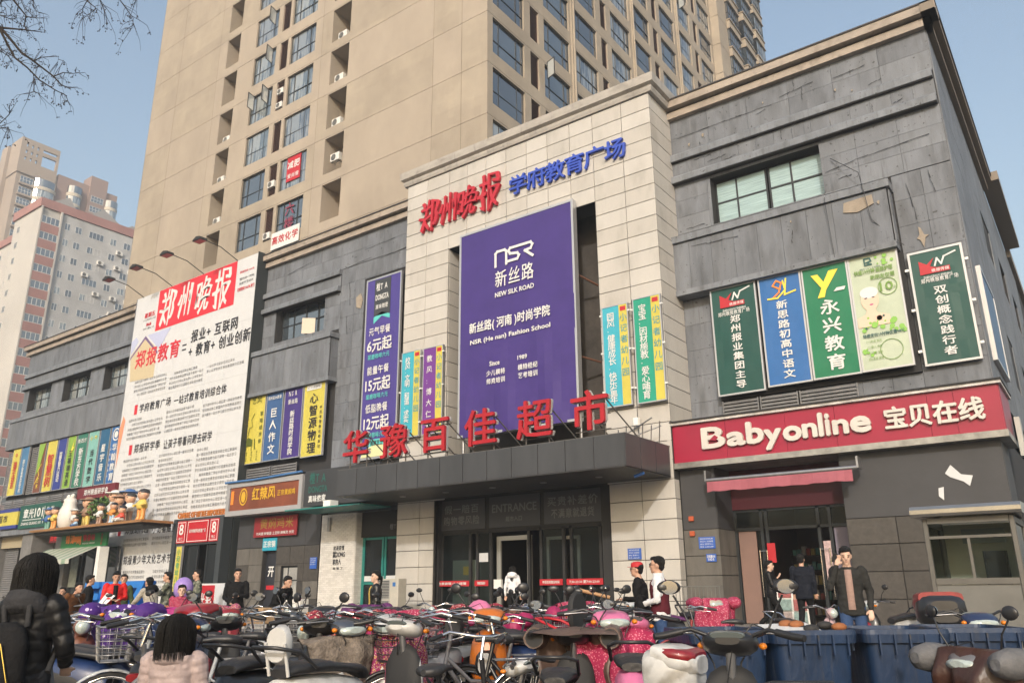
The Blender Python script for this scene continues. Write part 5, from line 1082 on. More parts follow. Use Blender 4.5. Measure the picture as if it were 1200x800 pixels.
t = thing('security_camera', 'blue and white security camera hanging from the canopy corner', 'camera', (-10.45, 20.6, 4.4)); m = MB(); m.tube([(0, 0, .35), (0, 0, .02)], .015, 5); m.build('bracket', WHITEM, t); m = MB(); m.tube([(.05, 0, 0), (-.22, -.1, -.1)], [.05, .05], 8); m.build('body', mat('camera_blue', (.03, .12, .4), .4), t)
t = thing('wall_camera', 'small white box on a thin cable between the slim banners', 'camera', (-11.33, 22.1, 6.3)); m = MB(); m.bbox(-.08, .08, -.06, .1, -.2, .05); m.build('box', WHITEM, t); m = MB(); m.tube([(0, .1, .05), (0, .15, 4.0)], .012, 4); m.tube([(0, .1, -.2), (.05, .1, -.9)], .012, 4); m.build('cable', BLACK, t)
m = MB()
for k in range(12): m.tube([(-9.95+.115*k, 21.2, .25), (-9.95+.115*k, 21.2, 1.3)], .012, 5)
for z in (.35, 1.3): m.tube([(-9.98, 21.2, z), (-8.66, 21.2, z)], .016, 5)
t = thing('railing', 'low iron railing in front of the cement pier', 'railing', (-9.3, 21.2, .25), world=True); m.build('bars', mat('rail_grey', (.16, .16, .15), .6, .3), t)
# ================================================================ LEFT SHOPS
# orange-brown shop sign
T = thing('shop_sign', 'brown shop sign with gold characters left of the dark cafe sign', 'sign', (-29.5, 22, 4.6), world=True)
m = MB(); m.box(-31.85, -27.1, 22.0, 22.04, 4.72, 5.80); m.build('face', mat('rust_brown_face', (.20, .055, .025), .45, 0, .3, .7), T)
m = MB(); frame_bars(m, front(22), -32.1, -26.9, 4.5, 5.97, .22, -.05, .6); m.build('frame', mat('sign_frame_grey', (.3, .3, .31), .5), T); m = MB(); m.box(-32.0, -27.0, 22.1, 23.7, 4.6, 5.9); m.build('box', GREYT, T)
f = front(21.99); m = MB(); row_mb(m, '红辣风', f, -30.3, -28.65, 5.35, .6, .025); row_mb(m, '正宗黄焖鸡', f, -28.55, -27.35, 5.3, .27, .02); ringp(m, f, -30.9, 5.3, .28, .05, ry=.38); disc(m, f, -30.9, 5.3, .16, -.004, ry=.25); m.build('gold_lettering', GOLD, T); m = MB(); m.prism([(-31.8, 5.0), (-31.6, 5.0), (-31.6, 5.6), (-31.8, 5.6)], f, -.004, 0); m.build('orange_tab', ORG, T)
m = MB(); m.add([(-32.2, 21.9, 6.0), (-26.9, 21.9, 6.05), (-26.9, 23.6, 6.2), (-32.2, 23.6, 6.2)], [(0, 1, 2, 3)]); m.tube([(-32.2, 21.9, 6.0), (-30, 21.88, 5.98), (-26.9, 21.9, 6.06)], .05, 5); tag(m.build('blue_tarpaulin', mat('tarp_blue', (.05, .15, .35), .7)), 'crumpled blue tarpaulin along the top of the brown shop sign', 'tarpaulin')
# dark cafe sign
T = thing('shop_sign', 'black cafe sign with green and white lettering left of the canopy', 'sign', (-24.5, 21.5, 4.5), world=True)
m = MB(); m.box(-26.2, -21.92, 21.5, 21.6, 4.52, 5.95); m.box(-26.2, -22.0, 21.6, 23.7, 4.55, 5.9); m.build('face', mat('charcoal_sign', (.035, .036, .04), .45), T)
f = front(21.49); m = MB(); row_mb(m, '榿TA', f, -25.9, -24.8, 5.62, .5, .012); text_mb(m, 'DONGTA', f, -25.9, -24.8, 5.05, 5.3, .02); m.build('green_lettering', mat('deep_green_letters', (.02, .12, .10), .4), T); m = MB(); row_mb(m, '真味侬家', f, -25.9, -24.85, 4.8, .3, .02); m.build('white_lettering', WHT, T)
m = MB(); m.box(-26.2, -21.95, 20.6, 22.2, 4.28, 4.33); m.build('teal_canopy', mat('teal_paint', (.015, .17, .155), .45), T)
m = MB(); m.box(-24.3, -23.9, 20.9, 21.3, 4.36, 4.6); tag(m.build('spotlight', WHITEM), 'white spotlight on the teal canopy', 'lamp')
# grey stone front left
LP = thing('stone_shop_wall', 'dark granite ground floor wall behind the brown shop sign with a small window', 'wall', (-29, 22.7, .25), world=True)
m = MB(); wall(m, front(22.73), -32.0, -26.45, .25, 4.6, [(-30.15, -29.2, .25, 3.6, .4, 1), (-28.85, -27.75, 1.0, 2.3, .15, 1)], .3); m.build('core', DARKGAP, LP)
hl = [(-30.15, -29.2, .2, 3.6), (-28.85, -27.75, 1.0, 2.3)]
panels(LP, front(22.73), -32.0, -26.45, .25, 3.1, .93, .7, hl, mats=PG+CM, th=.03, gap=.016, name='stone_slab'); panels(LP, front(22.73), -32.0, -26.45, 3.12, 4.55, .93, 1.4, hl, mats=[GP], th=.03, gap=.01, name='grey_panel')
window(LP, front(22.73), -28.83, -27.77, 1.02, 2.28, (.35,), (.55,), .08, mat('pale_window_pane', (.30, .30, .29), .3, 0, .3, 2))
m = MB(); m.box(-30.1, -29.25, 22.9, 22.98, .27, 2.95); m.build('door', mat('black_door', (.02, .022, .03), .4), LP)
m = MB(); row_mb(m, '开', front(22.89), -29.95, -29.5, 2.1, .5, .02); m.build('door_lettering', WHT, LP); m = MB(); m.box(-29.95, -29.45, 22.87, 22.89, 1.35, 1.52); m.build('door_red_plate', RED, LP)
T = thing('shop_sign', 'red sign with gold characters under the brown shop sign', 'sign', (-29.3, 22.6, 3.7), world=True); m = MB(); m.box(-30.7, -27.8, 22.55, 22.6, 3.55, 4.4); m.build('face', mat('dark_red_face', (.22, .015, .02), .5), T); f = front(22.545); m = MB(); row_mb(m, '黄焖鸡米', f, -30.3, -28.0, 4.1, .5, .005); m.build('gold_lettering', mat('dull_gold', (.25, .18, .03), .5), T); m = MB(); text_mb(m, '功夫面 砂锅面 土豆粉 麻辣烫 水饺', f, -30.5, -27.95, 3.63, 3.76, .01, res=1); m.build('white_lettering', WHT, T)
T = thing('shop_sign', 'small cyan sign above the black shop door', 'sign', (-29.7, 22.5, 3), world=True); m = MB(); m.box(-30.15, -29.2, 22.66, 22.7, 2.97, 3.5); m.build('face', mat('cyan_face', (.02, .28, .40), .5), T); m = MB(); row_mb(m, '正宗锅', front(22.655), -30.1, -29.25, 3.24, .3, .02); m.build('lettering', WHT, T)
# white brick wall with teal door
BW = thing('white_brick_wall', 'white painted brick wall with black slogan between grey stone and teal door', 'wall', (-25.3, 22.7, .25), world=True)
m = MB(); m.box(-26.4, -24.35, 22.72, 23.6, .25, 4.28); m.build('core', mat('white_mortar', (.5, .49, .47), .8), BW)
BRM = [mat('white_brick', (.62, .60, .57), .6, 0, .08, 4, .2, 40), mat('white_brick_b', (.56, .54, .51), .6, 0, .08, 4, .2, 40)]
bm = MB(); n = 0
for k in range(50):
    z = .26+.08*k
    for i in range(9):
        a = -26.39+.245*i-(.12 if k % 2 else 0); b = a+.235; a, b = max(a, -26.39), min(b, -24.36)
        if b-a > .03: bm.box(a, b, 22.70, 22.719, z, z+.07, random.randint(0, 1))
    for i in range(4):
        a = 22.73+.22*i; bm.box(-24.349, -24.33, a, a+.21, z, z+.07, random.randint(0, 1))
tag(bm.build('bricks', BRM, BW), kind='stuff')
m = MB(); f = front(22.695); row_mb(m, '就是要懂', f, -25.6, -24.95, 2.92, .2, .015); text_mb(m, '就DONG', f, -25.6, -24.9, 2.55, 2.8, .03); row_mb(m, '家的人', f, -25.6, -25.1, 2.38, .24, .02); text_mb(m, '吃 饭 了', f, -25.55, -25.0, 2.08, 2.18, .02); m.build('slogan', INK, BW)
m = MB(); m.bbox(-25.95, -25.8, 22.6, 22.69, 3.6, 4.15); tag(m.build('wall_lamp', mat('lamp_grey', (.3, .3, .3), .5)), 'slim grey wall lamp on the white brick wall', 'lamp')
T = thing('cafe_door_front', 'teal framed double door of the cafe under a black panel', 'door', (-23.3, 23.2, .25), world=True)
m = MB(); m.box(-24.33, -21.75, 23.0, 23.1, 3.3, 4.28); m.build('black_header', BLACKM, T); m = MB(); row_mb(m, '榿TA', front(22.99), -22.75, -22.1, 3.65, .24, .01); m.build('lettering', LGR, T)
m = MB()
for a, b in ((-24.33, -24.2), (-23.25, -23.15), (-23.1, -23.0), (-22.0, -21.85)): m.box(a, b, 23.1, 23.2, .25, 3.299)
for z in (.25, 1.5, 3.2): m.box(-24.2, -23.25, 23.12, 23.18, z, z+.1); m.box(-23.0, -22.0, 23.12, 23.18, z, z+.1)
m.build('frame', mat('teal_paint', (.015, .17, .155), .45), T); m = MB(); m.box(-24.2, -23.25, 23.14, 23.15, .35, 3.2); m.box(-23.0, -22.0, 23.14, 23.15, .35, 3.2); m.build('pane', glass('cafe_glass', (.02, .025, .03), .5), T)
m = MB(); m.box(-24.2, -22.0, 23.13, 23.138, 1.62, 1.82); m.box(-22.4, -22.15, 23.12, 23.128, 1.95, 2.45); m.build('paper_sticker', WHITEP, T)
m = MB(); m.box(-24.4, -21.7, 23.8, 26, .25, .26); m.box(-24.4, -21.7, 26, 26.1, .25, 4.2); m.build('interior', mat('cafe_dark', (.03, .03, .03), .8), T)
# street-level AC units
t = thing('air_conditioner', '', 'air conditioner', (-20.1, 20.3, .25)); m = MB(); m.bbox(-.5, .5, 0, .42, 0, 1.4, .02); m.build('casing', mat('ac_beige', (.40, .38, .33), .5, 0, .12, 3), t)
for q in (0, 1):
    m = MB()
    for k in range(11): m.box(-.42, .1, -.02, -.002, .12+.66*q+.05*k, .14+.66*q+.05*k)
    frame_bars(m, front(0), -.45, .13, .08+.66*q, .70+.66*q, .03, -.02, -.002); m.build('grille', mat('ac_grille', (.3, .3, .29), .6), t); m = MB(); m.box(-.43, .11, -.0015, .0, .1+.66*q, .68+.66*q); m.build('coil', BLACKM, t)
m = MB(); m.box(.25, .38, -.01, -.001, 1.15, 1.28); m.build('badge', BLUE, t)
t['label'] = 'big beige cabinet air conditioner against the left cream pier'; t['category'] = 'air conditioner'
t = make_ac(1.0, .7, .4); t.location = (-24.2, 19.6, .3); t['label'] = 'low cream air conditioner standing before the white brick wall'; t['category'] = 'air conditioner'
# ---- entrance 8
T = thing('entrance_portal', 'dark portal number 8 with red boxes let into the newspaper billboard', 'entrance', (-35.4, 22.9, .25), world=True)
m = MB(); m.box(-37.5, -37.2, 22.8, 23.3, .25, 4.72); m.box(-33.75, -33.4, 22.8, 23.3, .25, 4.72); m.box(-37.2, -33.75, 22.85, 23.3, 3.45, 4.72); m.build('frame', mat('portal_grey', (.035, .042, .048), .45), T)
for a, b, s1, s2 in ((-37.1, -36.35, '8', '号口'), (-36.25, -34.5, '郑州晚报学府教育广场', ''), (-34.4, -33.7, '8', '号口')):
    m = MB(); m.box(a, b, 22.78, 22.84, 3.55, 4.6); p = m.build('red_box', RED, T); f = front(22.775); m = MB(); frame_bars(m, f, a+.04, b-.04, 3.6, 4.55, .03, -.003, .002)
    if s2: text_mb(m, s1, f, a+.2, b-.2, 3.95, 4.45, .03); row_mb(m, s2, f, a+.2, b-.2, 3.75, .16, .01)
    else: text_mb(m, s1, f, a+.2, b-.2, 4.0, 4.18, .01, res=1)
    m.build('lettering', WHT, p)
m = MB()
for a in (-37.15, -36.55, -35.5, -34.75, -33.85): m.box(a, a+.09, 22.95, 23.02, .25, 3.45)
m.build('door_frame', DFRAME, T); m = MB(); m.box(-36.46, -35.5, 22.98, 22.99, .3, 3.4); m.box(-34.66, -33.85, 22.98, 22.99, .3, 3.4); m.build('pane', glass('cafe_glass', tr=.5), T)
m = MB(); m.box(-37.5, -33.5, 23.4, 27, .2, .26); m.box(-37.5, -33.5, 27, 27.1, .25, 4.5); m.box(-35.4, -34.8, 26.2, 26.3, .3, 3.0, 1); m.build('interior', [mat('cafe_dark', (.03, .03, .03), .8), mat('inner_green', (.02, .14, .07), .6)], T)
T, f = banner('slim_banner', 'yellow kindergarten strip banner on the left jamb of portal 8', -36.95, -36.45, 1.3, 3.42, 22.78, YEL, fr=.02); m = MB(); col_mb(m, '小记者幼儿园', front(22.75), -36.7, 1.4, 3.3, .3, .015); letters(T, m, mat('print_green', (.05, .3, .15), .6))
T = thing('raised_sign_letters', 'orange English letters standing on top of portal 8', 'sign', (-35.3, 22.9, 4.75), world=True); m = MB(); text_mb(m, 'CRADLE OF LITTLE REPORTERS', front(22.9), -37.3, -33.4, 4.76, 5.02, .05, ext=.05, d=0); m.build('letters', mat('letter_orange_brown', (.42, .14, .03), .6), T)
T = thing('notice_board', 'white board with a red paper cut panel leaning by portal 8', 'board', (-21, 14.2, 0), world=True)
m = MB(); m.box(-21.7, -20.4, 14.2, 14.28, .1, 1.5); m.build('board', WHITEP, T); m = MB(); m.box(-21.65, -20.9, 14.18, 14.199, .6, 1.45); m.build('red_panel', RED, T); m = MB(); row_mb(m, '光彩', front(14.175), -21.6, -20.95, 1.05, .4, .02); m.build('lettering', WHT, T)
# ---- shelf with figurines
T = thing('display_ledge', 'long wooden ledge over the green shop carrying the figurines', 'shelf', (-43, 21.5, 4.5), world=True)
m = MB(); m.box(-48.6, -37.2, 20.9, 22.6, 4.5, 4.62); m.build('plank', mat('varnished_wood', (.26, .13, .05), .5, 0, .3, 2, .2, 10, .5, (.2, 3, 3)), T); m = MB(); m.box(-48.4, -37.4, 21.1, 22.6, 4.35, 4.499); m.build('bearer', BLACKM, T)
dollc = [((.55, .07, .04), 'red'), ((.6, .45, .1), 'golden yellow'), ((.05, .12, .3), 'dark blue'), ((.6, .6, .58), 'white'), ((.6, .25, .05), 'orange'), ((.1, .25, .2), 'green'), ((.25, .15, .1), 'brown'), ((.3, .45, .6), 'light blue')]
SK = mat('figurine_skin', (.6, .36, .24), .5)
def figurine(x, y, s, ci, label, hat=0, seat=False, body=None):
    t = thing('figurine', label, 'figurine', (x, y, 4.62), group='figurines on the wooden ledge'); c = mat('figurine_'+dollc[ci][1].replace(' ', '_'), dollc[ci][0], .4)
    m = MB(); h = s
    if not seat:
        for dx in (-.1, .1): m.tube([(dx*h, -.03*h, 0), (dx*h, 0, .12*h), (dx*h*.9, 0, .36*h)], [.085*h, .065*h, .08*h], 8)
    else:
        for dx in (-.13, .13): m.tube([(dx*h, -.3*h, .08*h), (dx*h, 0, .12*h)], [.07*h, .09*h], 8)
    m.build('legs', mat('figurine_'+dollc[(ci+3) % 8][1].replace(' ', '_'), dollc[(ci+3) % 8][0], .4), t)
    b = .34*h if not seat else .08*h
    m = MB(); m.rings([[(r*cos(a)*h, r*.8*sin(a)*h, b+z*h) for a in [2*pi*k/12 for k in range(12)]] for r, z in ((.14, 0), (.19, .05), (.17, .16), (.12, .26), (.05, .30))]); m.build('torso', c, t)
    m = MB()
    for sg in (-1, 1): m.tube([(sg*.12*h, 0, b+.24*h), (sg*.25*h, -.05*h, b+.12*h), (sg*.20*h, -.16*h, b+.1*h)], [.05*h, .045*h, .04*h], 6)
    m.build('arms', c, t)
    hz = b+.42*h; m = MB(); m.ell((0, 0, hz), (.17*h, .16*h, .17*h), 14, 9)
    for sg in (-1, 1): m.ell((sg*.17*h, 0, hz), (.03*h, .02*h, .04*h), 6, 4)
    m.ell((0, -.16*h, hz-.01*h), (.02*h, .02*h, .02*h), 6, 4); hd = m.build('head', SK, t)
    m = MB()
    for sg in (-1, 1): m.ell((sg*.06*h, -.15*h, hz+.03*h), (.018*h, .012*h, .025*h), 6, 4)
    m.build('eyes', INK, hd); m = MB()
    m.rings([[(q*cos(a)*h, .02*h+q*.95*sin(a)*h, hz+z*h) for a in [2*pi*k/12 for k in range(12)]] for q, z in ((.178, .05), (.165, .11), (.11, .165), (.02, .185))])
    if hat: m.rings([[(q*cos(a)*h, q*sin(a)*h, hz+z*h) for a in [2*pi*k/14 for k in range(14)]] for q, z in ((.26, .08), (.26, .10), (.17, .11))])
    m.build('hat' if hat else 'hair', c if hat else INK, t)
for a in ((-47.9, 21.5, 1.35, 2, 'dark blue child figurine with a hat, leftmost on the wooden ledge', 1, False), (-46.75, 21.3, 1.3, 1, 'golden figurine left of the big white one', 0, False), (-44.6, 21.3, 1.05, 3, 'small white child figurine right of the big white one', 1, False), (-44.1, 21.2, .75, 7, 'smallest light blue seated figurine', 0, True), (-44.5, 21.9, 1.75, 6, 'brown figurine standing behind the small white one', 1, False),
          (-41.9, 21.3, 1.15, 3, 'white clothed figurine in front of the leafy plant', 0, False), (-40.9, 21.7, 1.6, 6, 'tall brown capped figurine near the middle of the ledge', 1, False), (-40.45, 21.2, 1.1, 4, 'orange clothed figurine in front of the tall brown one', 0, False), (-39.85, 21.7, 1.6, 3, 'black haired figurine in white behind the red seated one', 0, False), (-39.5, 21.15, 1.2, 0, 'red seated figurine near the right of the ledge', 0, True), (-38.15, 21.4, 1.65, 1, 'golden yellow figurine standing alone at the right end of the ledge', 0, False), (-41.6, 21.8, 1.9, 3, 'tallest white figurine with dark cap beside the black one', 1, False), (-40.95, 22.2, 1.95, 2, 'dark figurine at the very back beside the plant', 1, False)): figurine(*a)
t = thing('figurine', 'big plain white round figurine with a black nose on the ledge', 'figurine', (-45.9, 21.6, 4.62), group='figurines on the wooden ledge')
m = MB(); m.rings([[(r*cos(a), r*.8*sin(a), z) for a in [2*pi*k/18 for k in range(18)]] for r, z in ((.35, 0), (.55, .2), (.62, .6), (.55, 1.0), (.4, 1.25), (.42, 1.4), (.36, 1.6), (.15, 1.72), (.02, 1.74))]); m.build('body', mat('figurine_cream_white', (.6, .58, .54), .5), t); m = MB(); m.ell((-.1, -.38, 1.45), (.1, .08, .08)); m.build('nose', BLACK, t); m = MB(); m.ell((.2, 0, 1.75), (.14, .1, .14)); m.ell((-.25, 0, 1.72), (.14, .1, .14)); m.build('ears', mat('figurine_cream_white', (.6, .58, .54), .5), t)
def leafy(x, y, z, r, n, label, name='potted_plant'):
    t = thing(name, label, 'plant', (x, y, z)); m = MB(); m.rings([[(q*cos(a), q*sin(a), h) for a in [2*pi*k/10 for k in range(10)]] for q, h in ((.15, 0), (.2, .3), (.21, .32))]); m.build('pot', mat('pot_brown', (.12, .06, .04), .6), t)
    m = MB()
    for k in range(n):
        d = Vector((random.gauss(0, 1), random.gauss(0, 1), random.gauss(.4, .8))).normalized()*r*random.uniform(.4, 1); c = Vector((0, 0, .3+r*.7))+d; a = Vector((random.uniform(-1, 1), random.uniform(-1, 1), random.uniform(-.6, .6))).normalized(); b = a.orthogonal().normalized()
        m.add([c-a*.14, c+b*.05, c+a*.16, c-b*.05], [(0, 1, 2, 3)], k % 2)
    m.build('foliage', [mat('leaf_a', (.05, .12, .03), .5), mat('leaf_b', (.10, .17, .04), .5)], t)
leafy(-42.8, 21.8, 4.62, .75, 260, 'leafy green plant in the middle of the wooden ledge'); leafy(-45.0, 22.2, 4.62, .5, 120, 'smaller leafy plant behind the big white figurine')
# red calligraphy strip behind
T = thing('shop_sign', 'dark red sign with white brush characters above the figurines', 'sign', (-46, 23.2, 6.4), world=True); m = MB(); m.prism([(-48.4, 6.5), (-44.2, 6.35), (-44.2, 7.15), (-48.4, 7.1)], front(23.1), 0, .2); m.build('face', mat('maroon_face', (.13, .012, .018), .5), T); m = MB(); row_mb(m, '郑州晚报研学会', front(23.09), -47.6, -44.9, 6.8, .38, .02); m.build('lettering', WHT, T)
# green hair shop sign
T = thing('shop_sign', 'dark green sign reading 101 in white at the far left', 'sign', (-50.5, 22.3, 5), world=True); m = MB(); m.box(-53.5, -47.95, 22.3, 22.5, 5.0, 6.38); m.build('face', mat('bottle_green_face', (.008, .075, .055), .5), T)
f = front(22.29); m = MB(); row_mb(m, '章光', f, -53.0, -51.6, 5.85, .62, .02); text_mb(m, '101', f, -51.5, -50.5, 5.62, 6.12, .04); m.box(-50.35, -50.3, 22.28, 22.29, 5.2, 6.2); row_mb(m, '生发', f, -50.1, -49.1, 5.95, .4, .02); row_mb(m, '养发', f, -50.1, -49.1, 5.4, .4, .02); text_mb(m, 'ZHANG GUANG 101', f, -53.1, -50.6, 5.2, 5.36, .03); m.box(-53.0, -50.6, 22.28, 22.29, 5.47, 5.51); m.build('lettering', WHT, T)
T = thing('shop_sign', 'yellow and blue sign cut by the left edge of the photo', 'sign', (-56, 22.3, 5), world=True); m = MB(); m.box(-58.5, -53.75, 22.3, 22.5, 5.3, 6.1); m.build('yellow_face', YEL, T); m = MB(); m.box(-58.5, -53.75, 22.3, 22.5, 6.101, 6.3); m.box(-58.5, -53.75, 22.3, 22.5, 5.1, 5.299); m.build('blue_band', NAVY, T); m = MB(); row_mb(m, '房产超市', front(22.29), -57.8, -55.0, 5.7, .5, .02); m.build('lettering', INK, T)
# ground floor left
LS = thing('left_shop_fronts', 'dim shopfronts with pillars and half shut shutters below the far left signs', 'shopfront', (-50, 22.7, .25), world=True)
m = MB(); m.box(-60, -45.05, 23.9, 24, .25, 5.0); m.build('back_wall', mat('shop_back_dark', (.04, .038, .036), .8), LS)
m = MB(); m.box(-60, -47.9, 22.4, 23.9, 4.7, 5.0); m.build('soffit', GREYT, LS)
for a, b in ((-60, -57), (-53.3, -52.0), (-49.0, -47.6)): m = MB(); m.bbox(a, b, 22.6, 23.9, .25, 4.7, .02); m.build('pillar', mat('pillar_grey', (.16, .155, .15), .6, 0, .3, 1.5, .1, 10), LS)
m = MB(); m.box(-57, -53.3, 23.0, 23.1, 4.0, 4.7); m.build('shutter_box', mat('cream_shutter', (.35, .3, .2), .6), LS); louver(LS, front(23.3), -56.9, -55.2, .3, 4.0, 0, LOUVG, .13, name='roller_shutter'); louver(LS, front(23.5), -51.9, -49.2, .3, 3.6, 0, mat('shutter_dark', (.06, .055, .05), .6), .13, name='roller_shutter')
m = MB(); m.box(-54.6, -53.5, 23.2, 23.3, 3.3, 3.9); m.build('yellow_transom', mat('ochre', (.3, .22, .05), .6), LS)
T = thing('shop_sign', 'small red lit character sign on the dark shopfront', 'sign', (-49.8, 22.9, 4), world=True); m = MB(); m.box(-50.5, -49.0, 22.9, 23.0, 4.1, 4.64); m.build('face', mat('led_panel_dark', (.12, .008, .01), .5), T); m = MB(); row_mb(m, '百老泉', front(22.89), -50.4, -49.1, 4.37, .36, .03); m.build('lettering', mat('led_red', (.6, .02, .02), .5), T)
T = thing('kiosk_shop', 'green fronted little shop with striped awning under the wooden ledge', 'shop', (-45, 22, .25), world=True)
m = MB(); m.box(-47.5, -42.6, 22.2, 22.3, 3.65, 4.35); m.build('fascia', mat('shop_green', (.015, .16, .045), .5), T)
m = MB(); f = front(22.19); row_mb(m, '锦记', f, -47.0, -46.0, 4.1, .5, .03); row_mb(m, '鸡', f, -45.8, -45.2, 4.0, .5, .02); m.prism([(-46.3, 3.95), (-45.3, 3.95), (-45.3, 4.25), (-46.3, 4.25)], f, -.003, .01); m.build('orange_print', ORG, T); m = MB(); row_mb(m, '豫香味', f, -45.1, -43.8, 4.12, .4, .03); col_mb(m, '特色小吃', f, -43.1, 3.7, 4.3, .16, .02); m.build('red_print', RED, T); m = MB(); text_mb(m, '欢迎光临 免费品尝', f, -45.1, -43.8, 3.8, 3.88, .02, res=1); m.build('white_print', WHT, T)
m = MB(); m.box(-47.5, -42.7, 23.0, 23.1, .25, 3.65); m.build('glazing', G4, T); m = MB()
for x in (-47.5, -46.3, -45.0, -43.8, -42.7): m.box(x-.04, x+.04, 22.9, 22.99, .25, 3.65)
m.build('mullion', DFRAME, T)
m = MB(); n = 14
for k in range(n):
    a, b = -48.8+5.6*k/n, -48.8+5.6*(k+1)/n; m.add([(a, 22.2, 3.66), (b, 22.2, 3.66), (b, 20.7, 2.95), (a, 20.7, 2.95)], [(0, 1, 2, 3)], k % 2); m.add([(a, 20.7, 2.95), (b, 20.7, 2.95), (b, 20.7, 2.72), (a+.0, 20.7, 2.72)], [(0, 1, 2, 3)], k % 2)
m.build('awning', [mat('awning_green', (.22, .30, .22), .8), mat('awning_cream', (.42, .43, .38), .8)], T)
m = MB(); m.box(-47.4, -46.6, 22.85, 22.89, 1.6, 3.3); m.build('menu_poster', mat('menu_pale', (.35, .38, .33), .6, 0, .3, 5), T)
m = MB(); m.bbox(-42.9, -42.6, 21.9, 22.4, .25, 3.6); m.build('white_pipe', WHITEM, T)
# ================================================================ STREET THINGS
def sec(x, hw, z0, z1, n=14, p=2.6, tilt=0.0):
    "superellipse ring in the y-z plane"
    cz, hz = (z0+z1)/2, (z1-z0)/2; out = []
    for k in range(n):
        a = 2*pi*k/n; c, s = cos(a), sin(a)
        y = hw*abs(c)**(2/p)*(1 if c >= 0 else -1); z = hz*abs(s)**(2/p)*(1 if s >= 0 else -1)
        out.append((x+tilt*z, y, cz+z))
    return out
PAINT = {}
def paint(name, c, rough=.36): return mat('paint_'+name, c, rough, 0, .16, 4, .06, 5, .6, coat=.25, dirt=.55)
LENS = mat('headlamp_lens', (.42, .48, .46), .1, .1, .2, 12, .2, 30, .9); TAIL = mat('tail_lamp_red', (.30, .01, .015), .15, 0, 0, 1, 0, 1, .9); AMB = mat('indicator_amber', (.6, .18, .01), .2); MIRR = mat('mirror_glass', (.5, .54, .58), .05, 1)
SEATM = mat('seat_vinyl', (.022, .022, .024), .45, 0, .2, 5, .25, 25); FLOORR = mat('footboard_rubber', (.03, .03, .03), .8)
_WM = {}
def wheel(parent, x, r, w_=.05, spokes=0, name='wheel'):
    key = (r, w_, spokes)
    if key not in _WM:
        a = MB(); a.torus((0, 0, 0), r-w_, w_, 'y', 26, 8); b = MB()
        b.torus((0, 0, 0), r-w_*2, .014, 'y', 24, 5)
        if spokes:
            for k in range(spokes): q = 2*pi*k/spokes; b.tube([(.015*cos(q+.6), (-1)**k*.03, .015*sin(q+.6)), ((r-w_*2)*cos(q), 0, (r-w_*2)*sin(q))], .0018, 3)
            b.tube([(0, -.05, 0), (0, .05, 0)], .022, 8)
        else:
            for k in range(5): q = 2*pi*k/5; b.tube([(0, 0, 0), ((r-w_*2)*cos(q), 0, (r-w_*2)*sin(q))], [.03, .018], 6)
            b.tube([(0, -.055, 0), (0, .055, 0)], .045, 12)
        _WM[key] = (a.mesh('tyre', RUBBER), b.mesh('rim', STEEL if not spokes else CHROME))
    t = bpy.data.objects.new(name, _WM[key][0]); COL.objects.link(t); t.parent = parent; t.location = (x, 0, r); t.rotation_euler = (0, random.uniform(0, 6), 0)
    q = bpy.data.objects.new('rim', _WM[key][1]); COL.objects.link(q); q.parent = t
    return t
def handlebar(t, x, z, hw=.33, grip=BLACK, barm=CHROME, mirrors=True, mr='round', sweep=.08, steer=0.0, mz=.24):
    R = Matrix.Rotation(steer, 3, 'Z'); P = lambda a, b, c: tuple(R @ Vector((a, b, c)) + Vector((x, 0, z)))
    m = MB(); m.tube([P(-sweep, -hw, .02), P(-.02, -hw*.6, .05), P(.02, -.06, 0), P(.02, .06, 0), P(-.02, hw*.6, .05), P(-sweep, hw, .02)], .011, 6); hb = m.build('handlebar', barm, t)
    for s in (-1, 1):
        m = MB(); m.tube([P(-sweep*.55, s*hw*.72, .04), P(-sweep, s*hw, .02), P(-sweep-.03, s*(hw+.045), .016)], [.018, .019, .016], 8); m.build('grip', grip, hb)
        m = MB(); m.tube([P(.03, s*hw*.55, .03), P(.035, s*hw*.7, .03), P(-.01, s*(hw+.02), .02)], .006, 5); m.build('brake_lever', STEEL, hb)
        if mirrors:
            m = MB(); m.tube([P(0, s*hw*.6, .05), P(.02, s*hw*.72, .05+mz*.5), P(0, s*hw*.86, .05+mz)], .006, 5)
            c = P(0, s*hw*.92, .09+mz); rr = Matrix.Rotation(.2*s, 3, 'Z')
            m.ell(c, (.016, .052, .043) if mr == 'round' else (.017, .066, .037), 12, 7, 0, rr); mo = m.build('mirror', BLACK, t)
            m = MB(); rs = [[(c[0]+dx, c[1]+q*.046*cos(a), c[2]+q*.036*sin(a)) for a in [2*pi*k/14 for k in range(14)]] for dx, q in ((-.012, 1), (-.0185, .96))]; m.rings(rs); m.build('mirror_glass', MIRR, mo)
    return P
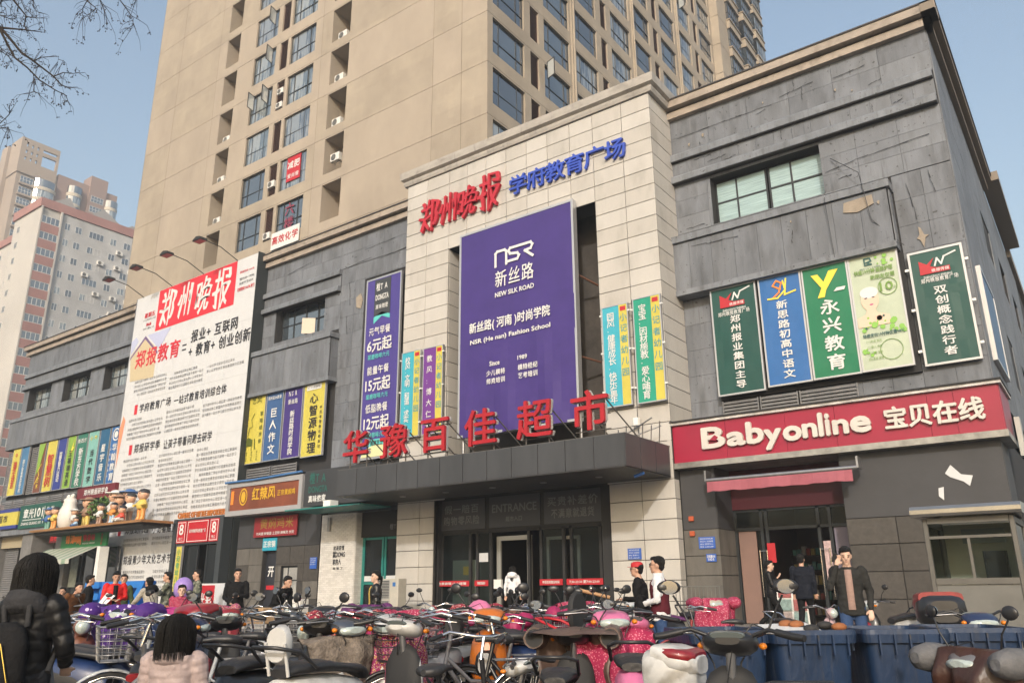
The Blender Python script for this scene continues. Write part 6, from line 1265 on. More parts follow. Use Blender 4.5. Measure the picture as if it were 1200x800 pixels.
def quilt(t, matl, back=None, mitts=True, x=.56, top=1.06, low=.34, w_=.37, z0=.98, steer=0, mittm=None, droop=0.0):
    "padded wind cover hung over handlebar and leg shield, with mitts for the hands"
    m = MB(); nu, nv = 22, 18; sd = random.random()*20; rows = []
    for j in range(nv+1):
        v = j/nv; ring = []
        hw = (w_-.04)*(1.0-.15*v+.07*sin(v*7+sd)+.05*sin(v*17+sd))
        for i in range(nu+1):
            u = i/nu*2-1; b = .12*(1-abs(u)**2.2)
            if v < .16: k = v/.16; xx = x-.33+.24*k; z = top-.05+.05*sin(k*pi/2)+.02*noise.noise(Vector((u*3, sd, v*9)))
            else: k = (v-.16)/.84; xx = x-.09+b*min(1, k*4); z = top-(top-low)*k
            fold = .028*sin(u*6+sd+2.2*v)+.02*sin(u*13-sd+3*v); q = .014*abs(sin(u*9))*abs(sin(v*14))+.05*noise.noise(Vector((u*1.7+sd, v*3, 0)))
            ring.append((xx+(q+fold*min(1, v*3))-.10*v*abs(u)**2, hw*u, z-droop*abs(u)*(1-v)-.06*abs(u)**3*(1 if v > .1 else 0)+.05*noise.noise(Vector((u*2.5, sd, 3)))*v))
        rows.append(ring)
    fr = [r for r in rows]; bk = [[(p[0]-.035, p[1]*.985, p[2]) for p in r] for r in rows]
    loops = [a+b[::-1] for a, b in zip(fr, bk)]
    m.rings(loops, 0, True); q_ = m.build('wind_cover', matl, t)
    if mitts:
        for s in (-1, 1):
            m = MB(); c = Vector((x-.10, s*.30, z0)); rs = []
            for d, r in ((.13, .035), (.10, .075), (.02, .095), (-.07, .09), (-.14, .075), (-.17, .078)):
                rs.append([(c.x+d, c.y+r*1.05*cos(a)*(1+.06*sin(3*a+sd))-s*.02*d, c.z+r*sin(a)*(1+.08*cos(2*a+sd))) for a in [2*pi*k/12 for k in range(12)]])
            m.rings(rs); mm = m.build('mitt', mittm or matl, t)
            m = MB(); rr = [[(c.x-.172+dx, c.y+r*cos(a), c.z+r*sin(a)) for a in [2*pi*k/12 for k in range(12)]] for dx, r in ((0, .07), (.02, .05))]; m.rings(rr); m.build('mitt_opening', BLACKM, mm)
    return q_
def scooter(label, loc, head, body, name='electric_scooter', apron=None, seat=None, box=None, basket=None, cover=None, mirrors=True, mr='round', steer=0.0, style=0, lens=True, plate=None, rack=True, mitts=True, rest=None, acc=None, mittm=None, s=1.0, tarp=None):
    t = thing(name, label, 'scooter', loc, head, 'scooters parked in front of the mall'); t.scale = (s, s, s); apron = apron or body; plate = (random.random() < .45) if plate is None else plate; L_ = random.uniform(-.02, .03)
    k = [1, .92, 1.08][style]
    wheel(t, .58, .215, .048, name='wheel'); wheel(t, -.55, .215, .052, name='wheel')
    m = MB(); m.rings([sec(-.86, .05, .62, .68), sec(-.82, .08, .56, .74), sec(-.62, .13*k, .47, .755), sec(-.35, .14*k, .40, .745), sec(-.12, .125*k, .36, .70), sec(-.03, .10, .34, .60)]); m.mi = [1 if sum(m.v[i][2] for i in f)/len(f) < .52 else 0 for f in m.f]; m.build('rear_body', [body, BLACKM], t)
    m = MB(); m.rings([sec(-.05, .15, .27, .36), sec(.1, .155, .26, .335), sec(.32, .15, .27, .34), sec(.4, .12, .3, .4)]); m.build('footboard', [FLOORR], t)
    m = MB(); m.rings([[(p[0], p[1], p[2]) for p in r] for r in (sec(.38, .11, .27, .45, tilt=.0), sec(.42, .15, .33, .62, tilt=-.1), sec(.44, .165, .45, .82, tilt=-.15), sec(.48, .15, .44, .88, tilt=-.2), sec(.53, .09, .44, .84, tilt=-.25), sec(.56, .035, .50, .78, tilt=-.25))]); m.mi = [1 if (sum(m.v[i][0] for i in f)/len(f) < .44 or sum(m.v[i][2] for i in f)/len(f) < .45) else 0 for f in m.f]; ap = m.build('leg_shield', [apron, BLACKM], t)
    if acc: m = MB(); m.rings([sec(.575, .09, .52, .72, tilt=-.25), sec(.615, .06, .54, .70, tilt=-.25)]); m.build('front_trim', acc, ap)
    m = MB(); rs = []
    for a in [radians(20+14*i) for i in range(9)]: rs.append([(.58+(.25+dr)*cos(a), y, .215+(.25+dr)*sin(a)) for y, dr in ((-.065, -.02), (-.05, .01), (0, .022), (.05, .01), (.065, -.02), (0, -.0))])
    m.rings(rs); m.build('front_fender', apron, t)
    m = MB(); rs = []
    for a in [radians(95+12*i) for i in range(8)]: rs.append([(-.55+(.26+dr)*cos(a), y, .215+(.26+dr)*sin(a)) for y, dr in ((-.07, -.02), (0, .01), (.07, -.02), (0, -.03))])
    m.rings(rs); m.build('rear_fender', BLACK, t)
    m = MB()
    for y in (-.07, .07): m.tube([(.58, y, .215), (.5, y, .55), (.47, y*.5, .75)], .018, 6); m.tube([(-.55, y*1.5, .215), (-.62, y*1.6, .5)], .022, 6)
    m.tube([(.46, 0, .7), (.40, 0, 1.0)], .025, 8); m.build('fork', STEEL, t)
    m = MB(); m.tube([(-.2, .1, .26), (-.24, .16, .02)], .011, 5); m.tube([(-.2, -.1, .26), (-.24, -.16, .02)], .011, 5); m.build('stand', STEEL, t)
    m = MB(); sm_ = seat or SEATM
    m.rings([sec(-.80, .07, .745, .80), sec(-.74, .11, .755, .83), sec(-.5, .135, .76, .84), sec(-.3, .125, .75, .805), sec(-.12, .10, .72, .785), sec(-.04, .07, .68, .76)]); m.build('seat', sm_, t)
    # handlebar cowl with the headlamp
    R = Matrix.Rotation(steer, 3, 'Z')
    def tr(ring): return [tuple(R @ (Vector(p)-Vector((.42, 0, 0))) + Vector((.42, 0, 0))) for p in ring]
    if style != 2:
        m = MB(); m.rings([tr(r) for r in (sec(.33, .06, .98, 1.02), sec(.36, .12, .95, 1.04), sec(.43, .145, .92, 1.045), sec(.50, .125, .91, 1.025), sec(.545, .07, .92, .99))]); hc = m.build('handlebar_cowl', body, t)
        m = MB(); m.rings([tr(r) for r in (sec(.505, .12, .915, 1.0, p=2.2), sec(.545, .10, .925, .99, p=2.2), sec(.56, .05, .94, .98, p=2))]); m.build('headlight', LENS, hc)
        m = MB(); m.rings([tr(r) for r in (sec(.345, .09, 1.0, 1.045, tilt=-.6), sec(.325, .08, 1.005, 1.04, tilt=-.6))]); m.build('instrument_panel', mat('dial_glass', (.12, .14, .14), .08), hc)
        for sg in (-1, 1): m = MB(); m.ell(tr([(.5, sg*.155, .965)])[0], (.03, .022, .018), 8, 5); m.build('indicator', AMB, hc)
    else:
        m = MB(); m.ell(tr([(.5, 0, .93)])[0], (.09, .085, .085), 14, 9); hc = m.build('headlight_shell', apron, t); m = MB(); m.ell(tr([(.535, 0, .93)])[0], (.065, .072, .072), 14, 9); m.build('headlight', LENS, hc)
    handlebar(t, .40, 1.0, .32, steer=steer, mirrors=mirrors and (loc[1] < 6 or random.random() < .5), mr=mr, barm=CHROME if style == 2 else BLACK, mz=random.uniform(.10, .18))
    m = MB(); m.rings([sec(-.845, .085, .60, .675), sec(-.885, .06, .61, .665)]); m.build('tail_light', TAIL, t)
    if rack: m = MB(); m.tube([(-.62, .14, .80), (-.78, .15, .90), (-.93, .1, .93), (-.93, -.1, .93), (-.78, -.15, .90), (-.62, -.14, .80)], .012, 6); m.build('grab_rail', CHROME if style else BLACK, t)
    m = MB()
    for sg in (-1, 1): m.tube([(.38, sg*.18, 1.03), (.50, sg*.14, 1.0), (.53, sg*.07, .88), (.46, sg*.05, .72)], .005, 4)
    m.tube([(.40, -.22, 1.03), (.30, -.1, 1.08), (.36, 0, .96), (.40, .03, .8)], .004, 4); m.build('brake_cable', BLACK, t)
    for sg in (-1, 1):
        m = MB(); m.rings([[(x, sg*(.132*k+.006+q*.004), z) for q, z in ((0, z0_), (1, z0_+.02), (1, z1_-.02), (0, z1_))] for x, z0_, z1_ in ((-.66, .56, .62), (-.5, .50, .64), (-.3, .47, .60), (-.14, .47, .52))], 0, True, False, False); m.build('side_trim', acc or BLACK, t)
    m = MB(); m.tube([(-.1, -.19, .27), (-.1, .19, .27)], .012, 5); m.rings([sec(-.55, .07, .16, .26), sec(-.2, .09, .18, .34)]); m.build('motor_unit', STEEL, t)
    if plate: m = MB(); m.box(-.885, -.878, -.09, .09, .44, .56); p = m.build('number_plate', WHT, t); m = MB(); text_mb(m, 'A 52718', lambda u, v, w: (-.887+w, -u, v), -.08, .08, .47, .52, .03, res=1); m.build('plate_lettering', GREEN, p)
    if rest: m = MB(); m.rings([sec(-.84, .085, .84, 1.04, p=2.4), sec(-.80, .092, .82, 1.06, p=2.4), sec(-.78, .08, .84, 1.03, p=2.4)]); m.tube([(-.8, .08, .76), (-.85, .08, .95)], .012, 6); m.tube([(-.8, -.08, .76), (-.85, -.08, .95)], .012, 6); m.build('backrest', rest, t)
    if box:
        m = MB(); m.rings([sec(-1.12, .12, .92, 1.12, p=4), sec(-1.08, .20, .88, 1.16, p=4), sec(-.9, .22, .87, 1.18, p=4), sec(-.74, .2, .88, 1.16, p=4), sec(-.70, .12, .92, 1.12, p=4)]); b = m.build('top_case', box[0], t)
        if box[0] is box[1]: m = MB(); m.rings([sec(-1.125, .14, 1.10, 1.15, p=3), sec(-1.09, .213, 1.08, 1.168, p=4), sec(-.95, .231, 1.09, 1.19, p=4), sec(-.9, .21, 1.12, 1.19, p=4)]); m.build('red_reflector', P_['red'], b)
        m = MB(); m.rings([sec(-1.135, .13, 1.0, 1.12, p=3), sec(-1.09, .208, .99, 1.165, p=4), sec(-.95, .225, 1.02, 1.2, p=4), sec(-.80, .20, 1.08, 1.2, p=4)]); m.build('case_lid', box[1], b)
    if basket:
        m = MB(); wire_basket(m, .72, 0, .72, .2, .14, .24); m.build('basket', basket, t)
    if cover: quilt(t, cover, top=1.06 if mitts else .93, mitts=mitts, steer=steer, mittm=mittm)
    return t
def wire_basket(m, cx, cy, z0, hw, hd, h, r=.004):
    for k in range(6):
        z = z0+h*k/5; q = .78+.22*k/5
        m.tube([(cx-hd*q, cy-hw*q, z), (cx+hd*q, cy-hw*q, z), (cx+hd*q, cy+hw*q, z), (cx-hd*q, cy+hw*q, z), (cx-hd*q, cy-hw*q, z)], r if k < 5 else r*2, 4)
    for k in range(9):
        y = hw*(2*k/8-1)
        for sx_2 in (-1, 1): m.tube([(cx+sx_2*hd*.78, cy+y*.78, z0), (cx+sx_2*hd, cy+y, z0+h)], r*.7, 3)
        m.tube([(cx-hd*.78, cy+y*.78, z0), (cx+hd*.78, cy+y*.78, z0)], r*.7, 3)
    for k in range(6):
        x = hd*(2*k/5-1)
        for sy in (-1, 1): m.tube([(cx+x*.78, cy+sy*hw*.78, z0), (cx+x, cy+sy*hw, z0+h)], r*.7, 3)
def bicycle(label, loc, head, col, basket=None, child=None, steer=0.0, s=1.0, reflector=False, rz=0):
    t = thing('bicycle', label, 'bicycle', loc, head, 'bicycles among the scooters'); t.scale = (s, s, s)
    wheel(t, .52, .31, .018, 20); wheel(t, -.52, .31, .018, 20)
    m = MB()
    m.tube([(-.12, 0, .28), (-.2, 0, .55), (-.26, 0, .80)], .016, 8); m.tube([(-.12, 0, .28), (.1, 0, .34), (.30, 0, .62)], .02, 8); m.tube([(-.17, 0, .48), (.1, 0, .50), (.30, 0, .68)], .016, 8); m.tube([(.33, 0, .55), (.27, 0, .86)], .018, 8)
    for y in (-.05, .05): m.tube([(-.12, y*.4, .28), (-.52, y, .31)], .01, 6); m.tube([(-.19, y*.3, .55), (-.52, y, .31)], .009, 6); m.tube([(.33, y*.8, .55), (.45, y, .40), (.52, y, .31)], .011, 6)
    m.build('frame', col, t)
    for cx in (.52, -.52):
        m = MB(); rs = []
        a0 = 30 if cx > 0 else 40
        for a in [radians(a0+10*i) for i in range(13 if cx < 0 else 11)]: rs.append([(cx+(.325+dr)*cos(a), y, .31+(.325+dr)*sin(a)) for y, dr in ((-.028, -.01), (0, .008), (.028, -.01), (0, -.004))])
        m.rings(rs); m.build('mudguard', CHROME if cx < 0 else col, t)
    m = MB(); m.rings([sec(-.42, .02, .80, .84), sec(-.38, .09, .79, .86), sec(-.30, .085, .80, .87), sec(-.2, .04, .81, .86), sec(-.12, .02, .81, .84)]); m.build('saddle', SEATM, t)
    R = Matrix.Rotation(steer, 3, 'Z'); P = lambda a, b, c: tuple(R @ Vector((a, b, c))+Vector((.26, 0, 0)))
    m = MB(); m.tube([P(0, 0, .85), P(.04, 0, 1.0)], .012, 8); m.tube([P(-.2, -.27, .99), P(-.05, -.24, 1.03), P(.05, -.08, 1.0), P(.05, .08, 1.0), P(-.05, .24, 1.03), P(-.2, .27, .99)], .011, 8); hb = m.build('handlebar', CHROME, t)
    for s_ in (-1, 1): m = MB(); m.tube([P(-.12, s_*.255, 1.01), P(-.24, s_*.275, .985)], .016, 8); m.build('grip', BLACK, hb); m = MB(); m.tube([P(.02, s_*.15, 1.0), P(-.02, s_*.22, .98), P(-.16, s_*.26, .965)], .005, 4); m.build('brake_lever', CHROME, hb)
    m = MB(); m.tube([(-.12, -.05, .28), (-.12, -.12, .28)], .02, 10); m.torus((-.12, -.045, .28), .085, .006, 'y', 18, 4); m.tube([(-.12, -.08, .28), (-.05, -.09, .13)], .008, 5); m.tube([(-.12, .06, .28), (-.19, .09, .42)], .008, 5); m.box(-.09, -.0, -.16, -.08, .11, .135); m.box(-.24, -.15, .08, .16, .41, .435); m.build('crank', STEEL, t)
    m = MB(); m.prism([(-.56, .24), (-.1, .2), (-.02, .28), (-.1, .36), (-.56, .36)], lambda u, v, w: (u, w, v), -.075, -.055); m.build('chain_guard', col, t)
    m = MB(); m.tube([(-.26, .05, .68), (-.66, .07, .68), (-.66, -.07, .68), (-.26, -.05, .68)], .007, 5); m.tube([(-.62, .06, .68), (-.53, .06, .33)], .006, 5); m.tube([(-.62, -.06, .68), (-.53, -.06, .33)], .006, 5)
    for x in (-.35, -.45, -.55): m.tube([(x, -.06, .682), (x, .06, .682)], .005, 4)
    m.build('rear_rack', STEEL, t)
    if basket:
        m = MB(); wire_basket(m, 0, 0, 0, .18, .13, .25); b = m.build('basket', basket, t); b.location = (.26+.26*cos(steer), .26*sin(steer), .70); b.rotation_euler = (0, 0, steer)
    if reflector:
        m = MB(); rs = []
        for a in [radians(150+8*i) for i in range(7)]: rs.append([(-.52+(.25+dr)*cos(a), y, .31+(.25+dr)*sin(a)) for y, dr in ((-.012, -.012), (-.012, .012), (.0, .012), (0, -.012))])
        m.rings(rs); m.build('yellow_reflector', YL, t)
    if child:
        m = MB(); m.rings([sec(-.56, .14, .92, 1.22, p=2.2), sec(-.53, .15, .90, 1.24, p=2.2), sec(-.51, .13, .92, 1.22, p=2.2)]); m.rings([sec(-.54, .13, .86, .91), sec(-.3, .13, .86, .91)]); cs = m.build('child_seat', BLACKM, t)
        m = MB(); m.tube([(-.54, .15, .9), (-.3, .17, 1.0), (-.2, .1, 1.02), (-.2, -.1, 1.02), (-.3, -.17, 1.0), (-.54, -.15, .9)], .012, 6); m.tube([(-.5, 0, .7), (-.5, 0, .87)], .02, 6); m.build('seat_rail', RED if child == 'red' else BLACK, cs)
    return t
TOW = lambda d: radians(-54+d)      # heading: 0 = towards the camera, + turns to its right
QRED = dots('quilt_red_floral', (.20, .012, .03), (.60, .45, .40), 34, .28, .7, (.5, .12, .08)); QPUR = dots('quilt_purple', (.055, .012, .16), (.55, .45, .65), 13, .22); QPINK = dots('quilt_crimson_floral', (.30, .02, .065), (.5, .2, .25), 45, .3)
QBRN = mat('quilt_brown', (.095, .062, .05), .45, 0, .2, 4, .6, 9, .5); QGREY = mat('quilt_fur_grey', (.18, .15, .125), .95, 0, .55, 16, .9, 60, .2); QMAG = dots('quilt_magenta_floral', (.26, .016, .10), (.5, .38, .36), 95, .35, .7, (.5, .3, .08)); QYEL = dots('quilt_mustard_floral', (.40, .27, .08), (.25, .04, .08), 28, .3)
QFUCH = mat('quilt_fuchsia', (.35, .02, .16), .6, 0, .2, 6, .5, 14); QDGR = mat('quilt_dark_grey', (.10, .10, .105), .7, 0, .3, 8, .5, 20); QPLUM = mat('quilt_plum', (.10, .02, .10), .5, 0, .2, 5, .4, 12)
QHOT = mat('quilt_hot_pink', (.30, .015, .085), .6, 0, .2, 6, .5, 14); QROSE = dots('quilt_rose_dots', (.34, .016, .07), (.62, .18, .25), 60, .3)
P_ = dict(white=paint('white', (.52, .515, .5)), black=paint('black', (.014, .014, .016)), orange=paint('orange', (.48, .13, .012)), pink=paint('pink', (.56, .15, .29)), silver=paint('silver', (.42, .44, .46)), red=paint('red', (.22, .01, .015)), teal=paint('teal', (.03, .30, .32)), blue=paint('blue', (.012, .03, .10)), bronze=paint('bronze', (.16, .06, .035)), slate=paint('slate', (.05, .06, .08)), rose=paint('rose_grey', (.42, .30, .32)), purple=paint('purple', (.14, .04, .2)), grey=paint('grey', (.13, .13, .14)), navy=paint('navy', (.015, .025, .07)), cream=paint('cream', (.4, .37, .3)))
sc = scooter
# ---- nearest row
sc('white step-through scooter with black seat and white backrest, bottom centre', (-4.34, 4.19, 0), TOW(150), P_['white'], rest=P_['white'], style=0, mirrors=False, plate=False)
sc('black scooter with turquoise flash seen from behind, left of centre', (-5.05, 4.13, 0), TOW(165), P_['black'], acc=P_['teal'], style=0, mirrors=False, steer=.3)
sc('scooter under a grey fur wind cover with mustard lining', (-5.40, 4.72, 0), TOW(40), P_['slate'], cover=QGREY, mitts=False, mirrors=False)
sc('black and grey scooter with big pale headlamp facing the camera', (-5.51, 5.16, 0), TOW(-35), P_['slate'], style=2, apron=P_['black'], mirrors=True)
sc('scooter with dark red floral mitts and cover left of the jacket woman', (-6.67, 6.15, 0), TOW(10), P_['red'], cover=QRED, mr='wide')
sc('silver scooter with rounded cowl and red cover behind the basket bicycle', (-5.63, 6.21, 0), TOW(-55), P_['silver'], cover=QHOT, mitts=False, mirrors=False, style=1)
sc('pink spotted wind cover scooter with black child backrest', (-4.94, 5.34, 0), TOW(-20), P_['white'], cover=QMAG, mitts=False, mirrors=False, rest=BLACKM)
sc('orange scooter with wide pale headlamp facing the camera', (-4.83, 6.35, 0), TOW(-8), P_['orange'], apron=P_['orange'], mr='round', acc=P_['black'], s=1.05)
sc('black scooter under a brown quilted cover with oval mirrors', (-3.20, 5.02, 0), TOW(170), P_['black'], cover=QBRN, mr='wide', steer=.25, mitts=True, s=.93)
sc('pink scooter with crimson quilted cover', (-3.55, 5.97, 0), TOW(12), P_['pink'], cover=QROSE, mitts=False, s=1.05, mirrors=False)
sc('black scooter with pink under-seat panel in front of the walking men', (-3.00, 5.59, 0), TOW(172), P_['pink'], seat=SEATM, mirrors=False, apron=P_['black'])
sc('white top case scooter with dark red reflector band beside the blue bins', (-2.93, 4.57, 0), TOW(-120), P_['white'], box=(P_['white'], P_['white']), mirrors=False, rack=False, s=.78)
sc('black and white scooter with tall round mirrors, front right', (-1.45, 3.80, 0), TOW(176), P_['black'], apron=P_['white'], steer=-.3, mr='wide', s=1.0)
sc('black scooter with red lidded top case standing behind the rightmost bin', (-1.16, 8.24, 0), TOW(-15), P_['navy'], box=(P_['black'], P_['red']), mirrors=True, steer=.2)
sc('scooter with dark brown leather cover and grey open mitts cut by the bottom right corner', (-0.53, 5.59, 0), TOW(-70), P_['grey'], cover=mat('brown_leather_cover', (.045, .018, .012), .4, 0, .3, 5, .5, 10), mittm=QDGR, s=.88)
sc('long black scooter behind the seated girl, red indicators', (-6.96, 4.06, 0), TOW(95), P_['navy'], style=0, acc=P_['red'], mirrors=False)
sc('dark blue scooter crossing behind the child', (-6.86, 3.81, 0), TOW(80), P_['blue'], mirrors=False, mr='wide')
sc('black scooter with round dial facing away behind the child', (-6.55, 4.35, 0), TOW(170), P_['black'], mr='wide', steer=.4)
# ---- second row
sc('scooter under a purple cover printed with white birds', (-8.64, 5.08, 0), TOW(-10), P_['black'], cover=QPUR, s=1.08, mirrors=False)
sc('bronze scooter with a silver headlamp left of the purple cover', (-9.02, 4.54, 0), TOW(30), P_['bronze'], style=2, mirrors=False)
sc('teal scooter standing behind the bronze one', (-11.40, 5.80, 0), TOW(60), P_['teal'], style=1, mirrors=False)
sc('dark scooter with tall red tail lamp near the standing man', (-8.21, 6.21, 0), TOW(150), P_['black'], plate=True, acc=P_['red'], rack=True, box=(P_['black'], P_['red']), s=.95)
sc('slate scooter with dark leg shield right of the standing man', (-7.45, 5.62, 0), TOW(140), P_['slate'], mirrors=True, mr='round')
sc('scooter with fuchsia cover behind the purple one', (-11.30, 7.10, 0), TOW(0), P_['grey'], cover=QFUCH)
sc('red scooter squeezed beside the portal notice board', (-10.20, 7.20, 0), TOW(20), P_['red'], style=1)
sc('black scooter left of the floral mitts with twin round mirrors', (-7.56, 6.80, 0), TOW(-5), P_['black'], mr='round', s=1.05)
sc('scooter with red and white mixed cover near the big air conditioner', (-6.37, 7.13, 0), TOW(-15), P_['red'], cover=QPINK, mirrors=True)
sc('hot pink covered scooter behind the silver cowl', (-5.94, 7.88, 0), TOW(0), P_['white'], cover=QHOT, s=.95)
sc('brown scooter with a fluffy cream seat cover below the entrance', (-6.30, 7.90, 0), TOW(70), P_['bronze'], seat=mat('fluffy_cream', (.42, .36, .28), .95, 0, .3, 20, .9, 60))
sc('black scooter with chrome rail between the baskets', (-5.34, 7.31, 0), TOW(-70), P_['black'], style=1)
sc('white scooter in the second row below the entrance', (-5.20, 8.60, 0), TOW(20), P_['white'], style=1, mirrors=True)
sc('yellow ribboned dark scooter behind the orange one', (-4.99, 7.77, 0), TOW(100), P_['grey'], acc=YL)
sc('scooter with rose pink cover and mirror in front of the entrance', (-5.23, 8.37, 0), TOW(5), P_['pink'], cover=QHOT, mr='wide')
sc('blue scooter behind the pink one', (-4.30, 6.72, 0), TOW(60), P_['blue'], mirrors=False)
sc('purple scooter with round mirror before the cream pier', (-5.75, 9.80, 0), TOW(0), P_['purple'], mr='chrome', style=2)
sc('black scooter at the end of the second row by the red capped man', (-4.55, 7.57, 0), TOW(10), P_['black'])
# ---- back row near the plinth
BR = [(-19.5, 8.2, 'red', None, 'red scooter at the far left of the back row'), (-17.8, 7.4, 'black', QYEL, 'mustard floral covered scooter at the far left'), (-16.4, 8.6, 'silver', None, 'silver scooter in the back row below the green shop'), (-13.9, 8.2, 'orange', None, 'orange scooter deep in the back row, left'),
      (-12.4, 8.4, 'black', QMAG, 'scooter with purple pink floral cover beside the balloon'), (-11.0, 9.4, 'grey', None, 'grey scooter in the back row behind the notice board'), (-9.8, 9.2, 'slate', QPLUM, 'plum covered scooter beside the standing man in black'), (-8.6, 8.5, 'black', None, 'black scooter left of the rider in the dark coat'),
      (-9.63, 11.12, 'red', None, 'red scooter in front of the low air conditioner'), (-7.8, 9.4, 'white', QRED, 'floral covered scooter in the back row before the brick wall'), (-7.2, 10.6, 'blue', None, 'blue scooter left of the woman in black leather'), (-7.7, 11.8, 'black', QPINK, 'crimson covered scooter right of the woman in black leather'), (-6.9, 9.2, 'silver', None, 'silver scooter below the cream pier'),
      (-7.3, 13.1, 'white', None, 'white scooter under the left end of the entrance'), (-6.66, 11.35, 'black', None, 'black scooter in the middle of the back row'), (-6.2, 9.9, 'grey', QDGR, 'dark grey covered scooter before the entrance glass'), (-6.46, 9.94, 'pink', None, 'pink scooter with yellow bag behind the orange row'), (-7.58, 12.62, 'red', None, 'red scooter far back below the entrance')]
for i, (x, y, c, cv, lb) in enumerate(BR): sc(lb, (x, y, 0), TOW(random.uniform(-60, 60)), P_[c], cover=cv, style=i % 3, mr=random.choice(['round', 'wide', 'chrome']))
sc('scooter with bright red floral cover in front of the iron railing', (-5.55, 12.80, 0), TOW(10), P_['cream'], cover=QPINK, mr='round', s=1.05)
sc('black scooter carrying a plum bag left of the red floral one', (-5.84, 13.11, 0), TOW(50), P_['black'], seat=QPLUM, cover=QPLUM)
sc('small rose grey retro scooter with chrome bars beside the man on the phone', (-3.95, 13.00, 0), TOW(25), P_['rose'], style=2, mr='chrome', s=.95)
sc('black and white scooter parked behind the man on the phone', (-3.15, 14.60, 0), TOW(-60), P_['white'], apron=P_['black'], acc=P_['red'])
# ---- bicycles
by = bicycle
by('silver bicycle with chrome rear guard and yellow reflector, bottom left', (-5.65, 2.98, 0), TOW(120), P_['grey'], reflector=True, s=1.06)
by('chrome handlebar bicycle with wire basket behind the child', (-6.38, 4.12, 0), TOW(-70), P_['silver'], basket=STEEL, steer=.2, s=1.05)
by('bicycle with dense grey wire basket left of the child backrest', (-5.59, 5.33, 0), TOW(-60), P_['silver'], basket=mat('basket_grey_wire', (.2, .2, .2), .5, .5), steer=-.1, s=1.05)
by('black bicycle with dark basket right of centre', (-4.38, 5.27, 0), TOW(-75), P_['black'], basket=BLACK, steer=.1, s=1.05)
by('black bicycle with red railed child seat behind', (-4.19, 5.84, 0), TOW(-120), P_['black'], child='red')
by('dark bicycle with broad black saddle at the bottom, right of centre', (-3.53, 4.25, 0), TOW(150), P_['black'], s=.95)
by('red framed bicycle standing behind the white shirted man', (-4.40, 10.41, 0), TOW(-85), P_['red'])
by('old bicycle with cardboard box by the notice board', (-12.10, 9.30, 0), TOW(-60), P_['slate'], basket=STEEL)
by('bicycle with blue frame behind the chrome basket one', (-7.78, 4.97, 0), TOW(-80), P_['blue'], basket=BLACK)
by('bicycle with white frame in the second row', (-5.40, 8.21, 0), TOW(-70), P_['white'], basket=CHROME)
# more thin-framed bicycles woven into the crowd
by('black bicycle with wire basket left of the purple cover', (-7.80, 4.15, 0), TOW(-60), P_['black'], basket=STEEL, s=1.04)
by('grey bicycle with bright chrome basket right of the child', (-6.74, 4.67, 0), TOW(-75), P_['grey'], basket=CHROME, s=1.04)
by('slate bicycle left of the dark red floral mitts', (-7.15, 5.66, 0), TOW(-50), P_['slate'], basket=None, s=1.04)
by('navy bicycle with basket before the leather jacketed woman', (-6.10, 6.17, 0), TOW(-80), P_['navy'], basket=STEEL, s=1.04)
by('black bicycle with black basket left of the fluffy seat scooter', (-5.64, 6.64, 0), TOW(-60), P_['black'], basket=BLACK, s=1.04)
by('grey bicycle with steel basket just left of the orange scooter', (-4.54, 5.76, 0), TOW(-70), P_['grey'], basket=STEEL, s=1.04)
by('plain black bicycle in front of the entrance doors', (-6.08, 9.05, 0), TOW(-75), P_['black'], basket=None, s=1.04)
by('dark red bicycle with basket behind the pink scooter', (-4.74, 8.08, 0), TOW(-60), P_['red'], basket=STEEL, s=1.04)
by('slate bicycle behind the girl in the left foreground', (-13.56, 6.29, 0), TOW(-60), P_['slate'], basket=STEEL, s=1.04)
by('silver bicycle with basket below the small grey window', (-9.01, 7.42, 0), TOW(-70), P_['silver'], basket=STEEL, s=1.04)
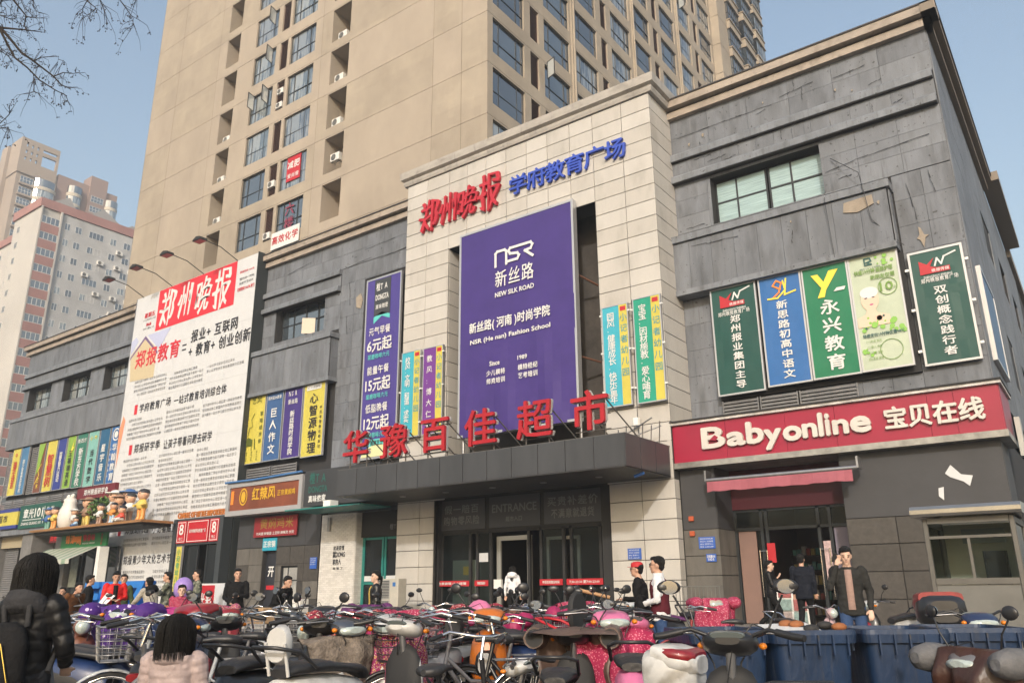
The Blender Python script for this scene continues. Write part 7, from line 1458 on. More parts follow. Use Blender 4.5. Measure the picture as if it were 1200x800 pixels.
# ---- wheelie bins
BINB = mat('bin_blue', (.010, .028, .072), .5, 0, .35, 3, .25, 25, .5, (1, 1, .5), .45)
streaks(BINB, .5, .22, 7, .5)
def bin_(label, loc, rz, rubbish=False):
    t = thing('wheelie_bin', label, 'bin', loc, rz, 'blue wheelie bins in a row'); t.scale = (.93, .93, 1)
    H = .97
    def ring(hx, hy, z, n=5, r=.07):
        out = []
        for cx, cy, a0 in ((hx-r, hy-r, 0), (-hx+r, hy-r, pi/2), (-hx+r, -hy+r, pi), (hx-r, -hy+r, 3*pi/2)):
            for k in range(n): a = a0+pi/2*k/(n-1); out.append((cx+r*cos(a), cy+r*sin(a), z))
        return out
    m = MB(); m.rings([ring(.22, .25, .06), ring(.23, .26, .09), ring(.285, .33, H-.09)], 0, True, False); m.rings([ring(.20, .23, .08), ring(.268, .31, H-.02)], 0, True, False); m.add(ring(.2, .23, .3), [tuple(range(20))], 1); m.build('bin_body', [BINB, BLACKM], t)
    m = MB(); m.rings([ring(.285, .33, H-.09), ring(.315, .36, H-.085), ring(.322, .365, H-.03), ring(.315, .36, H), ring(.275, .32, H), ring(.268, .31, H-.03)], 0, False, False); m.build('rim', BINB, t)
    m = MB()
    for k in range(5): y = -.22+.11*k; m.box(.315, .335, y-.006, y+.006, H-.14, H-.03); m.box(-.22+.11*k-.006, -.22+.11*k+.006, -.385, -.36, H-.16, H-.03)
    m.build('ribs', BINB, t)
    m = MB(); m.tube([(-.25, .4, H-.04), (.25, .4, H-.04)], .016, 8); m.tube([(-.25, .34, H-.04), (-.25, .4, H-.04)], .016, 6); m.tube([(.25, .34, H-.04), (.25, .4, H-.04)], .016, 6); m.build('handle', BINB, t)
    for s in (-1, 1): m = MB(); m.tube([(s*.2, .27, .1), (s*.26, .27, .1)], .1, 16); m.build('wheel', RUBBER, t)
    if rubbish:
        r = thing('rubbish', 'white paper and dark scraps lying in the left open bin', 'rubbish', (loc[0], loc[1], H-.02), rz); m = MB(); m.add([(-.26, -.25, 0), (.1, -.22, .01), (.16, .22, .05), (-.22, .2, .04)], [(0, 1, 2, 3)]); m.build('paper', WHT, r)
        m = MB()
        for k in range(7): m.ell((random.uniform(-.05, .25), random.uniform(-.25, .1), random.uniform(0, .05)), (.06, .04, .03), 7, 5, k % 2)
        m.build('scraps', [BLACKM, mat('scrap_brown', (.25, .09, .03), .7)], r)
bin_('blue wheelie bin with white paper on top, second from left', (-1.96, 6.15, 0), radians(40), True)
bin_('blue wheelie bin spattered with white, third from left', (-1.43, 6.55, 0), radians(34))
bin_('blue wheelie bin partly behind the grey mitts, rightmost', (-1.0, 7.0, 0), radians(30))
bin_('blue wheelie bin behind the tall mirrors, leftmost', (-2.46, 5.86, 0), radians(44))
m = MB(); m.tube([(-.55, 6.6, .03), (-.5, 6.3, .3), (-.25, 6.0, .1), (.2, 5.8, .03)], .02, 8); tag(m.build('water_hose', mat('hose_blue', (.04, .22, .42), .4)), 'light blue hose curving past the rightmost bin', 'hose')
# ---- guard booth
BT = thing('guard_booth', 'grey metal guard booth with glazed upper half and rounded roof at right', 'booth', (-1.7, 13.6, 0), world=True)
STG = mat('booth_grey', (.12, .115, .105), .45, .3, .1, 2, 0, 5, .5, (1, 1, .3), .2); x0, x1, y0, y1 = -2.28, -1.08, 13.6, 15.0
m = MB(); m.box(x0+.06, x1-.06, y0+.01, y0+.04, .1, 1.27); m.box(x0, x0+.03, y0+.05, y1, .1, 1.27); m.box(x1-.03, x1, y0+.05, y1, .1, 1.27); m.build('lower_panel', mat('booth_panel', (.17, .17, .163), .4, .4, .1, 1.5, 0, 5, .5, (1, 1, 1), .2), BT)
for a, b in ((x0, y0), (x1-.07, y0), (x0, y1-.07), (x1-.07, y1-.07)): m = MB(); m.bbox(a, a+.07, b-.01, b+.07, 0, 2.22, .01); m.build('post', STG, BT)
m = MB(); m.box(x0+.07, x1-.07, y0-.02, y0+.05, 1.275, 1.36); m.box(x0+.07, x1-.07, y0-.02, y0+.05, 1.92, 1.96); m.box(x0+.07, x1-.07, y0-.02, y0+.05, 2.14, 2.22); m.box(-1.72, -1.68, y0-.01, y0+.04, 1.36, 1.92)
for x in (x0, x1-.05): m.box(x, x+.05, y0+.07, y1-.07, 1.28, 1.36); m.box(x, x+.05, y0+.07, y1-.07, 2.12, 2.2)
m.build('window_frame', STG, BT)
m = MB(); m.box(x0+.07, x1-.07, y0+.01, y0+.018, 1.36, 2.14); m.box(x0+.02, x0+.028, y0+.07, y1-.07, 1.36, 2.12); m.box(x1-.028, x1-.02, y0+.07, y1-.07, 1.36, 2.12); m.build('glazing', glass('booth_glass', (.03, .035, .03), .98), BT)
m = MB(); m.rings([sec(0, .0, 0, 0, 4)], 0) if 0 else None
rs = []
for k in range(9):
    a = pi*k/8; rs.append(None)
prof = [(-.16, 2.24), (-.19, 2.28), (-.19, 2.34), (-.15, 2.39), (1.5, 2.44), (1.55, 2.38), (1.55, 2.26), (1.5, 2.24)]
m = MB(); m.prism([(y0+a, b) for a, b in prof], lambda u, v, w: (w, u, v), x0-.12, x1+.12, 0, False); m.build('roof', mat('booth_roof_steel', (.42, .40, .37), .22, .9, .1, 3), BT)
m = MB(); m.box(x0, x1, y1-.03, y1, .1, 2.2); m.build('back_panel', mat('booth_back_cream', (.5, .46, .36), .6, 0, .15, 1), BT)
m = MB(); m.box(-1.95, -1.35, 14.9, 14.96, 1.95-.05, 2.12); m.build('switch_cabinet', mat('cabinet_grey', (.28, .3, .29), .5), BT)
# chair inside seen through the glass
m = MB(); m.box(-1.62, -1.3, 14.2, 14.24, 1.0, 1.75); m.tube([(-1.6, 14.2, 0), (-1.6, 14.2, 1.75)], .015, 5); m.tube([(-1.32, 14.2, 0), (-1.32, 14.2, 1.75)], .015, 5); m.build('chair_back', BLACKM, BT)
# ---- blue display letters
BL = thing('display_letters', 'heap of big blue foam letters in front of the newspaper billboard', 'letters', (-22, 12.5, 0), world=True); BM = mat('foam_blue', (.02, .16, .50), .5, 0, .15, 1, 0)
for ch, a, z in (('F', -24.0, .75), ('E', -23.3, .75), ('Z', -22.3, .75), ('Z', -21.5, .75), ('T', -24.2, .1), ('H', -23.1, .1), ('E', -22.2, .1), ('Z', -21.3, .1)):
    m = MB(); text_mb(m, ch, front(12.5+random.uniform(0, .25)), a-.35, a+.38, z, z+.78, .05, ext=.35, d=0); m.build('letter', BM, BL)
# balloon, box
t = thing('balloon', 'lilac balloon floating among the scooters by the yellow strip', 'balloon', (-13.6, 8.6, 1.32)); m = MB(); m.ell((0, 0, 0), (.17, .17, .2), 16, 12); m.build('balloon_skin', mat('balloon_lilac', (.30, .2, .5), .25), t); m = MB(); m.tube([(0, 0, -.2), (.05, 0, -.6), (0, 0, -1.1)], .004, 4); m.build('string', WHT, t)
m = MB(); m.bbox(-.2, .2, -.15, .15, 0, .25, .01); o = m.build('cardboard_box', mat('cardboard', (.38, .25, .14), .8)); o.location = (-11.7, 8.9, .75); tag(o, 'brown cardboard box on the old bicycle by the notice board', 'box')
# a helmet and bag things on scooters
def helmet(loc, c, label, rz=0): 
    t = thing('helmet', label, 'helmet', loc, rz); m = MB(); rs = [[(q*.13*cos(a), q*.11*sin(a), z) for a in [2*pi*k/16 for k in range(16)]] for q, z in ((.9, 0), (1, .04), (1, .1), (.85, .16), (.5, .2), (.05, .215))]; m.rings(rs); m.build('shell', c, t); m = MB(); m.rings([[(.13+.03*cos(b), .09*sin(b), z) for b in [2*pi*k/10 for k in range(10)]] for z in (.03, .09)]); m.build('visor', BLACK, t)
helmet((-7.2, 4.35, .86), P_['blue'], 'dark blue helmet on the seat behind the seated girl'); helmet((-5.0, 6.3, .95), P_['pink'], 'pink helmet in the second row near the entrance')
# ================================================================ BARE TREE, upper left
TR = thing('bare_street_tree', 'leafless street tree reaching in from the upper left corner', 'tree', (-9.5, 2.0, 0), world=True)
BK = mat('dark_bark', (.035, .028, .025), .9, 0, .3, 10, .4, 30)
m = MB(); m.tube([(-9.5, 2.0, 0), (-9.45, 1.95, 1.5), (-9.3, 1.9, 3.2), (-8.9, 1.9, 4.6), (-8.5, 1.95, 5.6)], [.2, .16, .13, .10, .08], 10); m.build('trunk', BK, TR)
m = MB(); m.tube([(-8.9, 1.9, 4.6), (-8.2, 1.85, 5.5), (-7.7, 1.9, 5.95), (-7.09, 1.96, 6.12)], [.07, .05, .035, .022], 7); m.tube([(-8.5, 1.95, 5.6), (-8.0, 1.9, 6.6), (-7.2, 2.1, 7.0), (-6.4, 2.4, 6.9), (-6.03, 2.71, 6.5)], [.06, .045, .03, .02, .008], 7); m.tube([(-8.2, 1.85, 5.5), (-7.6, 2.0, 5.3), (-7.08, 2.19, 4.99)], [.04, .02, .007], 6)
m.tube([(-8.0, 1.9, 6.6), (-7.6, 1.95, 6.5), (-7.05, 2.1, 6.41)], [.03, .02, .01], 6); m.tube([(-8.2, 1.85, 5.5), (-7.8, 2.0, 5.7), (-7.33, 2.15, 5.96)], [.03, .015, .008], 6); m.build('limb', BK, TR)
TWIGS = [
[(-7.09,1.96,6.12),(-7.01,2.09,5.96),(-6.96,2.15,5.88),(-6.9,2.25,5.75),(-6.83,2.33,5.68),(-6.71,2.46,5.55),(-6.67,2.52,5.48),(-6.61,2.58,5.44)],
[(-6.51,2.39,5.42),(-6.44,2.43,5.45),(-6.37,2.48,5.44),(-6.29,2.54,5.45)],
[(-6.8,2.03,5.8),(-6.77,2.11,5.66),(-6.74,2.16,5.57),(-6.67,2.24,5.49),(-6.61,2.33,5.39),(-6.52,2.43,5.31),(-6.46,2.49,5.27),(-6.45,2.53,5.19)],
[(-7.04,2.43,5.66),(-7.06,2.46,5.54),(-7.1,2.44,5.52)],
[(-7.06,2.46,5.54),(-7.03,2.49,5.52)],
[(-7.05,2.1,6.41),(-7.03,2.15,6.3),(-6.97,2.25,6.17),(-6.99,2.26,6.08),(-6.98,2.3,6.01)],
[(-6.97,2.25,6.16),(-6.9,2.31,6.15),(-6.81,2.37,6.14)],
[(-7.31,2.18,6.16),(-7.16,2.29,6.14),(-6.98,2.43,6.11)],
[(-6.77,2.31,5.64),(-6.71,2.34,5.67),(-6.59,2.43,5.68),(-6.61,2.44,5.61)],
[(-6.12,2.4,6.14),(-6.16,2.41,6.04),(-6.2,2.4,5.97),(-6.22,2.41,5.92),(-6.2,2.44,5.87)],
[(-6.16,2.41,6.02),(-6.12,2.47,5.97),(-6.18,2.44,5.91),(-6.21,2.41,5.93)],
[(-6.2,2.47,6.23),(-6.19,2.52,6.12),(-6.17,2.55,6.05),(-6.17,2.6,5.93)],
[(-6.4,2.68,6.48),(-6.36,2.75,6.37),(-6.32,2.81,6.28),(-6.29,2.86,6.21),(-6.31,2.88,6.13),(-6.35,2.86,6.1)],
[(-6.03,2.71,6.26),(-6.03,2.74,6.19),(-6.04,2.74,6.17)],
[(-7.01,2.0,6.1),(-6.96,2.05,6.04),(-6.9,2.11,6.01),(-6.82,2.17,6.02)],
[(-7.33,2.15,5.96),(-7.28,2.21,5.91),(-7.22,2.26,5.87),(-7.2,2.31,5.79)],
[(-7.06,2.17,6.45),(-7.05,2.21,6.36),(-7.04,2.25,6.28),(-7.04,2.27,6.22)],
[(-7.08,2.19,4.99),(-6.99,2.23,5.07),(-6.92,2.26,5.14),(-6.89,2.26,5.19)],
[(-7.0,2.24,5.03),(-6.94,2.28,5.04),(-6.94,2.3,4.99)],
[(-6.96,1.99,6.01),(-6.86,2.02,6.13),(-6.83,2.06,6.07),(-6.8,2.1,6.04)],
[(-6.98,2.04,6.32),(-7.03,2.06,6.18),(-6.99,2.09,6.16),(-7.02,2.09,6.12)],
[(-6.6,2.11,6.14),(-6.57,2.15,6.07),(-6.58,2.17,6.0),(-6.55,2.21,5.96)],
[(-6.95,2.02,5.8),(-6.91,2.09,5.71),(-6.88,2.13,5.67),(-6.79,2.21,5.6)],
]
m = MB(); rt = random.Random(5)
for i, pts in enumerate(TWIGS):
    pts = [Vector(p) for p in pts]; n = len(pts); r0 = .016 if i == 0 else (.011 if i in (2, 5, 7) else .0055)
    m.tube(pts, [r0*(1-.8*k/(n-1)) for k in range(n)], 5)
    for k in range(n-1):
        a, b = pts[k], pts[k+1]
        for q in range(5):
            if rt.random() < .3: continue
            p = a.lerp(b, rt.random()); d = (b-a).normalized(); side_ = Vector((rt.gauss(0, 1), rt.gauss(0, 1), rt.gauss(-.1, .9))).normalized(); L2 = rt.uniform(.05, .17)
            e = p+(d*.5+side_*.7)*L2; f_ = e+(d*.3+side_*.3+Vector((0, 0, -.7)))*L2*.5; m.tube([p, (p+e)/2+side_*.01, e, f_], [.0028, .0022, .0016, .001], 3)
            if rt.random() < .55:
                for w in range(3): g_ = f_+Vector((rt.gauss(0, .012), rt.gauss(0, .012), -rt.uniform(.0, .03))); m.tube([f_, g_], .0012, 3); m.ell(tuple(g_), (.005, .005, .007), 5, 3)
tag(m.build('twigs', BK, TR), kind='stuff')
# ================================================================ PEOPLE
def fuse(mb, name, matl, parent, voxel=.011, smooth=3, wrinkle=0.0, ws=14.0, shade=True):
    me = bpy.data.meshes.new(name); me.from_pydata(mb.v, [], mb.f); o = bpy.data.objects.new(name, me)
    a = o.modifiers.new('r', 'REMESH'); a.mode = 'VOXEL'; a.voxel_size = voxel
    b = o.modifiers.new('s', 'SMOOTH'); b.iterations = smooth; b.factor = .5
    r = evaluated(o); bpy.data.objects.remove(o); bpy.data.meshes.remove(me)
    if wrinkle:
        nv_ = len(r.vertices); cs_ = [0.0]*(nv_*3); r.vertices.foreach_get('co', cs_); ns_ = [0.0]*(nv_*3); r.vertex_normals.foreach_get('vector', ns_)
        for i in range(0, nv_*3, 3):
            x, y, z = cs_[i:i+3]; k = (noise.noise(Vector((x*ws, y*ws, z*ws*1.7)))+.5*noise.noise(Vector((x*ws*2.3, y*ws*2.3, z*ws*3))))*wrinkle
            cs_[i] += ns_[i]*k; cs_[i+1] += ns_[i+1]*k; cs_[i+2] += ns_[i+2]*k
        r.vertices.foreach_set('co', cs_)
    r.materials.clear(); r.materials.append(matl); r.polygons.foreach_set('use_smooth', [True]*len(r.polygons)); r.name = name
    return obj(name, r, parent)
SKIN = mat('skin', (.46, .27, .19), .5, 0, .1, 6, 0); SKIN2 = mat('skin_pale', (.55, .36, .27), .5, 0, .1, 6, 0); HAIR = mat('black_hair', (.006, .005, .0045), .45, 0, .3, 30, .7, 120, .3, (3, 3, .4))
EYEW = mat('eye_white', (.6, .58, .55), .3); LIPS = mat('lips', (.35, .12, .10), .5)
def cl(name, c, rough=.85, bump=.5, bs=26): return mat('cloth_'+name, c, rough, 0, .25, 5, bump, bs, .25)
def er(cx, cy, z, hx, hy, n=18, p=2.3, lean=0):
    out = []
    for k in range(n):
        a = 2*pi*k/n; c, s = cos(a), sin(a); out.append((cx+hx*abs(c)**(2/p)*(1 if c >= 0 else -1), cy+hy*abs(s)**(2/p)*(1 if s >= 0 else -1), z))
    return out
def limb(m, pts, rr, n=10):
    m.tube(pts, rr, n)
    for p, r in zip(pts, rr): m.ell(p, (r, r, r), 10, 6)
def hand(m, w_, dirv, s=1.0, curl=.5, side_=1, palm=None):
    "palm, four fingers of different lengths and a thumb from the side of the palm"
    d = Vector(dirv).normalized(); up = Vector((0, 0, 1)) if abs(d.z) < .8 else Vector((1, 0, 0)); a = Vector(palm).normalized() if palm else d.cross(up).normalized(); a = (a-d*a.dot(d)).normalized(); nrm = d.cross(a)*side_
    w_ = Vector(w_); c = w_+d*.05*s
    m.rings([[tuple(w_+d*t*s+a*cos(q)*hw*s+nrm*sin(q)*ht*s) for q in [2*pi*k/10 for k in range(10)]] for t, hw, ht in ((-.01, .024, .02), (.02, .032, .016), (.06, .042, .015), (.09, .040, .013))])
    for i, (off, L) in enumerate(((.031, .068), (.010, .078), (-.011, .072), (-.031, .055))):
        p0 = w_+d*.085*s+a*off*s; pts = [p0]; dd = d.copy()
        for q in range(3): dd = (dd+nrm*curl*(.35+.2*q)).normalized(); pts.append(pts[-1]+dd*L*s*(.45, .32, .25)[q])
        m.tube([tuple(p) for p in pts], [.0105*s, .010*s, .009*s, .007*s], 7)
    p0 = w_+d*.03*s+a*.034*s; d2 = (d*.7+a*.75+nrm*.3).normalized(); m.tube([tuple(p0), tuple(p0+d2*.035*s), tuple(p0+d2*.035*s+(d+nrm*.4)*.028*s)], [.014*s, .012*s, .009*s], 7)
ARM_DOWN = lambda s: ((.0, s*.235, 1.13), (.05, s*.24, .88))
def person(label, loc, head, h=1.7, arms=None, legs='stand', coat=None, trousers=None, hair='short', skin=None, coat_len=.85, puffer=False, lean=0.0, headturn=0.0, nod=0.0, vest=None, hood=None, female=False, shoes=None, detail=1, cap=None, glasses=False, sleeves=None, collar=None, girth=1.0, bare_top=False, hips=None, openc=None, hs=1.0):
    t = thing('person', label, 'person', loc, head, 'people in front of the mall'); k = h/1.75; t.scale = (k, k, k); skin = skin or SKIN
    coat = coat or cl('black_coat', (.006, .006, .007)); trousers = trousers or cl('dark_trousers', (.015, .016, .02)); g = girth*(.93 if female else 1)
    sh = .185*(.92 if female else 1)*g
    def LN(p): # lean everything above the hips forward
        x, y, z = p
        if z < .95 or not lean: return (x, y, z)
        q = z-.95; return (x+q*sin(lean), y, .95+q*cos(lean))
    LNR = lambda ring: [LN(p) for p in ring]
    arms = arms or {}; A = {}
    for s in (-1, 1):
        e, w_ = arms.get(s, ARM_DOWN(s)); A[s] = (LN((0, s*sh, 1.42)), LN(e), LN(w_))
    lg = {'stand': {-1: ((.01, -.10, .93), (.03, -.11, .50), (-.02, -.12, .09)), 1: ((.0, .10, .93), (.02, .11, .50), (-.03, .12, .09))},
          'walk': {-1: ((.0, -.09, .93), (.20, -.10, .53), (.22, -.10, .12)), 1: ((.0, .09, .93), (-.02, .10, .52), (-.34, .10, .22))},
          'step': {-1: ((.0, -.09, .93), (.12, -.10, .52), (.12, -.10, .10)), 1: ((.0, .09, .93), (.02, .10, .50), (-.18, .10, .13))},
          'sit': {-1: ((.0, -.10, .80), (.38, -.18, .72), (.40, -.2, .30)), 1: ((.0, .10, .80), (.38, .18, .72), (.40, .2, .30))}}[legs]
    vx = .0105 if Vector(loc).length < 8 else .0122
    hx, hy, hz = LN((0, 0, 1.62)); hx += .02
    # --- body, one continuous surface
    m = MB(); Rh = Matrix.Rotation(headturn, 3, 'Z') @ Matrix.Rotation(nod, 3, 'Y')
    def HP(x, y, z): v = Rh @ Vector((x*hs, y*hs, z*hs)); return (hx+v.x, hy+v.y, hz+v.z)
    m.ell(HP(-.01, 0, .02), (.098*hs, .078*hs, .108*hs), 18, 12, 0, Rh); m.ell(HP(.025, 0, -.05), (.068*hs, .058*hs, .068*hs), 14, 9, 0, Rh); m.ell(HP(.07, 0, -.09), (.024*hs, .028*hs, .02*hs), 8, 6, 0, Rh)
    m.tube([HP(.085, 0, .02), HP(.108, 0, -.02), HP(.085, 0, -.028)], [.008*hs, .014*hs, .012*hs], 8)
    for s in (-1, 1): m.ell(HP(-.01, s*.079, -.005), (.018*hs, .01*hs, .032*hs), 8, 6, 0, Rh); m.ell(HP(.06, s*.04, -.02), (.02*hs, .02*hs, .02*hs), 8, 6)
    m.tube([LN((-.01, 0, 1.38)), LN((0, 0, 1.50)), HP(-.01, 0, -.06)], [.075, .058, .055], 12)
    m.rings([LNR(er(0, 0, z, a*g, b*g)) for z, a, b in ((.88, .09, .13), (.97, .10, .155), (1.12, .085, .13), (1.28, .10, .155), (1.38, .095, .165), (1.44, .06, .10))])
    for s in (-1, 1):
        a_, e, w_ = A[s]; limb(m, [a_, e, w_], [.048, .038, .026]); d = Vector(w_)-Vector(e); hand(m, w_, d, 1.0, .6, s)
        p = lg[s]; limb(m, list(p), [.075, .052, .038]); 
    fuse(m, 'body', skin, t, vx, 2)
    # --- face
    m = MB()
    for s in (-1, 1): m.ell(HP(.083, s*.032, .012), (.008*hs, .013*hs, .006*hs), 8, 5, 0, Rh)
    m.build('eyes', HAIR, t); m = MB()
    for s in (-1, 1): m.tube([HP(.087, s*.016, .032), HP(.088, s*.034, .037), HP(.076, s*.052, .03)], .004*hs, 4)
    m.build('eyebrows', HAIR, t); m = MB(); m.tube([HP(.082, -.022, -.055), HP(.094, 0, -.055), HP(.082, .022, -.055)], [.003, .006, .003], 6); m.build('mouth', LIPS, t)
    if glasses:
        m = MB()
        for s in (-1, 1): m.torus(HP(.1, s*.034, .01), .024, .0025, 'x', 12, 4); m.tube([HP(.1, s*.058, .012), HP(0, s*.085, .012)], .0025, 4)
        m.build('glasses', BLACK, t)
    # --- hair
    m = MB(); sd = random.random()*9
    if hair != 'none' and not (cap and hair == 'short_under'):
        m.ell(HP(-.034, 0, .052), (.098*hs, .090*hs, .092*hs), 16, 10, 0, Rh); m.ell(HP(.012, -.01*hs, .098), (.082*hs, .074*hs, .04*hs), 14, 8, 0, Rh)
        if hair in ('short',): m.ell(HP(-.055, 0, -.01), (.062*hs, .077*hs, .07*hs), 12, 8)
        if hair == 'bob':
            m.ell(HP(-.03, 0, .03), (.128*hs, .125*hs, .118*hs), 18, 12, 0, Rh)
            m.rings([[HP(-.03+q*cos(a)*(1 if cos(a) < .35 else .55), q*.93*sin(a), z) for a in [2*pi*kk/18 for kk in range(18)]] for z, q in ((.05, .115), (0, .13), (-.06, .138), (-.115, .132), (-.15, .112), (-.155, .06))])
        if hair == 'ponytail': m.ell(HP(-.06, 0, .0), (.065*hs, .08*hs, .08*hs), 12, 8); m.tube([HP(-.11, 0, .03), HP(-.15, 0, -.02), HP(-.14, 0, -.12), HP(-.12, 0, -.24)], [.025, .03, .028, .012], 8)
        if hair == 'long':
            m.rings([[HP(-.045+q*cos(a)*(.8 if cos(a) < .3 else .35), q*.85*sin(a), z) for a in [2*pi*kk/16 for kk in range(16)]] for z, q in ((.06, .09), (0, .108), (-.1, .11), (-.2, .105), (-.30, .085), (-.36, .04))])
        fuse(m, 'hair', HAIR, t, .009, 2, .0035, 40)
        if hair in ('bob', 'long'):
            m = MB(); rs_ = random.Random(int(h*100)); L_ = -.16 if hair == 'bob' else -.34; R0 = .131 if hair == 'bob' else .108
            for q in range(420):
                a = rs_.uniform(0, 2*pi)
                if cos(a) > .45 and hair == 'long': continue
                if cos(a) > .75: continue
                w0 = rs_.uniform(-.02, .02); pts = []
                for j in range(8):
                    u = j/7; th = min(u*2.2, pi/2); rr_ = R0*sin(max(th, .12))*(1+.07*u)+rs_.uniform(-.002, .004); zz = .03+.118*cos(th) if th < pi/2 else .03+(L_-.03)*((u-.714)/.286)*rs_.uniform(.93, 1.05)
                    aa = a+w0*u*3; pts.append(HP(-.03+rr_*cos(aa)*(1 if cos(aa) < .35 else .75), rr_*.96*sin(aa), zz))
                m.tube(pts, [.0032]*7+[.001], 3)
            tag(m.build('hair_strands', HAIR, t), kind='stuff')
    if cap:
        m = MB(); m.rings([[HP(-.015+q*.108*cos(a), q*.092*sin(a), z) for a in [2*pi*kk/16 for kk in range(16)]] for z, q in ((.045, 1), (.09, 1), (.12, .85), (.135, .5), (.14, .05))]); m.rings([[HP(.07+.085*cos(b), .07*sin(b), z) for b in [2*pi*kk/14 for kk in range(14)]] for z in (.045, .052)]); m.build('cap', cap, t)
    # --- trousers
    m = MB(); m.rings([er(lg[1][0][0]*.5, 0, z+(lg[1][0][2]-.93), a*g, b*g) for z, a, b in ((.84, .115, .15), (.92, .122, .172), (1.0, .108, .160), (1.04, .10, .15))])
    for s in (-1, 1): p = lg[s]; q = Vector(p[2]); limb(m, [p[0], p[1], tuple(q+Vector((0, 0, .01)))], [.098*g, .072*g, .058])
    fuse(m, 'trousers', trousers, t, vx*1.2, 2, .004, 16)
    m = MB()
    for s in (-1, 1):
        x, y, z = lg[s][2]; z0 = z-.09; m.rings([[(x+a_, y+b_*sin(q)+0, z0+c_+d_*cos(q)) for q in [2*pi*kk/10 for kk in range(10)]] for a_, b_, c_, d_ in ((-.075, .02, .04, .03), (-.05, .038, .045, .045), (.03, .042, .042, .042), (.11, .046, .032, .03), (.17, .036, .025, .02), (.19, .012, .022, .01))])
    m.build('shoes', shoes or BLACK, t)
    # --- coat or jacket
    m = MB(); zb = coat_len; prof = [(zb, .135, .178), (zb+.02, .14, .184), (.98, .135, .178), (1.12, .122, .166), (1.28, .135, .188), (1.38, .125, .198), (1.44, .085, .14), (1.475, .066, .078)]
    prof = sorted(prof)
    if puffer:
        pr = []; z = zb
        while z < 1.42:
            u = (z-zb)/(1.42-zb); a0, b0 = .135-.012*sin(u*pi), .18+.012*u-.02*sin(u*pi)
            pr += [(z, a0-.004, b0-.004), (z+.01, a0+.003, b0+.003), (z+.06, a0+.004, b0+.004)]; z += random.uniform(.066, .085)
        prof = pr+[(1.44, .085, .14), (1.475, .066, .078)]
    m.rings([LNR(er(.0, 0, z, a*g, b*g, 22)) for z, a, b in prof])
    for s in (-1, 1):
        a_, e, w_ = [Vector(q) for q in A[s]]; w2 = e.lerp(w_, .93)
        if puffer:
            pts, rr = [], []
            for seg, (p, q) in enumerate(((a_, e), (e, w2))):
                for i in range(4): u = i/4; pts += [p.lerp(q, u), p.lerp(q, u+.04), p.lerp(q, u+.18)]; r0 = (.075-.015*u) if seg == 0 else (.06-.012*u); rr += [r0-.001, r0+.003, r0+.003]
            m.tube([tuple(p) for p in pts], [r*g for r in rr], 12); m.ell(tuple(a_), (.075, .075, .07), 12, 8); m.ell(tuple(e), (.06, .06, .06), 10, 7)
        else: limb(m, [tuple(a_), tuple(e), tuple(w2)], [.074*g, .057*g, .043*g], 12)
    fuse(m, 'jacket', sleeves or coat, t, vx*1.1, 2 if puffer else 3, .008 if puffer else .010, 9)
    if collar is not None: m = MB(); m.rings([LNR(er(.005, 0, z, a, b, 18)) for z, a, b in ((1.44, .085, .10), (1.475, .078, .082), (1.515, .072, .074), (1.51, .062, .064), (1.46, .055, .06))]); m.build('collar', collar, t)
    if vest:
        m = MB(); m.rings([LNR(er(.0, 0, z, a*g, b*g, 22)) for z, a, b in ((.93, .14, .18), (1.0, .146, .186), (1.12, .132, .174), (1.28, .145, .19), (1.38, .134, .178), (1.43, .095, .13), (1.455, .08, .09))]); fuse(m, 'vest', vest, t, vx*1.1, 2, .003, 14)
    if openc is not None:
        m = MB(); m.rings([LNR([(x, y, z) for x, y in ((a-.02, -.05), (a+.008, -.045), (a+.016, 0), (a+.008, .045), (a-.02, .05))]) for z, a in ((.9, .135), (1.12, .126), (1.28, .14), (1.38, .13), (1.44, .095))]); m.build('shirt_front', openc, t)
    if hood is not None:
        hd_ = .05 if hair == 'bob' else 0
        m = MB(); m.rings([[LN((-.06+q*cos(a)*.9, q*1.1*sin(a), z-.05*cos(a))) for a in [2*pi*kk/18 for kk in range(18)]] for z, q in ((1.36-hd_, .10), (1.40-hd_, .15), (1.46-hd_, .158), (1.52-hd_, .135), (1.535-hd_, .11), (1.50-hd_, .095))]); fuse(m, 'hood', hood, t, .013, 3, .004, 14)
    return t
BLK = cl('black_coat', (.006, .006, .007)); NVY = cl('navy_coat', (.007, .009, .016)); DEN = cl('denim', (.03, .06, .14)); DENL = cl('denim_light', (.06, .10, .18)); PUFB = cl('black_puffer', (.007, .007, .008), .48, .3, 14); MAUVE = cl('mauve_puffer', (.34, .27, .26), .45, .3, 16)
WHC = cl('white_coat', (.62, .62, .64)); REDC = cl('red_jacket', (.55, .015, .015), .5); GRNC = cl('green_coat', (.05, .07, .035)); BRN = cl('brown_coat', (.11, .045, .018)); BEI = cl('beige_hoodie', (.36, .33, .28)); CHAR = cl('charcoal_jacket', (.022, .022, .021)); MAR = cl('maroon_vest', (.085, .012, .02)); LEA = mat('black_leather', (.008, .008, .009), .38, 0, .2, 8, .5, 14); TEE = cl('tee_pink_grey', (.30, .2, .17)); CAMO = dots('camouflage_cloth', (.09, .10, .07), (.20, .20, .16), 14, .45, .8, (.03, .035, .03)); GREYH = cl('grey_hood', (.028, .028, .031))
W = lambda d: radians(-54+d)
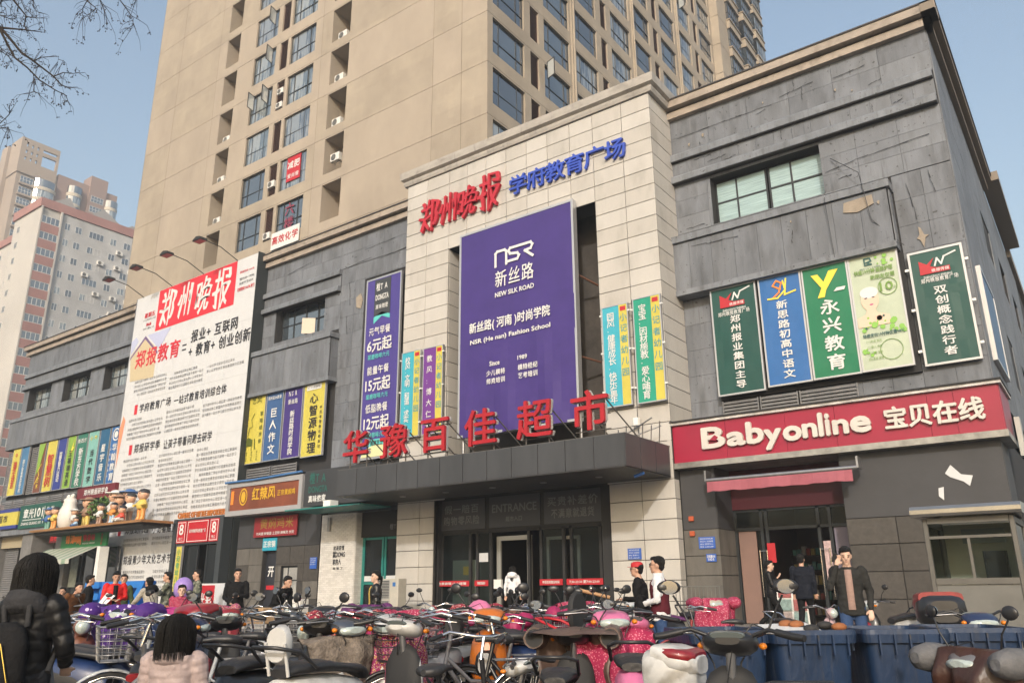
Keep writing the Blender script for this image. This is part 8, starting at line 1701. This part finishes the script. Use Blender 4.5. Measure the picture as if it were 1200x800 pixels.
# schoolgirl in the left foreground, back to the camera
p = person('girl with bobbed black hair, black puffer jacket and backpack seen from behind, left foreground', (-5.50, 2.46, 0), W(172), 1.47, puffer=True, coat=PUFB, hair='bob', hood=GREYH, coat_len=.72, girth=1.12, female=True, hs=1.12, skin=SKIN2, arms={-1: ((.04, -.28, 1.12), (.18, -.20, .98)), 1: ((.04, .28, 1.12), (.2, .18, .98))})
bp = thing('backpack', 'black school backpack with gold zips on the back of the girl in the left foreground', 'backpack', (-5.50, 2.46, 0), W(172)); bp.scale = (.84,)*3
m = MB(); m.rings([[(x, y, z) for x, y in [(-.19-d*cos(a)*.5-.02, hw*sin(a)) for a in [2*pi*kk/18 for kk in range(18)]]] for z, hw, d in ((.74, .10, .10), (.77, .16, .15), (.95, .175, .2), (1.15, .165, .18), (1.26, .13, .13), (1.3, .06, .06))]); fuse(m, 'bag', cl('backpack_black', (.007, .007, .008)), bp, .014, 2, .004, 10)
m = MB(); m.tube([(-.30, -.14, .86), (-.325, -.05, 1.16), (-.325, .05, 1.16), (-.30, .14, .86)], .005, 5); m.tube([(-.315, -.13, .82), (-.33, 0, .8), (-.315, .13, .82)], .005, 5); m.build('zip', mat('gold_zip', (.4, .28, .06), .3, .9), bp)
for s in (-1, 1): m = MB(); m.tube([(-.14, s*.09, 1.27), (-.16, s*.10, 1.40), (-.02, s*.11, 1.50), (.11, s*.12, 1.38), (.14, s*.15, 1.15), (.0, s*.2, .95)], .022, 6); m.build('strap', cl('strap_grey', (.03, .03, .032)), bp)
# child
p = person('small child in a pale mauve hooded puffer jacket seen from behind, bottom left', (-4.60, 2.90, 0), W(178), 1.09, puffer=True, coat=MAUVE, hair='bob', hood=MAUVE, coat_len=.8, girth=1.2, hs=1.34, skin=SKIN2, arms={-1: ((.03, -.27, 1.15), (.12, -.26, .95)), 1: ((.03, .27, 1.15), (.12, .26, .95))})
# men walking
p = person('man in white shirt and maroon vest walking left with a black coat over his arm', (-5.31, 10.78, 0), W(-105), 1.69, legs='walk', sleeves=WHC, vest=MAR, trousers=DEN, collar=WHC, glasses=True, arms={-1: ((.0, -.24, 1.14), (.24, -.16, 1.10)), 1: ((.02, .24, 1.14), (.22, .14, 1.08))})
t = thing('folded_coat', 'black coat hanging over the arm of the maroon vested man', 'coat', (-5.31, 10.78, 0), W(-105)); m = MB(); m.rings([er(.26, .0, z, a, b, 16) for z, a, b in ((.52, .05, .10), (.6, .08, .17), (.85, .09, .2), (1.05, .08, .2), (1.16, .06, .17))]); fuse(m, 'cloth', BLK, t, .016, 2, .014, 9)
p = person('man in red cap and black jacket walking just behind the maroon vested man', (-6.44, 12.42, 0), W(-105), 1.68, legs='walk', coat=BLK, trousers=BLK, cap=mat('cap_red', (.4, .015, .02), .7), glasses=True, lean=.08, arms={-1: ((.05, -.24, 1.14), (.26, -.2, 1.12)), 1: ((.05, .24, 1.14), (.28, .16, 1.14))})
m = MB(); m.tube([(-6.79, 11.97, 1.12), (-7.29, 11.77, 1.25)], .03, 6); tag(m.build('wooden_stick', mat('pale_wood', (.35, .2, .1), .7)), 'short wooden board carried by the red capped man', 'stick')
p = person('young man in charcoal jacket and jeans holding a phone to his ear', (-3.27, 12.9, 0), W(-20), 1.82, coat=CHAR, trousers=DEN, openc=TEE, skin=SKIN2, nod=.25, coat_len=.82, arms={-1: ((.10, -.26, 1.20), (.10, -.14, 1.50)), 1: ((-.02, .26, 1.14), (.08, .24, .90))}, legs='step', shoes=mat('sneaker_navy', (.03, .04, .08), .6))
m = MB(); m.bbox(-.035, .035, -.007, .007, -.07, .07, .005); o = m.build('mobile_phone', BLACK); o.location = (-3.39, 12.75, 1.67); o.rotation_euler = (.2, .3, .3); tag(o, 'black mobile phone held at the ear of the man in charcoal', 'phone')
p = person('woman in black padded jacket with ponytail eating by the shop door', (-6.75, 19.6, .25), W(62), 1.62, puffer=True, coat=PUFB, trousers=BLK, hair='ponytail', female=True, skin=SKIN2, legs='walk', coat_len=.88, arms={-1: ((.08, -.22, 1.16), (.20, -.08, 1.32)), 1: ((.08, .22, 1.16), (.24, .12, 1.14))})
p = person('man in dark blue overcoat and black cap with his back turned at the shop door', (-5.95, 19.5, .25), W(150), 1.74, coat=NVY, trousers=BLK, cap=BLK, coat_len=.75, legs='step', girth=1.08)
p = person('long haired woman in white hooded jacket entering the supermarket', (-14.7, 20.1, .25), W(170), 1.68, coat=WHC, trousers=BLK, hair='long', female=True, hood=WHC, legs='step', coat_len=.95)
p = person('woman in black leather jacket with tied hair looking left before the teal door', (-12.1, 11.9, 0), W(-75), 1.64, coat=LEA, trousers=cl('dark_denim', (.02, .035, .07)), hair='ponytail', female=True, skin=SKIN2, coat_len=.8, headturn=.35, girth=1.08, openc=mat('yellow_scarf', (.35, .25, .05), .7))
p = person('middle aged man in black jacket standing with his hands together at left centre', (-16.1, 11.5, 0), W(15), 1.76, coat=BLK, trousers=NVY, coat_len=.8, headturn=.25, arms={-1: ((.02, -.24, 1.14), (.2, -.1, 1.02)), 1: ((.06, .24, 1.16), (.22, .07, 1.16))})
p = person('man in dark coat bending over the scooters by the black shop door', (-14.6, 11.4, 0), W(60), 1.66, coat=BLK, trousers=BLK, lean=.55, nod=.2, arms={-1: ((.16, -.22, 1.12), (.34, -.14, .98)), 1: ((.16, .22, 1.12), (.34, .14, .98))})
p = person('man in bright red jacket reading a white leaflet', (-18.9, 10.2, 0), W(35), 1.74, coat=REDC, trousers=BLK, openc=BLK, nod=.3, arms={-1: ((.04, -.24, 1.15), (.25, -.10, 1.12)), 1: ((.04, .24, 1.15), (.25, .08, 1.12))})
m = MB(); m.add([(-.11, -.15, 0), (.11, -.15, .03), (.12, .15, -.02), (-.1, .15, .02)], [(0, 1, 2, 3)]); o = m.build('leaflet', WHT); o.location = (-18.75, 9.95, 1.12); o.rotation_euler = (.9, .2, .4); tag(o, 'white leaflet in the hands of the red jacketed man', 'paper')
p = person('woman in dark green coat next to the red jacketed man', (-20.0, 11.0, 0), W(20), 1.70, coat=GRNC, trousers=BLK, hair='short', female=True, coat_len=.65)
p = person('person in camouflage jacket behind the blue letters, the left one', (-20.2, 12.3, 0), W(-70), 1.78, coat=CAMO, trousers=CAMO, arms={-1: ((.15, -.24, 1.2), (.34, -.2, 1.22)), 1: ((.15, .24, 1.2), (.36, .2, 1.22))})
p = person('person in camouflage jacket behind the blue letters, the right one', (-19.95, 13.0, 0), W(-60), 1.84, coat=CAMO, trousers=CAMO)
p = person('person in beige hooded top turned away leaning toward the blue letters', (-17.6, 10.4, 0), W(-120), 1.62, coat=BEI, trousers=DEN, hood=BLK, lean=.3, arms={-1: ((.2, -.24, 1.2), (.42, -.22, 1.08)), 1: ((.2, .24, 1.2), (.42, .22, 1.08))})
p = person('person in rust brown coat bending down near the green shop', (-18.3, 8.9, 0), W(60), 1.55, coat=BRN, trousers=BLK, lean=.5, coat_len=.6, hair='short')
p = person('person in grey behind the rust brown coat', (-20.3, 9.7, 0), W(0), 1.4, coat=cl('grey_coat', (.08, .08, .085)), trousers=BLK)
p = person('dark haired person in black half hidden left of the red jacket', (-20.3, 10.3, 0), W(120), 1.68, coat=BLK, trousers=BLK)
p = person('person in red floral clothes at the far left edge', (-21.2, 8.2, 0), W(20), 1.62, coat=QPINK, trousers=BLK, female=True)
p = person('person with dark hair in black at the extreme left edge', (-22.6, 8.4, 0), W(60), 1.72, coat=BLK, trousers=BLK)
p = person('toddler in a floral quilted suit under the lilac balloon', (-13.0, 8.2, .35), W(20), 1.0, coat=QPINK, trousers=REDC, puffer=True, girth=1.3, hs=1.4, skin=SKIN2)

bpy.data.scenes.remove(WS)
# ================================================================ AIR
def haze(density):
    m = MB(); m.box(-905, 505, -305, 905, -1, 117); hm = bpy.data.materials.new('thin_haze'); hm.use_nodes = True; n = hm.node_tree; n.nodes.clear()
    v = n.nodes.new('ShaderNodeVolumePrincipled'); v.inputs['Color'].default_value = (.86, .9, .96, 1); v.inputs['Density'].default_value = density; v.inputs['Anisotropy'].default_value = .2
    o = n.nodes.new('ShaderNodeOutputMaterial'); n.links.new(v.outputs[0], o.inputs['Volume']); tag(m.build('haze', hm), kind='stuff')
haze(.0013)
